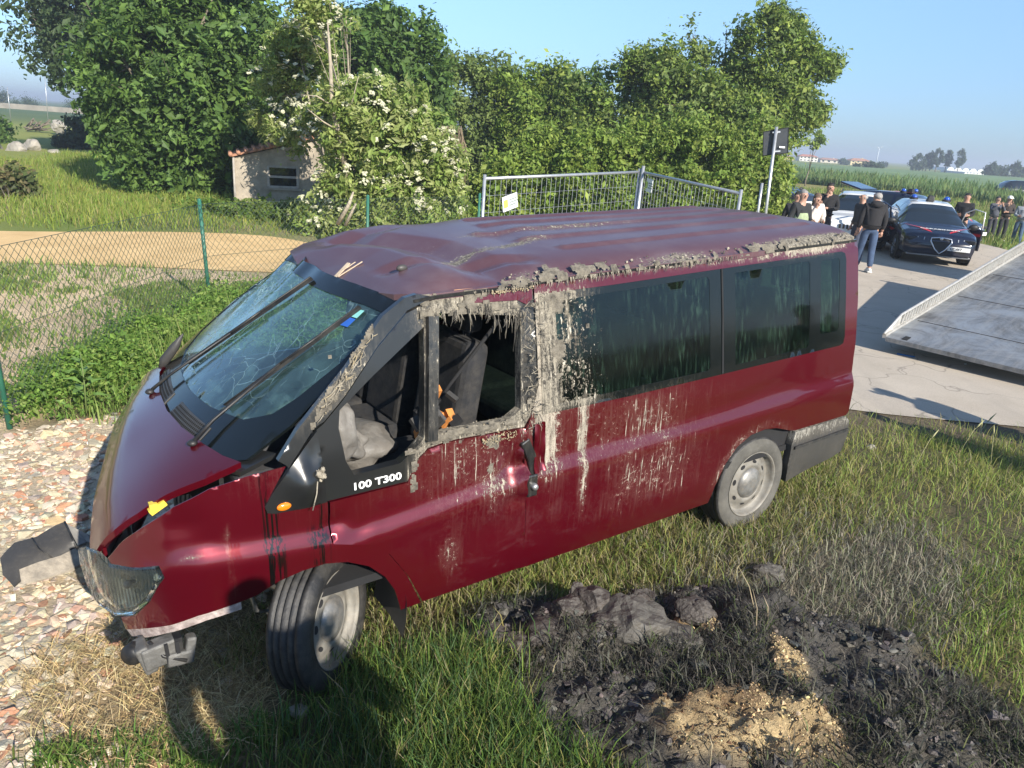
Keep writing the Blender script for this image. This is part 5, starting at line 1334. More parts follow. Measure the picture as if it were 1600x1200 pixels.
tree('broadleaf_tree', 'big airy tree with a spreading branch to the right above the sign', 'tree', gpt(1120, 320) * np.array([1.0, 1.0, 0]), px_blobs([(1030, 115, 46), (1075, 95, 44), (1110, 120, 48), (1010, 160, 48), (1085, 165, 66), (1150, 170, 66), (1160, 100, 34), (1190, 50, 34), (1225, 70, 34), (1185, 105, 44), (1240, 110, 34), (1275, 108, 22), (1292, 98, 12), (1215, 150, 44), (1255, 165, 28), (1275, 178, 10), (1205, 205, 44), (1050, 215, 66), (1130, 230, 70), (1200, 28, 16), (1130, 55, 30), (1075, 60, 22), (1000, 110, 26), (1240, 70, 24), (1262, 135, 14), (1300, 112, 9), (1268, 190, 9), (1284, 160, 8), (1225, 40, 16)], 29), 8800, 7, .19, .135, LG + GG, .17, 1.5, -.22, 24)
# bushes right behind the fence
for i, (L, lab, pal, s) in enumerate((
    ([(735, 300, 34), (765, 275, 36), (740, 330, 34), (790, 310, 38)], 'small bright bush behind the left end of the site fence', LG, 31),
    ([(830, 270, 46), (800, 290, 40), (860, 300, 46), (820, 320, 40), (845, 235, 32)], 'leafy bush behind the sign plate of the first site fence panel', LG + EG[:1], 32),
    ([(905, 265, 46), (940, 290, 48), (890, 300, 42), (925, 240, 34), (905, 325, 40)], 'leafy bush behind the middle of the first site fence panel', LG, 33),
    ([(985, 255, 50), (1020, 285, 50), (970, 300, 44), (1010, 225, 38), (995, 325, 40)], 'tall bright bush behind the joint of the two site fence panels', LG + EG[:1], 34),
    ([(1070, 250, 50), (1100, 285, 50), (1055, 300, 44), (1110, 240, 40), (1075, 325, 40)], 'full green bush behind the second site fence panel', LG, 35),
    ([(1165, 250, 44), (1150, 290, 46), (1190, 285, 36), (1180, 225, 36), (1165, 325, 40), (1205, 310, 24)], 'light green bush growing up to the road sign', LG + EG[:2], 36))):
    tree('bush', lab, 'bush', gpt(L[0][0], 345) * np.array([1.0, 1.0, 0]), px_blobs(L, 22.5 + .5 * (i % 2)), 2300, 7, .14, .115, pal, .07, 1.9, -.22, s, group='bushes behind the site fence', hollow=.6)
# the dead creeper hanging on the elder's right side
_b = MB(); random.seed(4)
for i in range(70):
    u = random.uniform(690, 722); p = dpt(u, random.uniform(195, 215), 18.5); q = dpt(u + random.uniform(-8, 12), random.uniform(255, 300), 18.4); _b.tube([p, (p + q) / 2 + np.array([random.uniform(-.1, .1), -.1, .1]), q], [.008, .01, .004], 4, caps=False)
tag(_b.build('dry_creeper', basic('dry_stems', (.20, .155, .10), .95, var=.4)), 'dry brown creeper stems hanging at the right side of the elder', 'creeper')
# bushes and boulders in the left meadow
tree('bush', 'dark low bush under the tall tree in the left meadow', 'bush', gpt(150, 232), px_blobs([(120, 212, 26), (150, 205, 26), (175, 215, 22), (105, 222, 14)], 45, .8), 900, 7, .2, .2, [(.06, .085, .04), (.075, .10, .045)], .05, 1.2, -.2, 41)
tree('bush', 'dark bush at the very left edge of the meadow', 'bush', gpt(4, 232), px_blobs([(0, 215, 20), (-15, 205, 20)], 44, .8), 400, 7, .2, .2, DG, .05, 1.2, -.2, 42)
tree('bush', 'dry straggly bush low at the left edge behind the mesh fence', 'bush', gpt(18, 330), px_blobs([(10, 300, 34), (-20, 285, 40), (45, 322, 20), (15, 325, 30)], 20, .8), 900, 7, .14, .13, [(.13, .15, .05), (.20, .17, .08), (.09, .12, .04)], .03, 1.8, .0, 43)
M_STONE = basic('pale_boulder', (.30, .275, .235), .95, var=.3, scale=3, bump=.6, bscale=9)
for (u, v, w, h, y, lab) in ((28, 240, 30, 16, 38, 'leftmost pale boulder lying in the meadow grass'), (52, 231, 26, 11, 41, 'long pale boulder in the meadow left of the small stone'), (86, 243, 18, 8, 37, 'small pale stone at the right end of the meadow boulders')):
    p = dpt(u, v, y); k = y / 1178.8
    o = rock_obj('boulder', M_STONE, (w * k * 1.05, w * k * .8, h * k * 1.7), int(u)); o.location = (p[0], p[1], p[2] + .12); tag(o, lab, 'boulder', 'boulders in the left meadow')
_b = MB(); random.seed(9); c = dpt(70, 200, 62)
for i in range(26): a = random.uniform(-.5, .5); _b.tube([(random.uniform(-1.6, .3), random.uniform(-.5, .5), random.uniform(0, .5)), (random.uniform(-.9, .9), random.uniform(-.5, .5), random.uniform(.1, 1.0))], [.06, .03], 5)
o = tag(_b.build('brush_pile', M_BARK, None, loc=(c[0], c[1], c[2] - .3)), 'grey heap of cut branches far out in the meadow', 'brush pile')
o = rock_obj('boulder', M_STONE, (1.1, .9, 1.1), 91, .3); o.location = tuple(dpt(92, 198, 61)); tag(o, 'white stump shaped boulder beside the brush pile', 'boulder')

# weeds along the mesh fence: small leaves and upright stems
def weed_patch(name, pts, n, hgt, size, cols, per=5):
    P = []
    for (x0, y0, x1, y1, wd) in pts:
        q = rng.random(n); P.append(np.c_[x0 + (x1 - x0) * q + rng.normal(0, wd, n), y0 + (y1 - y0) * q + rng.normal(0, wd, n)])
    P = np.concatenate(P); lum = .55 + .45 * np.clip(fbm(P[:, 0], P[:, 1], 4.5, 88), -1, 1)
    z = height(P[:, 0], P[:, 1]) + rng.random(len(P)) ** .7 * hgt * lum + .02
    C = np.c_[P, z]; C = C[~((C[:, 0] < -3.75) & (rng.random(len(C)) < .35))]
    return tag(leaf_mesh(name, C, per, .045, size, cols, M_LEAF, None, .5, .15), kind='stuff')
weed_patch('fence_weeds', [(-4.1, 5.9, -4.0, 9.6, .17), (-3.7, 6.5, -3.3, 9.6, .28), (-3.0, 7.2, -2.2, 9.6, .35)], 5200, .46, .036, [(.15, .27, .05), (.20, .32, .06), (.115, .21, .04), (.25, .34, .08)])
weed_patch('fence_weeds', [(-3.6, 9.9, -2.2, 12.4, .35), (-2.6, 9.0, -.4, 12.0, .5)], 2200, .45, .05, [(.16, .26, .06), (.22, .29, .07), (.12, .20, .045)])
weed_patch('shed_weeds', [(-8.5, 19.6, -4.5, 19.2, .4), (-7.5, 20.2, -5.5, 19.8, .3)], 900, .5, .11, [(.12, .20, .04), (.17, .23, .05)])
strip('weed_grass', 9000, -4.25, -1.6, 5.9, 11.5, lambda x, y: sm(.55, .1, np.abs(x + 3.75 - .32 * (y - 6))) * (x < -1.6), (.15, .5), (.006, .014), [(.18, .28, .06), (.24, .32, .08), (.30, .33, .12)], [3, 3, 1])
# one tall broad-leaved weed standing out of the patch
_r = empty('broadleaf_weed', (-3.62, 5.98, 0), 0, 'tall broad leaved green weed at the edge of the pale rubble', 'weed')
_b = MB()
for k in range(11):
    a = k * 2.4; z = .10 + .035 * k; L = .22 - .010 * k; d = np.array([math.cos(a), math.sin(a), 0]); s = np.array([-d[1], d[0], 0]); p = np.array([0, 0, z])
    V = [p, p + d * L * .4 + s * L * .20 + np.array([0, 0, L * .3]), p + d * L + np.array([0, 0, L * .25]), p + d * L * .4 - s * L * .20 + np.array([0, 0, L * .3]), p + d * L * .45 + np.array([0, 0, L * .22])]
    _b.add(V, [(0, 1, 4), (1, 2, 4), (2, 3, 4), (3, 0, 4)], 0, False)
_b.build('leaves', basic('weed_leaf', (.12, .21, .045), .55, var=.2), _r)
MB().tube([(0, 0, -.02), (.01, 0, .25), (0, .01, .52)], [.008, .006, .003], 6).build('stem', basic('weed_stem', (.13, .18, .05), .7), _r)
# seed heads standing up in the verge on the right
_b = MB(); random.seed(2)
for (u, v) in ((1490, 690), (1512, 672), (1528, 684), (1545, 700), (1420, 720), (1575, 780)):
    p = gpt(u, v + 40); p[2] = height(p[0], p[1]); a = random.uniform(-.05, .12); _b.tube([p, p + np.array([a * .5, .02, .16]), p + np.array([a, .03, .30])], [.002, .002, .002], 4); _b.tube([p + np.array([a, .03, .29]), p + np.array([a * 1.2, .03, .33]), p + np.array([a * 1.5, .03, .38])], [.003, .008, .002], 5)
tag(_b.build('seed_heads', basic('grass_seed', (.35, .34, .17), .8)), kind='stuff')
# ============================================================ cars
M_NAVY = basic('navy_car_paint', (.005, .008, .024), .22, .1, var=.1, coat=1.0)
M_WHITEP = basic('white_car_paint', (.72, .72, .71), .3, var=.05, coat=.8)
M_DKCAR = basic('dark_blue_grey_car_paint', (.014, .018, .026), .25, .1, var=.1, coat=1.0)
M_CARBLK = basic('car_black_plastic', (.014, .014, .015), .55, var=.2)
M_CARGLASS = basic('car_window_glass', (.012, .017, .02), .05, var=.1, coat=1.0, spec=.8)
M_CHROME = basic('bright_metal_trim', (.62, .62, .63), .25, .9, var=.08)
M_TYRE2 = basic('black_tyre', (.018, .018, .019), .8, var=.2)
M_ALLOY = basic('alloy_rim', (.30, .30, .31), .35, .7, var=.1)
M_REDP = basic('red_stripe', (.62, .015, .02), .35, var=.05, coat=.6)
M_BLUEL = basic('blue_beacon', (.015, .075, .42), .15, var=.1, coat=1.0)
M_LAMPW = basic('clear_lamp', (.55, .57, .58), .15, .3, var=.1, coat=1.0)
M_PLATE = basic('number_plate', (.78, .78, .76), .45, var=.04)
M_INK = basic('plate_ink', (.02, .02, .03), .6)
M_REDL = basic('rear_lamp', (.30, .008, .008), .2, coat=1.0)

def car(name, label, loc, heading, spec, paint, roof=None, group=None):
    """lofted car: spec holds stations (x, z_bottom, half_width, z_shoulder, z_top, top_half_width); front at +x"""
    root = empty(name, loc, heading, label, 'car', group)
    S = np.array(spec['st'], float)
    xs = np.unique(np.concatenate([np.linspace(S[0, 0], S[-1, 0], 46), S[:, 0]]))
    st = np.stack([np.interp(xs, S[:, 0], S[:, k]) for k in range(1, 6)], 1)
    for k in range(5):
        a = st[:, k].copy()
        for _ in range(2): a[1:-1] = (a[:-2] + 2 * a[1:-1] + a[2:]) / 4
        st[:, k] = a
    V = []; K = 15
    for x, (zb, w, zs, zt, wt) in zip(xs, st):
        half = [(.78 * w, zb), (.95 * w, zb + .05), (.985 * w, zb + .18), (w, (zb + zs) / 2 + .04), (.985 * w, zs - .06), (.955 * w, zs), (.955 * w * .66 + wt * .34, zs + (zt - zs) * .40), (wt, zs + (zt - zs) * .84)]
        top = [(wt * .84, zt), (wt * .45, zt + .018)]
        ring = half + top + [(0, zt + .024)]
        ring = ring + [(-a, b) for a, b in ring[-2::-1]]
        V += [(x, a, b) for a, b in ring]
    K = len(ring); n = len(xs); top0 = 7
    wsx = spec['ws']; rwx = spec['rw']; pil = spec['pillars']
    groups = {'body': [], 'side_window': [], 'windscreen': [], 'rear_window': [], 'roof': []}
    for i in range(n - 1):
        xm = (xs[i] + xs[i + 1]) / 2
        cab = st[i][3] - st[i][2] > .16 and st[i + 1][3] - st[i + 1][2] > .16
        for j in range(K - 1):
            f = (i * K + j, i * K + j + 1, (i + 1) * K + j + 1, (i + 1) * K + j)
            jj = min(j, K - 2 - j)
            g = 'body'
            if jj in (5, 6) and cab and wsx[1] - .25 > xm > rwx[0] + .12 and not any(abs(xm - p) < .055 for p in pil): g = 'side_window'
            elif jj >= 7 and wsx[1] < xm < wsx[0]: g = 'windscreen' if jj >= 8 or True else 'body'
            elif jj >= 7 and rwx[1] < xm < rwx[0]: g = 'rear_window'
            elif jj >= 7 and rwx[0] <= xm <= wsx[1]: g = 'roof'
            if g == 'side_window': g = ('side_window', j < K // 2, sum(xm < p for p in pil))
            groups.setdefault(g, []).append(f)
    groups['body'].append(tuple(range(K))[::-1]); groups['body'].append(tuple((n - 1) * K + j for j in range(K)))
    V = np.array(V)
    mats = {'body': paint, 'side_window': M_CARGLASS, 'windscreen': M_CARGLASS, 'rear_window': M_CARGLASS, 'roof': roof or paint}
    for g, F in groups.items():
        if not F: continue
        u = sorted({i for f in F for i in f}); mp = {a: b for b, a in enumerate(u)}
        g = g[0] if isinstance(g, tuple) else g
        me = np_mesh(g, V[u], [tuple(mp[i] for i in f) for f in F], smooth=True)
        recalc(link_mesh(g, me, mats[g], root))
    def top_at(x): return float(np.interp(x, xs, st[:, 3])) + .02
    def half_at(x): return float(np.interp(x, xs, st[:, 1]))
    # wheels in dark arches
    r = spec['wr']
    for x in spec['axles']:
        for s in (1, -1):
            w = half_at(x); Rm = np.diag([1., s, 1.]) if s > 0 else np.diag([-1., -1., 1.])
            ab = MB(); ab.lathe([(r * .2, w - .02), (r + .055, w - .005), (r + .075, w - .03)], (x, 0, r), np.diag([1., s * 1., 1.]), 28); recalc(ab.build('wheel_arch', M_CARBLK, root))
            wb = MB(); c = (x, s * (w - .10), r)
            wb.lathe([(r * .64, -.1), (r * .9, -.11), (r, -.08), (r, .09), (r * .92, .115), (r * .66, .11)], c, Rm, 30); wo = wb.build('wheel', M_TYRE2, root)
            rb = MB(); rb.lathe([(r * .66, .108), (r * .60, .06), (r * .2, .075), (.0001, .085)], c, Rm, 20); rim = rb.build('rim', M_ALLOY, wo)
            for q in range(5):
                t = q * 1.2566; sp = MB(); a = np.asarray(c) + Rm @ np.array([.08 * math.cos(t), .095, .08 * math.sin(t)]); b = np.asarray(c) + Rm @ np.array([r * .62 * math.cos(t), .10, r * .62 * math.sin(t)])
                sp.bar(a, b, .055, .03, 0, up=(0, 1, 0)); sp.build('spoke', M_CHROME, wo)
    for s in (1, -1):
        x = spec['mirror']; zs = float(np.interp(x, xs, st[:, 2])); w = half_at(x)
        mb = MB().ball((x, s * (w + .10), zs + .09), (.13, .24, .17), nu=12, nv=8); mb.bar((x + .02, s * (w - .04), zs + .01), (x + .01, s * (w + .04), zs + .06), .05, .03); mb.build('door_mirror', spec.get('mirror_mat', paint), root)
        hb = MB()
        for x in spec['handles']: hb.box((x, s * (half_at(x) * .985 + .012), float(np.interp(x, xs, st[:, 2])) - .08), (.18, .03, .03))
        hb.build('door_handle', spec.get('handle_mat', paint), root) if False else None
        for x in spec['handles']:
            MB().box((x, s * (half_at(x) * .985 + .010), float(np.interp(x, xs, st[:, 2])) - .09), (.18, .03, .03)).build('door_handle', M_CARBLK, root)
        for x in spec['seams']:
            zb = float(np.interp(x, xs, st[:, 0])); zs = float(np.interp(x, xs, st[:, 2])); w = half_at(x)
            MB().bar((x, s * (w * .99 + .002), zb + .16), (x, s * (w * 1.0 + .004), (zb + zs) / 2 + .04), .012, .006, 0, up=(0, 1, 0)).build('door_gap', M_DARK, root)
    return root, top_at, half_at
# station: x, zb, half width, shoulder, top, top half width
SUV = dict(st=[(-2.15, .42, .74, .80, .86, .66), (-2.10, .34, .84, .92, 1.02, .68), (-1.9, .30, .90, .98, 1.30, .62), (-1.55, .26, .92, .99, 1.54, .60), (-1.1, .24, .92, .98, 1.60, .60), (-.3, .24, .92, .96, 1.61, .60), (.25, .24, .92, .95, 1.56, .59), (.60, .24, .92, .94, 1.36, .64), (1.05, .24, .92, .93, 1.06, .74), (1.3, .24, .92, .90, .99, .78), (1.9, .24, .90, .84, .92, .74), (2.16, .26, .84, .76, .80, .66), (2.26, .30, .74, .62, .66, .58)],
           ws=(1.08, .28), rw=(-1.55, -2.02), pillars=(-.25, -1.1), wr=.345, axles=(1.36, -1.28), mirror=.85, handles=(-.05, -.95), seams=(.78, -.25, -1.1), mirror_mat=M_CARBLK)
HATCH = dict(SUV); HATCH['st'] = [(x * .93, zb - .06, w * .95, zs - .10, zt - .14, wt * .94) for x, zb, w, zs, zt, wt in SUV['st']]; HATCH['wr'] = .31; HATCH['axles'] = (1.25, -1.22)
HATCH['ws'] = (1.0, .25); HATCH['rw'] = (-1.45, -1.9)

def carabinieri(label, loc, heading, roof=None):
    root, top, half = car('police_car', label, loc, heading, SUV, M_NAVY, roof or M_WHITEP, 'police cars on the road')
    for s, x in ((1, -.1), (-1, -.1)):
        MB().lathe([(.11, 0), (.11, .06)], (x, s * .42, 1.63), np.array([[1, 0, 0], [0, 0, -1], [0, 1, 0]]) if False else np.array([[1., 0, 0], [0, 0, 1.], [0, 1., 0]]), 14).build('beacon_base', M_CARBLK, root)
        MB().ball((x, s * .42, 1.71), (.165, .165, .15), nu=14, nv=10).build('blue_light', M_BLUEL, root)
    bevel_obj(MB().box((-.05, .0, 1.70), (.22, .20, .17), taper=.65).build('roof_camera', M_CARBLK, root), .02)
    # shield grille, lamps, intake, plate
    pts = [(2.235, .235, .745), (2.225, .0, .775), (2.235, -.235, .745), (2.275, -.245, .66), (2.30, -.12, .45), (2.305, 0, .34), (2.30, .12, .45), (2.275, .245, .66)]
    P = [np.array(p) for p in pts]; g = MB(); g.add([p + np.array([-.012, 0, 0]) for p in P], [tuple(range(8))], 0, False); recalc(g.build('grille', M_CARBLK, root))
    MB().tube([p + np.array([.01, 0, 0]) for p in P], .020, 8, closed=True).build('grille_frame', M_CHROME, root)
    MB().ball((2.25, 0, .74), (.05, .10, .10)).build('badge', M_CHROME, root)
    for s in (1, -1):
        ob = MB(); ob.box((2.12, s * .60, .70), (.16, .46, .10), R=np.array(Matrix.Rotation(-s * .42, 3, 'Z'))); bevel_obj(ob.build('headlight', M_CARBLK, root), .02)
        for k in range(3):
            c = np.array([2.205 - .055 * k - .005 * k * k, s * (.45 + .145 * k), .71]); d = np.array([-.38, s * .92, 0])
            MB().tube([c - d * .06 + np.array([0.012, 0, .045]), c - d * .055 + np.array([.012, 0, -.03]), c + np.array([.012, 0, -.055]), c + d * .05 + np.array([.012, 0, -.03])], .011, 6).build('running_light', M_LAMPW, root)
    bevel_obj(MB().box((2.19, 0, .36), (.12, 1.45, .16)).build('lower_intake', M_CARBLK, root), .03)
    bevel_obj(MB().box((2.15, 0, .27), (.16, 1.5, .05)).build('skid_plate', M_ALLOY, root), .01)
    pl_ = MB().box((2.30, .44, .50), (.015, .52, .115), R=np.array(Matrix.Rotation(-.12, 3, 'Z'))).build('number_plate', M_PLATE, root)
    fr = Matrix(((0, 0, 1, 2.312), (1, 0, 0, .44), (0, 1, 0, .50), (0, 0, 0, 1))) @ Matrix.Rotation(.0, 4, 'X')
    text_mesh('plate_lettering', 'CC 017 MA', .085, M_INK, pl_, Matrix.Translation((.004, 0, 0)) @ fr, .001, 1.0, .002)
    # lettering and red arrows on the bonnet
    sl = math.atan2(top(1.55) - top(1.85), .30)
    def hood_frame(x, y, lift): return Matrix.Translation((x, y, top(x) + lift)) @ Matrix.Rotation(-0 + sl, 4, 'Y') @ Matrix.Rotation(math.pi / 2, 4, 'Z')
    text_mesh('lettering', 'CARABINIERI', .155, M_WHITE, root, hood_frame(1.84, 0, .012), .001, 1.05, .004)
    for s in (1, -1):
        A = [(2.02, s * .22), (1.30, s * .76), (1.72, s * .44), (1.93, s * .60), (1.88, s * .40)]
        A = [(2.04, s * .20), (1.86, s * .44), (1.96, s * .60), (1.82, s * .42), (1.30, s * .80), (1.80, s * .28)]
        m_ = MB(); m_.add([(x, y, top(x) + .006 - .035 * max(0, (abs(y) - .35)) ** 1.2) for x, y in A], [(0, 1, 5), (1, 3, 5), (1, 2, 3), (3, 4, 5)], 0, False); recalc(m_.build('red_arrow', M_REDP, root))
        V = []; w = half(.3)
        stp = [(.95, .80), (-1.7, .80), (-1.7, .74), (.55, .72)]
        MB().add([(x, s * (half(x) * .992 + .006), z) for x, z in stp], [(0, 1, 2, 3)], 0, False).build('red_stripe', M_REDP, root)
        fr = Matrix(((-s * 1.0 if s > 0 else 1.0, 0, 0, -.35), (0, 0, s * 1.0, s * (w + .012)), (0, 1, 0, .58), (0, 0, 0, 1)))
        text_mesh('lettering', 'CARABINIERI', .20, M_WHITE, root, fr, .001, 1.1, .004)
    return root, top, half
def hd(dx, dy): return math.atan2(dy, dx)
pc, ptop, phalf = carabinieri('dark blue carabinieri car in front with white roof and red arrows on its bonnet', (11.35, 22.0, float(height(11.35, 22.0)) + .012), hd(-.27, -.963))
# rear right door of the front car standing open behind the officer
ob = MB(); ob.box((0, 0, .65), (.9, .05, .62)); 
o = bevel_obj(ob.build('open_door', M_NAVY, pc), .02); o.location = (.25, 1.10, 0); o.rotation_euler = (0, 0, math.radians(28))
fr_ = MB().tube([(-.42, 0, .95), (-.30, 0, 1.36), (.0, 0, 1.50), (.38, 0, 1.45), (.42, 0, .95)], .016, 6).build('door_frame', M_WHITEP, o)
o = bevel_obj(MB().box((0, 0, .65), (.9, .05, .62)).build('open_door', M_NAVY, pc), .02); o.location = (.45, -1.25, 0); o.rotation_euler = (0, 0, math.radians(-50))
MB().tube([(-.42, 0, .95), (-.30, 0, 1.36), (.0, 0, 1.50), (.38, 0, 1.45), (.42, 0, .95)], .028, 6).build('door_frame', M_NAVY, o)
text_mesh('lettering', 'CARABINIERI', .17, M_WHITE, o, Matrix(((1, 0, 0, 0), (0, 0, -1, -.028), (0, 1, 0, .58), (0, 0, 0, 1))), .001, .9, .004)
pc2, _t, _h = carabinieri('second carabinieri car behind the first with its tailgate raised', (13.05, 26.6, float(height(13.05, 26.6)) + .012), hd(.62, -.78), M_NAVY)
MB().add([(-.9, -.5, 1.64), (.1, -.15, 1.645), (.1, .15, 1.645), (-.9, .5, 1.64), (-.55, 0, 1.645)], [(0, 1, 4), (1, 2, 4), (2, 3, 4)], 0, False).build('red_roof_arrow', M_REDP, pc2)
tg = bevel_obj(MB().box((-.40, 0, 0), (.85, 1.15, .07)).build('raised_tailgate', M_NAVY, pc2), .03); tg.location = (-1.55, 0, 1.60); tg.rotation_euler = (0, math.radians(14), 0)
wc, wt_, wh_ = car('white_suv', 'white off-road car with slotted grille parked behind the man with hand on chin', (10.35, 24.3, float(height(10.35, 24.3)) + .012), hd(-.42, -.907), SUV, M_WHITEP)
for k in range(7): MB().box((2.24, -.30 + .10 * k, .66), (.10, .055, .13)).build('grille_slot', M_CARBLK, wc)
for s in (1, -1): MB().lathe([(.0001, .03), (.085, .02), (.095, 0)], (2.16, s * .55, .67), np.array([[0, 1., 0], [1., 0, 0], [0, 0, 1.]]), 16).build('headlight', M_LAMPW, wc)
bevel_obj(MB().box((2.19, 0, .36), (.14, 1.5, .14)).build('lower_intake', M_CARBLK, wc), .02); MB().box((2.275, 0, .46), (.015, .5, .11)).build('number_plate', M_PLATE, wc)
for s in (1, -1): MB().tube([(.2, s * .56, 1.60), (-1.3, s * .57, 1.64)], .022, 6).build('roof_rail', M_CARBLK, wc)
dc, _t, _h = car('dark_car', 'dark car half hidden by the bush behind the road sign', tuple(dpt(1205, 313, 38) * np.array([1, 1, 0]) + np.array([0, 0, .012])), hd(.55, -.83), HATCH, M_DKCAR)
for s in (1, -1): MB().box((2.0, s * .6, .58), (.12, .34, .10)).build('headlight', M_LAMPW, dc)
MB().box((2.12, 0, .40), (.02, .5, .11)).build('number_plate', M_PLATE, dc)
p_ = dpt(1601, 312, 57)
dh, _t, _h = car('dark_hatchback', 'dark hatchback parked on the mown strip at the right edge', (p_[0], p_[1], float(height(p_[0], p_[1]))), hd(1, -.12), HATCH, M_DKCAR)
for s in (1, -1): MB().box((-2.0, s * .72, .80), (.08, .2, .16)).build('tail_light', M_REDL, dh)

for c_ in (pc, pc2, wc): c_.scale = (1, 1, .93)
# ------------------------------------------------------------ recovery truck with its bed tilted down
A_ = np.array([5.02, 10.05, .235]); d1 = np.array([3.53, 3.45, .70]); d1 /= np.linalg.norm(d1); d2 = np.array([.70, -.715, -.01]); d2 /= np.linalg.norm(d2); d2 -= d1 * (d1 @ d2); d2 /= np.linalg.norm(d2); d3 = np.cross(d2, d1); d3 = d3 if d3[2] > 0 else -d3
tm = Matrix(((d1[0], d2[0], d3[0], A_[0]), (d1[1], d2[1], d3[1], A_[1]), (d1[2], d2[2], d3[2], A_[2]), (0, 0, 0, 1)))
tow = empty('recovery_truck', mat=tm, label='recovery truck with its worn grey metal bed tilted down to the road', cat='truck')
tb = NT('worn_bed_plate'); v_ = tb.obj()
s1 = tb.n('TexNoise', Vector=tb.n('Mapping', i0=v_, Scale=(.7, 7, 1)).outputs[0], Scale=1.6, Detail=8, Roughness=.7).outputs['Fac']
s2 = tb.noise(v_, 1.4, 7, .7, .8)
c_ = tb.mix(tb.ramp(s2, .38, .66), (.30, .32, .34), (.085, .088, .092)); c_ = tb.mix(tb.math('MULTIPLY', tb.ramp(s1, .45, .7), .7), c_, (.36, .35, .33)); c_ = tb.mix(tb.math('MULTIPLY', tb.ramp(tb.noise(v_, 14, 6, .7), .55, .75), .5), c_, (.05, .05, .05))
b_ = tb.princ(Base__Color=c_, Roughness=tb.mixf(tb.ramp(s2, .4, .6), .38, .62), Metallic=.35); tb.set(b_, 'Normal', tb.bump(tb.math('ADD', s1, tb.noise(v_, 30, 4, .6)), .2, .01))
M_BED = tb.mat; M_RAIL = basic('zinc_rail', (.52, .51, .48), .5, .45, var=.2, scale=12, dirt=.4)
mb = MB().box((3.2, 1.2, -.03), (6.4, 2.4, .06)); mb.build('bed', M_BED, tow)
mb = MB(); 
for x in (.9, 2.4, 4.0): mb.box((x, 1.2, .0035), (.008, 2.36, .003))
mb.build('plate_joint', M_DARK, tow) if False else None
for x in (.95, 2.5, 4.1): MB().box((x, 1.2, .002), (.010, 2.30, .006)).build('plate_joint', M_DARK, tow)
for (x, y) in ((.12, .22), (.12, 2.0), (.75, 1.6)): MB().box((x, y, .004), (.14, .07, .01)).build('lashing_slot', M_DARK, tow)
for y, s in ((-.03, 1), (2.43, -1)):
    b = MB()
    b.bar((.02, y, .0), (6.4, y, .02), .05, .06); b.prism([(.0, y - .02, .03), (.5, y - .02, .17), (6.4, y - .02, .20), (6.4, y - .02, .03)], (0, .012, 0))
    o = b.build('side_rail', M_RAIL, tow)
    cb = MB(); cb.tube([(.0, y, .04), (.5, y, .185), (6.4, y, .215)], .020, 6); cb.build('rail_top', M_RAIL, o)
    for k in range(58):
        x = .55 + .1 * k; MB().bar((x, y + .012 * s, .05), (x + .05, y + .012 * s, .175), .030, .016, 0, up=(0, 1, 0)).build('rail_rib', M_RAIL, o)
bevel_obj(MB().box((6.3, 1.2, .18), (.10, 2.4, .36)).build('headboard', M_RAIL, tow), .02)
bevel_obj(MB().box((5.6, 1.2, .18), (.5, .6, .3)).build('winch', M_CARBLK, tow), .03)
for y in (.7, 1.7): bevel_obj(MB().box((5.6, y, -.28), (7.4, .10, .22)).build('chassis_beam', M_CARBLK, tow), .01)
for x in (5.4, 9.7):
    for y, s in ((.25, -1), (2.15, 1)):
        wb = MB(); wb.lathe([(.22, -.13), (.40, -.14), (.44, -.1), (.44, .1), (.40, .14), (.22, .13), (.0001, .10)], (x, y, -.55 - (.0 if x < 5 else .22)), np.diag([1., float(s), 1.]), 28); recalc(wb.build('wheel', M_TYRE2, tow))
cab = bevel_obj(MB().box((9.6, 1.2, .55), (1.9, 2.2, 1.9), taper=.9).build('cab', basic('truck_paint', (.6, .6, .58), .35, coat=.6), tow), .08, 3)
bevel_obj(MB().box((10.56, 1.2, .85), (.06, 1.8, .7)).build('cab_window', M_CARGLASS, cab), .01)
for y in (.10, 2.30): bevel_obj(MB().box((9.8, y, .85), (.9, .06, .6)).build('cab_window', M_CARGLASS, cab), .01)
bevel_obj(MB().box((.55, -.03, -.11), (.5, .06, .1)).build('ramp_stop', M_CARBLK, tow), .01)
# ============================================================ people
def skin(verts, edges, radii, root=0, sub=2):
    me = bpy.data.meshes.new('tmp'); me.from_pydata([tuple(v) for v in verts], edges, []); ob = bpy.data.objects.new('tmp', me); COL.objects.link(ob)
    md = ob.modifiers.new('s', 'SKIN'); md.use_smooth_shade = True
    for i, r in enumerate(radii):
        me.skin_vertices[0].data[i].radius = (r if isinstance(r, tuple) else (r, r)); me.skin_vertices[0].data[i].use_root = (i == root)
    sd = ob.modifiers.new('u', 'SUBSURF'); sd.levels = sub; sd.render_levels = sub
    bpy.context.view_layer.update()
    out = bpy.data.meshes.new_from_object(ob.evaluated_get(bpy.context.evaluated_depsgraph_get()))
    bpy.data.objects.remove(ob); bpy.data.meshes.remove(me)
    out.polygons.foreach_set('use_smooth', np.ones(len(out.polygons), bool)); out.materials.clear()
    return out
def cloth(name, col, var=.25): return basic(name, col, .9, var=var, scale=7, bump=.35, bscale=22)
M_SKIN = basic('skin', (.42, .24, .17), .6, var=.12, scale=10)
M_SHOE_W = basic('white_shoe', (.62, .62, .60), .7, var=.1); M_SHOE_D = basic('dark_shoe', (.03, .028, .026), .7, var=.2)
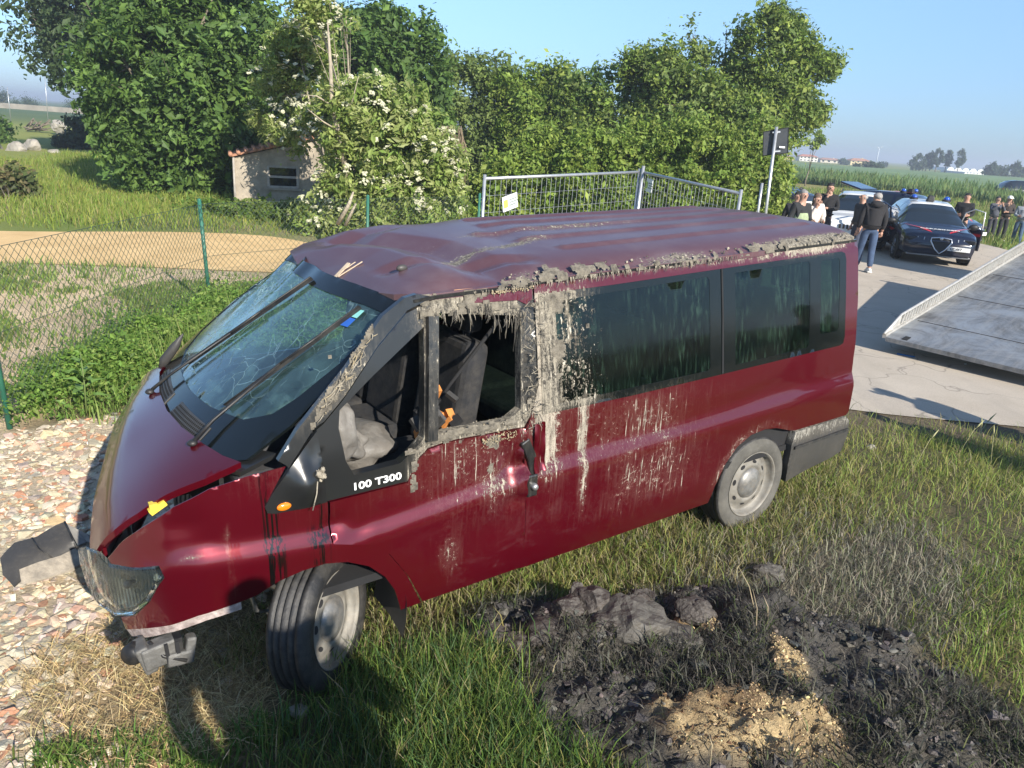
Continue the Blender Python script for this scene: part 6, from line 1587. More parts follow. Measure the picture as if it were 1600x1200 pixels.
def person(label, loc, yaw, H=1.75, top=(.02, .02, .022), legs=(.03, .045, .09), shoes=None, hair=(.03, .022, .016), hairstyle='short', armL='down', armR='down', stride=.0, fat=1.0, head_turn=0.0, hood=False, zip_=None, cap=None, group=None, lean=0.0, extra=None, bald=False, head_pitch=0.0):
    "faces local +Y"
    s = H / 1.75
    root = empty('person', loc, yaw, label, 'person', group)
    def J(x, y, z): return np.array([x * s, (y + lean * max(0, z - .9)) * s, z * s])
    hipL, hipR = J(-.095, 0, .92), J(.095, 0, .92)
    kneeL, kneeR = J(-.10, .03 + stride * .5, .50), J(.10, .03 - stride * .45, .50)
    ankL, ankR = J(-.105, stride, .085), J(.11, -stride * .9, .085 + .03 * min(1, stride * 4))
    shL, shR = J(-.185 * (.9 + .1 * fat), 0, 1.42), J(.185 * (.9 + .1 * fat), 0, 1.42)
    def arm(kind, sx):
        if kind == 'down': return J(.245 * sx * (.85 + .15 * fat), -.03, 1.14), J(.255 * sx, .06, .88)
        if kind == 'fwd': return J(.24 * sx, .04, 1.13), J(.12 * sx, .28, 1.12)
        if kind == 'chin': return J(.22 * sx, .14, 1.14), J(.03 * sx, .17, 1.50)
        if kind == 'fold': return J(.25 * sx, .08, 1.14), J(-.10 * sx, .22, 1.16)
        if kind == 'pocket': return J(.275 * sx, -.08, 1.14), J(.21 * sx, .06, .93)
        if kind == 'phone': return J(.25 * sx, .18, 1.22), J(.07 * sx, .30, 1.46)
        if kind == 'up': return J(.24 * sx, .12, 1.58), J(.10 * sx, .24, 1.86)
        return kind
    eL, hL = arm(armL, -1); eR, hR = arm(armR, 1)
    # one continuous body
    V = [J(0, 0, .98), J(0, .005, 1.15), J(0, .0, 1.36), J(0, -.005, 1.48), J(0, .01, 1.56), J(0, .02, 1.64), J(0, .012, 1.70), hipL, kneeL, ankL, hipR, kneeR, ankR, shL, eL, hL, shR, eR, hR, ankL + J(0, .13, -.045), ankR + J(0, .13, -.045)]
    E = [(0, 1), (1, 2), (2, 3), (3, 4), (4, 5), (5, 6), (0, 7), (7, 8), (8, 9), (0, 10), (10, 11), (11, 12), (2, 13), (13, 14), (14, 15), (2, 16), (16, 17), (17, 18), (9, 19), (12, 20)]
    R = [.13, .12, .13, .060, .074, .094, .078, .085, .058, .040, .085, .058, .040, .06, .042, .028, .06, .042, .028, .035, .035]
    me = skin(V, E, [r * s for r in R]); b = link_mesh('body', me, M_SKIN, root)
    hc = J(0, .015, 1.645)
    # head details: nose, ears, hair
    Rt = np.array(Matrix.Rotation(head_turn, 3, 'Z'))
    f = MB(); f.ball(hc + Rt @ np.array([0, .098 * s, -.012 * s]), (.03 * s, .035 * s, .05 * s)); f.build('nose', M_SKIN, b)
    for q in (-1, 1): MB().ball(hc + Rt @ np.array([q * .084 * s, -.005 * s, -.01 * s]), (.02 * s, .04 * s, .06 * s)).build('ear', M_SKIN, b)
    for q in (-1, 1): MB().ball(hc + Rt @ np.array([q * .033 * s, .082 * s, .012 * s]), (.024 * s, .016 * s, .012 * s), nu=8, nv=5).build('eye', M_DARK, b)
    MB().ball(hc + Rt @ np.array([0, .082 * s, -.052 * s]), (.045 * s, .018 * s, .012 * s), nu=8, nv=5).build('mouth', basic('lips', (.30, .12, .10), .6), b)
    hm = basic('hair', hair, .7, var=.3, scale=40)
    h = MB()
    if bald: h.ball(hc + Rt @ np.array([0, -.022 * s, -.012 * s]), (.182 * s, .185 * s, .15 * s), nu=14, nv=9, wob=.1)
    else: h.ball(hc + Rt @ np.array([0, -.036 * s, .050 * s]), (.178 * s, .178 * s, .135 * s), nu=14, nv=9, wob=.15); h.ball(hc + Rt @ np.array([0, -.05 * s, .0]), (.172 * s, .12 * s, .17 * s), nu=14, nv=9, wob=.12)
    if hairstyle == 'long': h.ball(hc + Rt @ np.array([0, -.05 * s, -.10 * s]), (.21 * s, .15 * s, .32 * s), nu=14, nv=9, wob=.15)
    h.build('hair', hm, b)
    if cap:
        c = MB(); c.ball(hc + np.array([0, -.01 * s, .06 * s]), (.20 * s, .22 * s, .16 * s), nu=14, nv=9); c.box(hc + Rt @ np.array([0, .12 * s, .035 * s]), (.15 * s, .10 * s, .015 * s)); c.build('cap', cloth('cap_cloth', cap), root)
    # trousers and top
    TV = [J(0, -.005, .99), J(0, -.01, .92), hipL, kneeL, ankL + J(0, 0, .01), hipR, kneeR, ankR + J(0, 0, .01)]
    TR = [.145 * fat, .14 * fat, .098, .080, .066, .098, .080, .066]
    link_mesh('trousers', skin(TV, [(0, 1), (1, 2), (2, 3), (3, 4), (1, 5), (5, 6), (6, 7)], [r * s for r in TR], 1), cloth('trouser_cloth', legs), root)
    JV = [J(0, 0, .90), J(0, .0, 1.02), J(0, .01, 1.18), J(0, 0, 1.36), J(0, -.01, 1.455), shL, eL, hL + (eL - hL) * .18, shR, eR, hR + (eR - hR) * .18]
    JR = [(.158 * fat), .168 * fat, .162 * fat, .160, .085, .088, .066, .048, .088, .066, .048]
    jk = link_mesh('jacket', skin(JV, [(0, 1), (1, 2), (2, 3), (3, 4), (3, 5), (5, 6), (6, 7), (3, 8), (8, 9), (9, 10)], [r * s for r in JR], 2), cloth('jacket_cloth', top), root)
    if hood: MB().ball(J(0, -.10, 1.47), (.27 * s, .17 * s, .15 * s), nu=14, nv=9, wob=.2).build('hood', cloth('jacket_cloth', top), jk)
    if zip_: zip_(jk, J, s)
    for hp, ep, sx in ((hL, eL, -1), (hR, eR, 1)):
        d = hp - ep; d = d / np.linalg.norm(d); side = np.cross(d, (0, 1, 0.01)); side /= np.linalg.norm(side); hb = MB(); hb.ball(hp + d * .035 * s, (.07 * s, .05 * s, .085 * s), nu=10, nv=7)
        for q in range(4): p = hp + d * .07 * s + side * (q - 1.5) * .019 * s; L = (.062, .075, .070, .055)[q] * s; hb.tube([p, p + d * L * .55, p + d * L * .9 + np.array([0, .015, 0]) * s], [.0095 * s, .009 * s, .007 * s], 6)
        p = hp + d * .025 * s - side * .035 * s * sx; hb.tube([p, p + d * .035 * s - side * .02 * sx * s, p + d * .062 * s - side * .016 * sx * s], [.011 * s, .010 * s, .008 * s], 6)
        hb.build('hand', M_SKIN, b)
    for a in (ankL, ankR):
        z0 = a[2] - .085 * s; sb = MB(); sb.ball((a[0], a[1] + .045 * s, z0 + .045 * s), (.105 * s, .29 * s, .10 * s), nu=12, nv=8); sb.box((a[0], a[1] + .045 * s, z0 + .012 * s), (.095 * s, .27 * s, .024 * s)); sb.build('shoe', shoes or M_SHOE_D, root)
    if extra: extra(root, J, s, hL, hR)
    return root
def at(x, y, dz=0.0): return (x, y, float(height(x, y)) + dz + (.012 if in_poly(np.array([x]), np.array([y]), ROAD)[0] else 0))
def phone(root, J, s, hL, hR): bevel_obj(MB().box(hR + np.array([-.02, .05, .06]), (.075, .01, .15)).build('phone', M_DARK, root), .004) if False else tag(bevel_obj(MB().box(tuple(Vector(root.matrix_basis @ Vector(hR + np.array([-.03, .06, .05])))), (.08, .012, .15)).build('phone', M_DARK), .004), 'small dark mobile phone held up by ' + root['label'][:60], 'phone')
def collar_light(jk, J, s): MB().tube([J(-.05, .155, 1.42), J(0, .172, 1.2), J(0, .172, .96)], .02 * s, 6).build('lapel', cloth('pale_lapel', (.42, .45, .30)), jk)
person('heavy man in black hooded top and blue jeans seen from behind on the road', at(7.98, 17.8), math.radians(-8), 1.84, (.018, .017, .019), (.045, .075, .14), M_SHOE_W, (.30, .28, .26), armL='down', armR='down', stride=.13, fat=1.22, hood=True, bald=True, head_turn=.5)
person('dark haired man in black sweater with a hand raised to his chin', at(7.92, 20.5), math.radians(172), 1.84, (.012, .012, .014), (.04, .04, .045), None, (.015, .012, .010), armL='fold', armR='chin', fat=1.05)
def green_body(jk, J, s): MB().ball(J(.0, .02, 1.12), (.36 * s, .34 * s, .52 * s), nu=16, nv=10).build('vest', cloth('sage_vest', (.30, .36, .21)), jk)
person('grey haired man in black and sage green jacket standing by the road sign', at(5.95, 16.8), math.radians(205), 1.78, (.02, .022, .024), (.05, .05, .055), None, (.22, .21, .20), armL='fwd', armR='down', zip_=green_body, head_turn=-.3)
person('woman in pale blouse with long brown hair between the men by the sign', at(6.85, 18.4), math.radians(190), 1.62, (.62, .55, .48), (.25, .22, .2), None, (.10, .06, .035), 'long', armL='fwd', armR='chin', fat=.85)
person('woman in white top half hidden behind the woman in the pale blouse', at(7.2, 19.3), math.radians(200), 1.62, (.7, .68, .62), (.1, .12, .18), None, (.12, .08, .05), 'long', armL='fold', armR='down', fat=.85)
person('dark clothed man half hidden behind the man in the sage green jacket', at(6.22, 17.9), math.radians(170), 1.68, (.02, .02, .024), (.03, .03, .04), None, (.03, .025, .02))
person('grey haired man facing left behind the man in the hooded top', at(8.45, 19.6), math.radians(95), 1.70, (.05, .05, .055), (.04, .05, .08), None, (.28, .27, .26), bald=True)
person('officer in black uniform writing beside the open door of the front police car', at(13.25, 23.6), math.radians(150), 1.74, (.010, .011, .014), (.012, .013, .018), None, (.02, .016, .012), armL='fwd', armR='fwd')
person('man in grey shirt and dark trousers with arms raised at the right roadside', at(17.9, 29.8), math.radians(178), 1.66, (.075, .08, .10), (.035, .035, .045), None, (.05, .045, .04), armL='phone', armR='phone')
person('man in dark brown jacket and white cap at the right roadside', at(18.45, 30.0), math.radians(172), 1.70, (.045, .035, .032), (.02, .02, .024), M_SHOE_W, (.1, .08, .06), armL='fold', armR='phone', cap=(.72, .72, .70))
person('man in light grey sweater and blue jeans at the right edge of the roadside group', at(18.2, 28.6), math.radians(150), 1.66, (.26, .28, .31), (.06, .10, .16), M_SHOE_W, (.05, .04, .03), armL='fwd', armR='fwd', stride=.12)
# bystanders just outside the picture whose shadows fall across the grass, the wheel and the road
for (x, y, yw, H, lab, t_, l_) in ((6.05, 5.62, 60, 1.76, 'bystander in a navy jacket outside the right edge, shadow reaching the road', (.02, .03, .06), (.05, .06, .09)), (5.5, 4.78, 50, 1.72, 'bystander in a brown jacket outside the right edge, shadow on the verge', (.10, .07, .04), (.04, .04, .05)),
                                   (1.0, -.22, 20, 1.80, 'onlooker in a grey jacket on the raised bank near the camera', (.12, .12, .13), (.03, .04, .06)), (1.40, -.42, 20, 1.76, 'onlooker in a green jacket on the raised bank near the camera', (.05, .08, .05), (.04, .04, .05))):
    person(lab, at(x, y), math.radians(yw), H, t_, l_, None, (.04, .03, .02), armL='pocket', armR='phone' if x > 1 else 'pocket', group='onlookers standing just outside the picture')
# ============================================================ fences, sign, shed, rubble, mud, far buildings
M_GREENP = basic('green_post_paint', (.025, .13, .085), .5, var=.15, coat=.2)
M_GREENW = basic('green_mesh_wire', (.05, .075, .055), .5, var=.1)
M_GALV = basic('galvanised_steel', (.50, .51, .52), .4, .65, var=.15, scale=14)
FP = [(-4.6, 1.6), (-4.09, 5.68), (-4.06, 9.73), (-2.45, 12.0), (-.83, 14.0)]
fen = empty('mesh_fence', (FP[1][0], FP[1][1], 0), 0, 'low green wire mesh fence with thin green posts along the weeds', 'fence')
fo = np.array([FP[1][0], FP[1][1], 0.])
FH = 1.385
for i, (x, y) in enumerate(FP):
    b = MB(); b.tube([np.array([x, y, -.1]) - fo, np.array([x - (.07 if i < 3 else 0), y, FH + .04]) - fo], .024, 10); b.ball(np.array([x - (.07 if i < 3 else 0), y, FH + .04]) - fo, (.05, .05, .04)); b.build('post', M_GREENP, fen)
b = MB()
FP2 = np.array(FP); seg = np.hypot(*np.diff(FP2, axis=0).T); cum = np.r_[0, np.cumsum(seg)]; LT = cum[-1]
def fpos(s, z):
    s = np.clip(s, 0, LT); return np.array([np.interp(s, cum, FP2[:, 0]) - .0 , np.interp(s, cum, FP2[:, 1]), z]) - fo
pit = .092; s = -FH
while s < LT:
    for sg in (1, -1):
        pts = []
        a, c = (s, s + FH) if sg > 0 else (s + FH, s)
        for q in np.linspace(0, 1, 4):
            ss = a + (c - a) * q
            if 0 <= ss <= LT: pts.append(fpos(ss, .02 + (FH - .02) * q) + np.array([.003 * sg, 0, 0]))
        if len(pts) > 1: b.tube(pts, .0025, 3, caps=False)
    s += pit
tag(b.build('wire_mesh', M_GREENW, fen), kind='stuff')
for z in (.05, .72, FH): MB().tube([fpos(q, z) for q in np.linspace(0, LT, 24)], .0028, 4).build('tension_wire', M_GREENW, fen)

def site_panel(label, A, B, zt, drop, sign_q, sign_z, tilt, txt):
    A = np.array([*A, 0.]); B = np.array([*B, 0.]); L = np.linalg.norm(B - A); d = (B - A) / L; mid = A
    root = empty('site_fence_panel', tuple(A), 0, label, 'fence', 'temporary site fence panels')
    def P(q, z): return d * (L * q) + np.array([0, 0, z])
    z0 = .08
    for q, zz in ((0, zt[0] + .05), (1, zt[1] + .05)): MB().tube([P(q, 0), P(q, zz)], .021, 10).build('frame_tube', M_GALV, root)
    for za, zb in ((z0, z0), (zt[0], zt[1])): MB().tube([P(0, za), P(1, zb)], .021, 10).build('frame_tube', M_GALV, root)
    m = MB(); n = int(L / .105)
    for k in range(1, n): q = k / n; m.tube([P(q, z0), P(q, zt[0] + (zt[1] - zt[0]) * q)], .0028, 4, caps=False)
    for k in range(1, 9): z = k / 9; m.tube([P(0, z0 + (zt[0] - z0) * z), P(1, z0 + (zt[1] - z0) * z)], .0024, 4, caps=False)
    tag(m.build('wire_infill', M_GALV, root), kind='stuff')
    c = P(sign_q, sign_z); nrm = np.array([d[1], -d[0], 0]); nrm = nrm if nrm[1] < 0 else -nrm
    Rm = Matrix(((d[0], 0, nrm[0]), (d[1], 0, nrm[1]), (0, 1, 0))).to_4x4()
    fr = Matrix.Translation(Vector(c + nrm * .03)) @ Rm @ Matrix.Rotation(tilt, 4, 'Z')
    pb = MB().box((0, 0, 0), txt[1] + (.008,)); o = pb.build('sign_plate', basic('white_sign', (.74, .75, .72), .5, var=.06), root); o.data.transform(fr)
    l = MB().box((-.09, 0, .006), (.08, .10, .004)); l2 = l.build('sign_mark', basic('lime_mark', (.42, .55, .10), .5), o); l2.data.transform(fr)
    for k in range(3): g = MB().box((.05 + .02 * (k % 2), .035 - .035 * k, .006), (.15, .018, .004)); g = g.build('sign_print', basic('grey_print', (.28, .32, .30), .6), o); g.data.transform(fr)
    for q in (0.0, 1.0): bevel_obj(MB().box(P(q, .06), (.62, .24, .13)).build('concrete_foot', basic('concrete', (.32, .31, .29), .95, var=.2, bump=.4), root), .02)
    return root
site_panel('wide site fence panel with a crooked white sign plate, in front of the bushes', (-.52, 9.6), (1.78, 12.55), (1.95, 2.06), 0, .13, 1.66, .22, ('x', (.30, .19)))
site_panel('site fence panel right of the tall joint, its top sloping down to the right', (1.84, 12.55), (2.66, 9.7), (2.06, 1.99), 0, .12, 1.88, -.05, ('x', (.22, .20)))
MB_ = MB().tube([(1.80, 12.52, 0), (1.83, 12.50, 2.16)], .026, 10); tag(MB_.build('clamp_post', M_GALV), 'thick galvanised tube standing at the joint of the two site fence panels', 'post')
b = MB().tube([tuple(gpt(1180, 345) * 0 + dpt(1178, 372, 16)), tuple(dpt(1191, 286, 16))], .028, 10); tag(b.build('leaning_pole', M_GALV), 'short grey pole leaning left of the road sign', 'pole')

# road sign seen from behind
sp = dpt(1195, 345, 17); st_ = dpt(1213.5, 198, 17)
sign = empty('road_sign', (sp[0] - .02, 17, 0), 0, 'square road sign seen from its dark grey back, on a galvanised pole', 'road sign')
so = np.array([sp[0] - .02, 17, 0.]); dv = (st_ - sp) / np.linalg.norm(st_ - sp); bt = sp - dv * (sp[2] / dv[2])
so = bt.copy(); sign.location = tuple(bt)
MB().tube([(0, 0, -.1), tuple(st_ - so)], .034, 12).build('pole', M_GALV, sign)
c = (dpt(1193, 204, 17.06) + dpt(1231, 200, 17.0) + dpt(1230, 241, 17.0) + dpt(1192, 242, 17.06)) / 4 - so
Q = [dpt(1193, 206, 17.10) - so, dpt(1232, 199, 17.04) - so, dpt(1231, 239, 17.04) - so, dpt(1192, 243, 17.10) - so]
pn = MB().prism(Q, (0, .025, 0)); pn = recalc(pn.build('sign_panel', basic('grey_sign_back', (.045, .050, .056), .5, .3, var=.15), sign))
rim = MB(); rim.tube(Q, .012, 6, closed=True); rim.build('panel_rim', M_DARK, pn)
qq = dpt(1222, 230, 17.02) - so; MB().box(qq, (.12, .008, .035)).build('sticker', M_WHITE, pn)
for v_ in (207, 237): MB().bar(dpt(1207, v_, 17.03) - so, dpt(1219, v_ - 1, 17.02) - so, .04, .03, 0, up=(0, 0, 1)).build('clamp', M_GALV, sign)

# ------------------------------------------------------------ ruined shed
S0 = dpt(370, 328, 21.0); S0[2] = float(height(S0[0], S0[1])) - .1
shed = empty('shed', tuple(S0), 0, 'small ruined plaster shed with tile edged roof and one dark window', 'shed')
M_PLAS = basic('stained_plaster', (.36, .31, .24), .95, var=.22, scale=2.2, bump=.5, bscale=18, dirt=.75, dirtcol=(.16, .14, .11))
M_TILE = basic('clay_tile', (.40, .20, .12), .9, var=.3, scale=5, bump=.3)
M_SHEDW = basic('shed_wood', (.34, .31, .27), .9, var=.25)
dW = np.array([.93, .36, 0]); dB = np.array([-.36, .93, 0]); WL = 3.6; D = 2.8
def hz(q): return 1.45 + .95 * q / WL
wx0, wx1 = .86, 1.64; wz0, wz1 = .72, 1.26
def front(u, z): return np.asarray(u)[:, None] * dW[None] + np.asarray(z)[:, None] * np.array([0, 0, 1.])
panel('wall', [(0, 0), (WL, 0), (WL, hz(WL)), (0, hz(0))], front, M_PLAS, shed, holes=[[(wx0, wz0), (wx1, wz0), (wx1, wz1), (wx0, wz1)]], res=.25, flange=.2, inward=tuple(dB * .2), out=(0, -1, 0), smooth=False)
m = MB(); m.add([tuple(np.zeros(3)), tuple(dB * D), tuple(dB * D + np.array([0, 0, hz(0)])), (0, 0, hz(0))], [(0, 1, 2, 3)], 0, False); m.add([tuple(dW * WL), tuple(dW * WL + dB * D), tuple(dW * WL + dB * D + np.array([0, 0, hz(WL)])), tuple(dW * WL + np.array([0, 0, hz(WL)]))], [(3, 2, 1, 0)], 0, False)
m.add([tuple(dB * D), tuple(dB * D + dW * WL), tuple(dB * D + dW * WL + np.array([0, 0, hz(WL)])), tuple(dB * D + np.array([0, 0, hz(0)]))], [(3, 2, 1, 0)], 0, False); m.build('wall', M_PLAS, shed)
m = MB(); sl = np.array([dW[0] * 1.0, dW[1] * 1.0, .95 / WL])
V = [(-.10) * sl + np.array([0, 0, hz(0) + .03]) - dB * .12, (WL + .1) * sl + np.array([0, 0, hz(0) + .03]) - dB * .12, (WL + .1) * sl + np.array([0, 0, hz(0) + .03]) + dB * (D + .1), (-.10) * sl + np.array([0, 0, hz(0) + .03]) + dB * (D + .1)]
m.prism(V, (0, 0, .05)); rf = recalc(m.build('roof', M_TILE, shed))
tile = None
for k in range(18):
    q = -.10 + k * .21; p = q * sl + np.array([0, 0, hz(0) + .09]); m = MB(); m.tube([p - dB * .15, p + dB * (D + .08)], .055, 8)
    if tile is None: tile = m.build('tile', M_TILE, rf); tile0 = p
    else: c = tile.copy(); COL.objects.link(c); c.location = Vector(p - tile0)
wf = MB()
ww = lambda u, z, o=.0: u * dW + np.array([0, 0, z]) - dB * o
for a, b_ in (((wx0, wz0), (wx1, wz0)), ((wx0, wz1), (wx1, wz1)), ((wx0, wz0), (wx0, wz1)), ((wx1, wz0), (wx1, wz1)), ((wx0, .99), (wx1, .99))): wf.bar(ww(*a, .01), ww(*b_, .01), .06, .06)
win = wf.build('window', M_SHEDW, shed); MB().bar(ww(wx0 - .08, wz0 - .06, .04), ww(wx1 + .08, wz0 - .06, .04), .09, .05).build('sill', M_PLAS, win)
pn = MB().add([tuple(ww(wx0, wz0, -.15)), tuple(ww(wx1, wz0, -.15)), tuple(ww(wx1, wz1, -.15)), tuple(ww(wx0, wz1, -.15))], [(0, 1, 2, 3)], 0, False).build('pane', M_CARGLASS, win)
MB().tube([ww(-.03, .0, .03), ww(-.03, hz(0), .03)], .03, 8).build('downpipe', M_SHEDW, shed)

# ------------------------------------------------------------ crushed rubble
def _toward(c, m=(.52, .44, .33), k=.20): return tuple(a + (b - a) * k for a, b in zip(c, m))
M_RUB = attr_mat('rubble_chips', .95, bump=.5, bscale=70, spec=.15, var=.18, vscale=25)
RC = [(.56, .475, .345), (.50, .42, .30), (.60, .52, .40), (.45, .375, .275), (.40, .17, .095), (.46, .23, .13), (.50, .33, .20), (.27, .245, .225), (.56, .49, .38)]
RC = [_toward(c) for c in RC]
RW = [4.2, 3.5, 3, 2, 1.3, 1.0, 1.0, .5, 2]
def chip_shapes(k, npt=11):
    out = []
    for i in range(k):
        pts = [Vector((rng.normal() * 1.0, rng.normal() * .75, rng.normal() * .5)) for _ in range(npt)]
        bm = bmesh.new()
        for p in pts: bm.verts.new(p.normalized() * rng.uniform(.75, 1.0))
        bmesh.ops.convex_hull(bm, input=bm.verts); bmesh.ops.triangulate(bm, faces=bm.faces)
        loose = [v for v in bm.verts if not v.link_faces]; bmesh.ops.delete(bm, geom=loose, context='VERTS'); bm.verts.index_update()
        out.append((np.array([v.co[:] for v in bm.verts]), np.array([[v.index for v in f.verts] for f in bm.faces]))); bm.free()
    return out
SH = chip_shapes(14); SH_SMALL = chip_shapes(14, 7)
def scatter_chips(name, P, size, cols, flat=(.35, .7), shapes=None):
    shapes = shapes or SH
    V = []; F = []; C = []; n = 0
    for p, s, c in zip(P, size, cols):
        v, f = shapes[int(rng.integers(len(shapes)))]; a = rng.uniform(0, 6.28); ca, sa = math.cos(a), math.sin(a)
        q = v * np.array([s, s * rng.uniform(.55, .95), s * rng.uniform(*flat)]); q = np.c_[q[:, 0] * ca - q[:, 1] * sa, q[:, 0] * sa + q[:, 1] * ca, q[:, 2] + rng.normal(0, .18) * q[:, 0]]
        V.append(q + p); F.append(f + n); n += len(v); C.append(np.repeat(c[None], len(v), 0))
    return np.concatenate(V), np.concatenate(F), np.concatenate(C)
P = pick(26000, -6.5, -1.0, 1.9, 6.8, lambda x, y: rub_d(x, y) * (1 - .75 * straw_d(x, y)) * np.clip(.35 + 2.2 / y, 0, 1) * (x > -.80 * y - .3))
sz = np.clip(rng.lognormal(-3.65, .42, len(P)), .012, .065); P[:, 2] += sz * .16
V, F, C = scatter_chips('c', P, sz, gcol(len(P), RC, RW))
me = np_mesh('rubble', V, F, smooth=False, attrs={'col': C}); tag(link_mesh('rubble', me, M_RUB), kind='stuff')
P = pick(1500, -5.0, -1.5, 2.3, 6.4, lambda x, y: rub_d(x, y) * (1 - straw_d(x, y)) * (x > -.68 * y)); P = P[:170]
for p in P:
    s = float(np.clip(rng.lognormal(-3.05, .28), .03, .085)); i = int(rng.choice(len(RC), p=np.array(RW) / sum(RW))); red = 4 <= i <= 6
    v, f, c = scatter_chips('c', [np.zeros(3)], [s], gcol(1, [RC[i]], [1]), (.3, .6))
    me = np_mesh('rubble_piece', v, f, smooth=False, attrs={'col': c})
    o = link_mesh('brick_fragment' if red else 'stone_fragment', me, M_RUB, None, loc=(p[0], p[1], p[2] + s * .18))
    cn = ('cream', 'tan', 'whitish', 'light brown', 'dark red', 'brick red', 'orange brown', 'grey', 'off white')[i]
    kn = 'brick' if red else 'stone'; dv = math.hypot(p[0] + 2.5, p[1] - 3.7)
    ps = 'near the broken bumper' if dv < .9 else 'by the weeds at the fence' if p[1] > 5.3 else 'close to the hood of the minibus' if p[0] > -2.75 and p[1] > 3.6 else 'by the straw below the headlight' if p[1] < 3.2 else 'in the open rubble towards the left edge'
    sz_ = 'larger' if s > .055 else 'small'
    tag(o, '%s %s %s fragment %s' % (sz_, cn, kn, ps), 'brick fragment' if red else 'stone', '%s fragments in the rubble' % kn)

# the torn-off bumper lying on the rubble
bo = gpt(70, 868, .06); bump_ = empty('broken_bumper', tuple(bo), 0, 'broken black and mud coated bumper piece lying on the pale rubble', 'bumper')
def bp(u, v, z): return gpt(u, v, .02 + z * .62) - bo
g1 = [[bp(0, 872, .10), bp(4, 895, .05), bp(22, 915, .01)], [bp(22, 848, .17), bp(30, 872, .13), bp(33, 905, .02)], [bp(58, 838, .19), bp(66, 862, .14), bp(72, 882, .06)], [bp(88, 820, .24), bp(98, 848, .17), bp(106, 870, .07)], [bp(101, 815, .25), bp(116, 846, .17), bp(122, 860, .08)]]
V = [p for r in g1 for p in r]; F = [(i * 3 + j, (i + 1) * 3 + j, (i + 1) * 3 + j + 1, i * 3 + j + 1) for i in range(4) for j in range(2)]
def thick(name, V, F, m, d):
    mm = MB(); n = len(V); mm.add(list(V) + [np.asarray(p) + np.asarray(d) for p in V], [f for f in F] + [tuple(i + n for i in f[::-1]) for f in F], 0, False); o = mm.build(name, m, bump_)
    bm = bmesh.new(); bm.from_mesh(o.data); bmesh.ops.subdivide_edges(bm, edges=bm.edges, cuts=1, use_grid_fill=True, smooth=.04, fractal=.10, seed=3); bm.to_mesh(o.data); bm.free(); return o
def setmud(o, v): a = o.data.attributes.get('mud') or o.data.attributes.new('mud', 'FLOAT', 'POINT'); a.data.foreach_set('value', np.full(len(o.data.vertices), v, np.float32)); return o
_o = setmud(thick('bumper_skin', V, F, M_PLASTIC, (0, 0, -.012)), .10); _o.data.polygons.foreach_set('use_smooth', np.ones(len(_o.data.polygons), bool)); _o.data.set_sharp_from_angle(angle=math.radians(38))
rb_ = [bp(62, 838, .20), bp(78, 878, .11)]; setmud(MB().tube([bp(50, 840, .20), bp(62, 858, .17), bp(82, 872, .10)], .004, 6).build('bumper_shadow_line', M_WIPER, bump_), .05); setmud(MB().tube([bp(101, 815, .26), bp(112, 838, .20), bp(121, 858, .11)], .006, 6).build('bumper_shadow_line', M_WIPER, bump_), -.1)  # thin dark tubes drawn in place of shadow lines across the bumper
g2 = [[bp(30, 890, .13), bp(34, 914, .05)], [bp(60, 878, .13), bp(66, 905, .05)], [bp(95, 868, .13), bp(105, 893, .05)], [bp(118, 856, .12), bp(128, 880, .05)], [bp(137, 842, .11), bp(142, 866, .05)]]
V = [p for r in g2 for p in r]; F = [(i * 2, (i + 1) * 2, (i + 1) * 2 + 1, i * 2 + 1) for i in range(4)]
thick('bumper_insert', V, F, basic('mud_coated_plastic', (.37, .32, .25), .9, var=.2, scale=8, bump=.4, bscale=40, dirt=.6, dirtcol=(.05, .05, .05)), (.005, .03, -.02))
g3 = [[bp(104, 818, .22), bp(122, 852, .14)], [bp(120, 826, .19), bp(136, 846, .12)], [bp(138, 835, .16), bp(142, 848, .12)]]
V = [p for r in g3 for p in r]; F = [(i * 2, (i + 1) * 2, (i + 1) * 2 + 1, i * 2 + 1) for i in range(2)]
thick('bumper_end', V, F, basic('grey_dust_plastic', (.24, .23, .21), .8, var=.25, scale=10, dirt=.5), (0, .01, -.012))

# ------------------------------------------------------------ mud clods, soaked debris, sawdust
random.seed(21)
for i, (u, v, w, h, lab) in enumerate(((975, 992, 72, 50, 'largest smooth grey clod of mud in the middle of the mud ridge'), (1040, 1010, 66, 26, 'flat split clod of mud right of the largest clod'), (895, 960, 22, 30, 'small pointed clod standing at the top of the mud ridge'), (770, 1000, 48, 28, 'low rounded clod at the left end of the mud ridge'), (920, 975, 46, 26, 'brownish clod just left of the largest clod'), (850, 1005, 60, 24, 'long dark clod in the left half of the mud ridge'), (1195, 905, 34, 20, 'dark clod with a pale spot up the slope behind the mud'), (805, 1015, 34, 20, 'small dark clod between the left end clod and the long clod'), (1080, 985, 40, 20, 'low dark clod at the right end of the mud ridge'), (945, 1010, 40, 18, 'wedge shaped clod in front of the largest clod'), (1000, 950, 30, 16, 'small clod behind the largest clod'), (880, 985, 36, 22, 'reddish brown clod under the pointed clod'))):
    p = gpt(u, v + h * .3, .06); k = np.hypot(p[0], p[1] + 1.2) / 1178.8 * 1.15
    bm_ = basic('clod_mud', (.085, .077, .065) if i in (0, 1, 6) else (.062, .052, .044), .6, var=.35, scale=10, bump=.7, bscale=26)
    o = rock_obj('mud_clod', bm_, (w * k * 1.2, w * k * .95, h * k * 1.45), 30 + i, .22, 6, 4); o.location = (p[0], p[1], float(height(p[0], p[1])) + h * k * .15); tag(o, lab, 'mud clod', 'clods on the mud ridge')
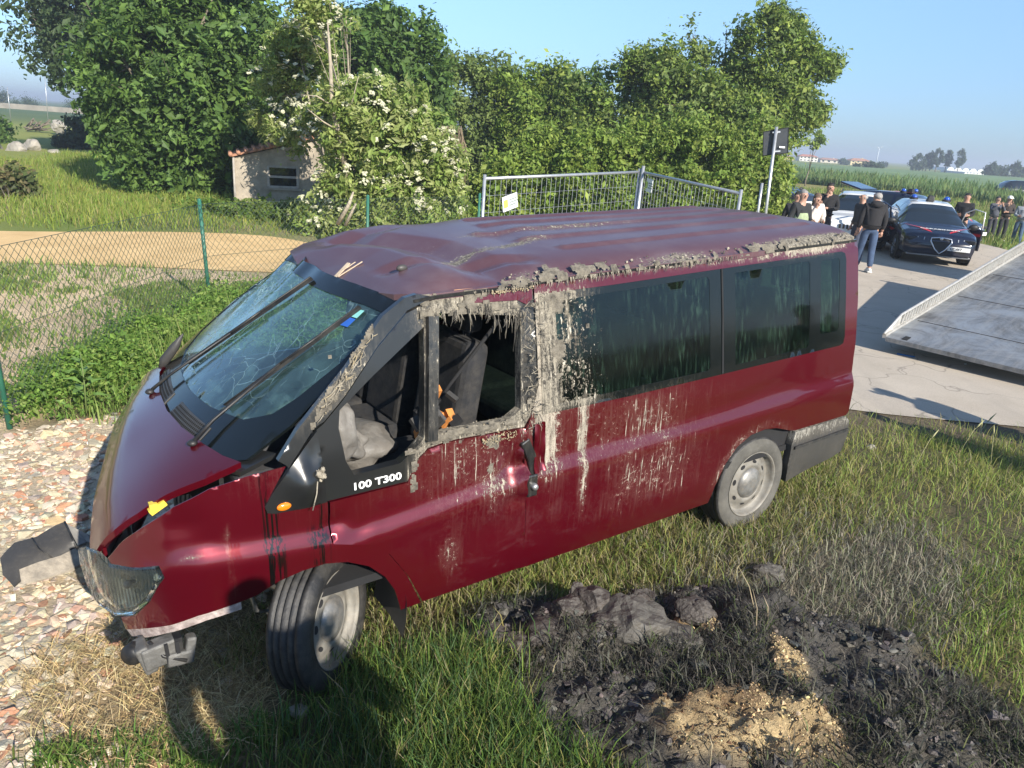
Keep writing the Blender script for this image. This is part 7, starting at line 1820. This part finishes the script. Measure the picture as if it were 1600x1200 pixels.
# crumbly sawdust absorbent
P = pick(90000, -.2, 2.2, 2.2, 4.0, lambda x, y: np.clip(saw_amt(x, y) * 1.2 - .1, 0, 1) * (.35 + .65 * sm(-.3, .5, fbm(x, y, 12, 91)))); P = P[:38000]
sz = np.clip(rng.lognormal(-5.55, .55, len(P)), .002, .018); P[:, 2] += sz * .3
dk = np.maximum(sm(-.15, .4, fbm(P[:, 0], P[:, 1], 9, 92)) * .9, sm(1.12, .98, P[:, 0] + (2.7 - P[:, 1]) * 1.2) * (P[:, 1] < 3.0) * .9)
cc = np.where((rng.random(len(P)) < dk)[:, None], gcol(len(P), [(.13, .085, .05), (.19, .125, .07), (.25, .17, .09)], [2, 2, 1]), gcol(len(P), [(.55, .42, .235), (.62, .49, .29), (.47, .34, .18)], [3, 2, 2]))
V, F, C = scatter_chips('c', P, sz, cc, (.7, 1.0), SH_SMALL); me = np_mesh('sawdust', V, F, smooth=False, attrs={'col': C}); tag(link_mesh('sawdust', me, M_RUB), kind='stuff')
# mud crumbs
P = pick(30000, -.4, 3.0, 2.0, 4.1, lambda x, y: mud_amt(x, y) * .7 * (1 - saw_amt(x, y)) * (.2 + .8 * sm(-.2, .4, fbm(x, y, 6, 93)))); P = P[:12000]
sz = np.clip(rng.lognormal(-4.75, .7, len(P)), .003, .06); P[:, 2] += sz * .1
V, F, C = scatter_chips('c', P, sz, gcol(len(P), [(.030, .028, .025), (.07, .066, .060), (.11, .102, .09), (.16, .145, .12)], [2, 3, 3, 1.2]), (.4, .8)); me = np_mesh('mud_crumbs', V, F, smooth=False, attrs={'col': C}); tag(link_mesh('mud_crumbs', me, attr_mat('crumb_mud', .6, bump=.5, bscale=60, spec=.35, var=.25)), kind='stuff')
# grass soaked in mud
P = pick(70000, -.4, 3.0, 2.0, 4.3, lambda x, y: np.clip(mud_amt(x, y) * 1.6, 0, 1) * (1 - saw_amt(x, y)) * (.12 + .88 * sm(-.25, .35, fbm(x, y, 4.5, 94))) * (1 - ridge_d(x, y))); k = len(P)
blades('muddy_grass', P, rng.uniform(.03, .12, k), rng.uniform(.003, .007, k), rng.uniform(.5, .99, k), gcol(k, [(.055, .052, .044), (.10, .095, .078), (.155, .147, .115), (.10, .13, .05)], [3, 3, 2, 1.5]), M_GRASS)
# thin dry stalks in the mud
b = MB()
for (u, v, du, h) in ((1140, 950, 30, .25), (1160, 985, 10, .22), (1180, 970, 8, .14), (1095, 1190, 4, .12)):
    p = gpt(u + du, v + 60, 0); p[2] = float(height(p[0], p[1])); q = p + np.array([-du * .004, .05, h]); b.tube([p, (p + q) / 2 + np.array([.01, 0, .02]), q], [.003, .0025, .001], 5)
tag(b.build('stalks', M_STRAWBIT), kind='stuff')
# single stones lying about
for (u, v, r_, lab) in ((1115, 818, .055, 'small stone wedged in front of the rear wheel'), (1357, 717, .045, 'small pale stone in the grass right of the rear bumper'), (465, 1117, .05, 'flat grey stone under the front wheel'), (352, 1014, .035, 'pale stone in the shade in front of the front wheel'), (393, 1026, .03, 'smaller stone in the shade close to the front tyre'), (780, 1010, .03, 'greyish stone at the left edge of the mud')):
    p = gpt(u, v); o = rock_obj('stone', M_STONE, (r_ * 2, r_ * 1.6, r_ * 1.3), int(u)); o.location = (p[0], p[1], float(height(p[0], p[1])) + r_ * .4); tag(o, lab, 'stone')
b = bevel_obj(MB().box(tuple(gpt(1415, 557) + np.array([0, 0, .018])), (.22, .05, .012), R=np.array(Matrix.Rotation(-.5, 3, 'Z'))).build('blue_strap', basic('blue_cloth', (.02, .16, .42), .7)), .004); tag(b, 'small blue strip lying on the road under the truck bed', 'strap')
p = gpt(1508, 571); tag(MB().ball(tuple(p + np.array([0, 0, .02])), (.04, .03, .02), wob=.3).build('paper_scrap', M_WHITE), 'tiny white scrap on the road in the shadow of the truck bed', 'litter')

# ------------------------------------------------------------ far away: houses, greenhouses, trees, poles
def house(label, u, v, w, h, y, wall, roofc, floors=2, nwin=4, hip=.28):
    p = dpt(u, v, y); k = y / 1178.8; W, Hh = w * k, h * k; p[2] = 0
    root = empty('house', tuple(p), 0, label, 'house', 'houses on the far edge of the fields')
    D_ = W * .6; wall_h = Hh * (1 - hip)
    MB().box((0, D_ / 2, wall_h / 2 - .5), (W, D_, wall_h + 1)).build('wall', basic('house_wall', wall, .9, var=.1), root)
    m = MB(); e = W * .05; z = wall_h; rr = W * .22
    m.add([(-W / 2 - e, -e, z), (W / 2 + e, -e, z), (W / 2 + e, D_ + e, z), (-W / 2 - e, D_ + e, z), (-W / 2 + rr, D_ / 2, z + Hh * hip), (W / 2 - rr, D_ / 2, z + Hh * hip)], [(0, 1, 5, 4), (1, 2, 5), (2, 3, 4, 5), (3, 0, 4), (3, 2, 1, 0)], 0, False)
    rf = m.build('roof', basic('house_roof', roofc, .9, var=.15), root); MB().box((W * .15, D_ / 2, z + Hh * hip * .9), (W * .05, W * .05, Hh * .25)).build('chimney', basic('house_wall', wall, .9), rf)
    for f in range(floors):
        for i in range(nwin):
            MB().box((-W / 2 + W * (i + .5) / nwin, -.02, wall_h * (f + .55) / floors), (W * .09, .08, wall_h / floors * .45)).build('window', M_CARGLASS, root)
house('white two storey house with a red roof above the far field', 1264, 246, 27, 10, 330, (.66, .63, .56), (.42, .17, .11), 2, 5, .3)
house('low pale house to the right of the white two storey house', 1300, 251, 34, 7, 340, (.55, .5, .42), (.36, .2, .15), 1, 4, .4)
house('yellow house with a reddish roof beside a round green bush', 1345, 254, 30, 10, 320, (.62, .50, .28), (.40, .2, .13), 2, 4, .35)
house('low yellow house behind the leaves right of the road sign', 1232, 247, 16, 6, 330, (.60, .47, .22), (.38, .2, .13), 1, 3, .35)
def greenhouse(label, u, v, w, h, y):
    p = dpt(u, v, y); k = y / 1178.8; p[2] = 0; root = empty('greenhouse', tuple(p), 0, label, 'greenhouse'); W, Hh = w * k, h * k
    for i in range(5):
        m = MB(); V = []; F = []
        for j in range(9):
            t = math.pi * j / 8
            for yy in (0, 14): V.append((-W / 2 + W * (i + .5) / 5 - W / 10 * math.cos(t), yy, .3 * Hh + Hh * .7 * math.sin(t)))
        for j in range(8): F.append((j * 2, j * 2 + 2, j * 2 + 3, j * 2 + 1))
        m.add(V, F, 0, True); m.add([V[2 * j] for j in range(9)] + [(V[16][0], 0, 0), (V[0][0], 0, 0)], [tuple(range(11))], 0, False); m.build('tunnel', basic('greenhouse_film', (.66, .67, .66), .5, var=.06), root)
    return root
greenhouse('long white greenhouses on the horizon between the far trees', 1508, 271, 56, 8, 300)
greenhouse('short white greenhouse in front of the long one', 1518, 276, 24, 5, 240)
FT = [(.085, .125, .07), (.07, .11, .06), (.10, .14, .08)]
for i, (u, v, h, w, y, kind, lab) in enumerate(((1432, 262, 24, 18, 250, 0, 'round far tree at the left end of the horizon group'), (1447, 262, 30, 16, 252, 0, 'far tree second from the left in the horizon group'), (1462, 263, 34, 15, 250, 1, 'tall thin far tree in the middle of the horizon group'), (1477, 264, 32, 14, 251, 1, 'far tree next to the tall thin one on its right'), (1496, 266, 36, 14, 248, 1, 'slender far tree standing apart at the right of the horizon group'),
                                               (1546, 278, 20, 18, 230, 0, 'left tree of the wood on the right horizon'), (1562, 279, 22, 20, 231, 0, 'broad middle tree of the wood on the right horizon'), (1581, 280, 24, 22, 230, 0, 'tallest tree of the wood on the right horizon'), (1600, 281, 22, 22, 231, 0, 'last tree of the wood at the right frame edge'),
                                               (1357, 259, 13, 36, 190, 0, 'round dark green bush beside the yellow house'), (1318, 252, 8, 14, 300, 0, 'small bush between the far houses'), (1380, 259, 7, 8, 330, 0, 'small far bush right of the round bush'))):
    p = dpt(u, v, y); p[2] = 0; k = y / 1178.8
    if kind: B = [(np.array([p[0] + dx * w * k, y, h * k * z]), np.array([w * k * r] * 3)) for dx, z, r in ((0, .75, .36), (.2, .6, .32), (-.2, .55, .30), (0, .9, .24), (.05, .4, .22))]
    else: B = [(np.array([p[0] + dx * w * k, y, h * k * z]), np.array([w * k * r, w * k * r, h * k * .38])) for dx, z, r in ((0, .55, .42), (-.3, .4, .32), (.3, .45, .32), (.1, .7, .3))]
    tree('far_tree' if h > 14 else 'far_bush', lab, 'tree' if h > 14 else 'bush', p, B, 420, 6, .25 * k * 4, 1.9 * k, FT, .9 * k, .9, -.2, 60 + i)
# slender sapling at the field edge and a wind turbine-like mast
p = dpt(1262, 268, 60); p[2] = 0
tree('sapling', 'thin young tree with a few leaves leaning over the field right of the sign', 'tree', p, px_blobs([(1276, 216, 9), (1268, 222, 6), (1284, 219, 6), (1273, 228, 4)], 60), 60, 6, .12, .26, LG, .05, 1.5, -.5, 90)
b = MB(); q = dpt(1374, 232, 330); b.tube([(q[0], q[1], 0), tuple(q)], [.22, .14], 8); 
for t in (.6, 2.7, 4.8): b.tube([tuple(q), (q[0] + 1.5 * math.cos(t), q[1], q[2] + 1.5 * math.sin(t))], [.16, .06], 5)
tag(b.build('wind_turbine', basic('pale_mast', (.50, .56, .62), .6)), 'tiny pale wind turbine on the horizon above the far houses', 'wind turbine')
for (u, v, h, lab) in ((73, 172, 56, 'tall thin pole in the left field under the tall tree'), (140, 165, 14, 'short pole far out in the left field near the trees'), (12, 150, 14, 'small pole at the far left on the horizon')):
    p = dpt(u, v, 85); b = MB().tube([(p[0], p[1], 0), tuple(dpt(u - 3 * h / 50, v - h, 85))], .035, 6); tag(b.build('pole', M_GALV), lab, 'pole')
b = MB()
for k in range(40):
    a = dpt(-60 + 6 * k, 156, 170 + 0); b.box((a[0], a[1], .6), (.9 * 1.0, .3, 1.4 + .2 * math.sin(k)))
tag(b.build('far_wall', basic('far_wall_stone', (.38, .33, .27), .95)), 'long low pale wall along the far side of the left field', 'wall') if False else None
p0, p1 = dpt(-60, 152, 175), dpt(190, 168, 175)
tag(MB().bar((p0[0], 175, .55), (p1[0], 175, .55), .4, 1.1).build('far_wall', basic('far_wall_stone', (.27, .24, .19), .95, var=.3, scale=.4)), 'long low pale wall along the far side of the left field', 'wall')
for i, (u, v, w, h) in enumerate(((2, 146, 16, 22), (46, 150, 16, 16), (115, 155, 22, 14), (22, 148, 12, 8))):
    p = dpt(u, v, 190); p[2] = 0; k = 190 / 1178.8; B = [(np.array([p[0] + dx * w * k, 190, h * k * z]), np.array([w * k * r, w * k * r, h * k * .4])) for dx, z, r in ((0, .6, .42), (-.3, .4, .32), (.3, .45, .32))]
    tree('far_tree', ('tallest far tree at the left frame edge', 'round far tree behind the far wall', 'wide low far tree near the dark trees', 'small far tree between two taller ones on the left')[i], 'tree', p, B, 260, 6, .6, 1.6 * k, FT, .2, .9, -.2, 80 + i)

# ------------------------------------------------------------ summer air between the camera and the far fields
_hz = MB().box((0, 1330, 6.2), (3900, 2760, 15.6)).build('haze', [])
_hz.data.materials.clear()
_ht = NT('summer_haze'); _pv = _ht.n('VolumePrincipled', Color=(.80, .88, 1.0), Density=.0013, Anisotropy=.2); _ht.t.links.new(_pv.outputs[0], _ht.out.inputs['Volume'])
_hz.data.materials.append(_ht.mat); tag(_hz, kind='stuff')
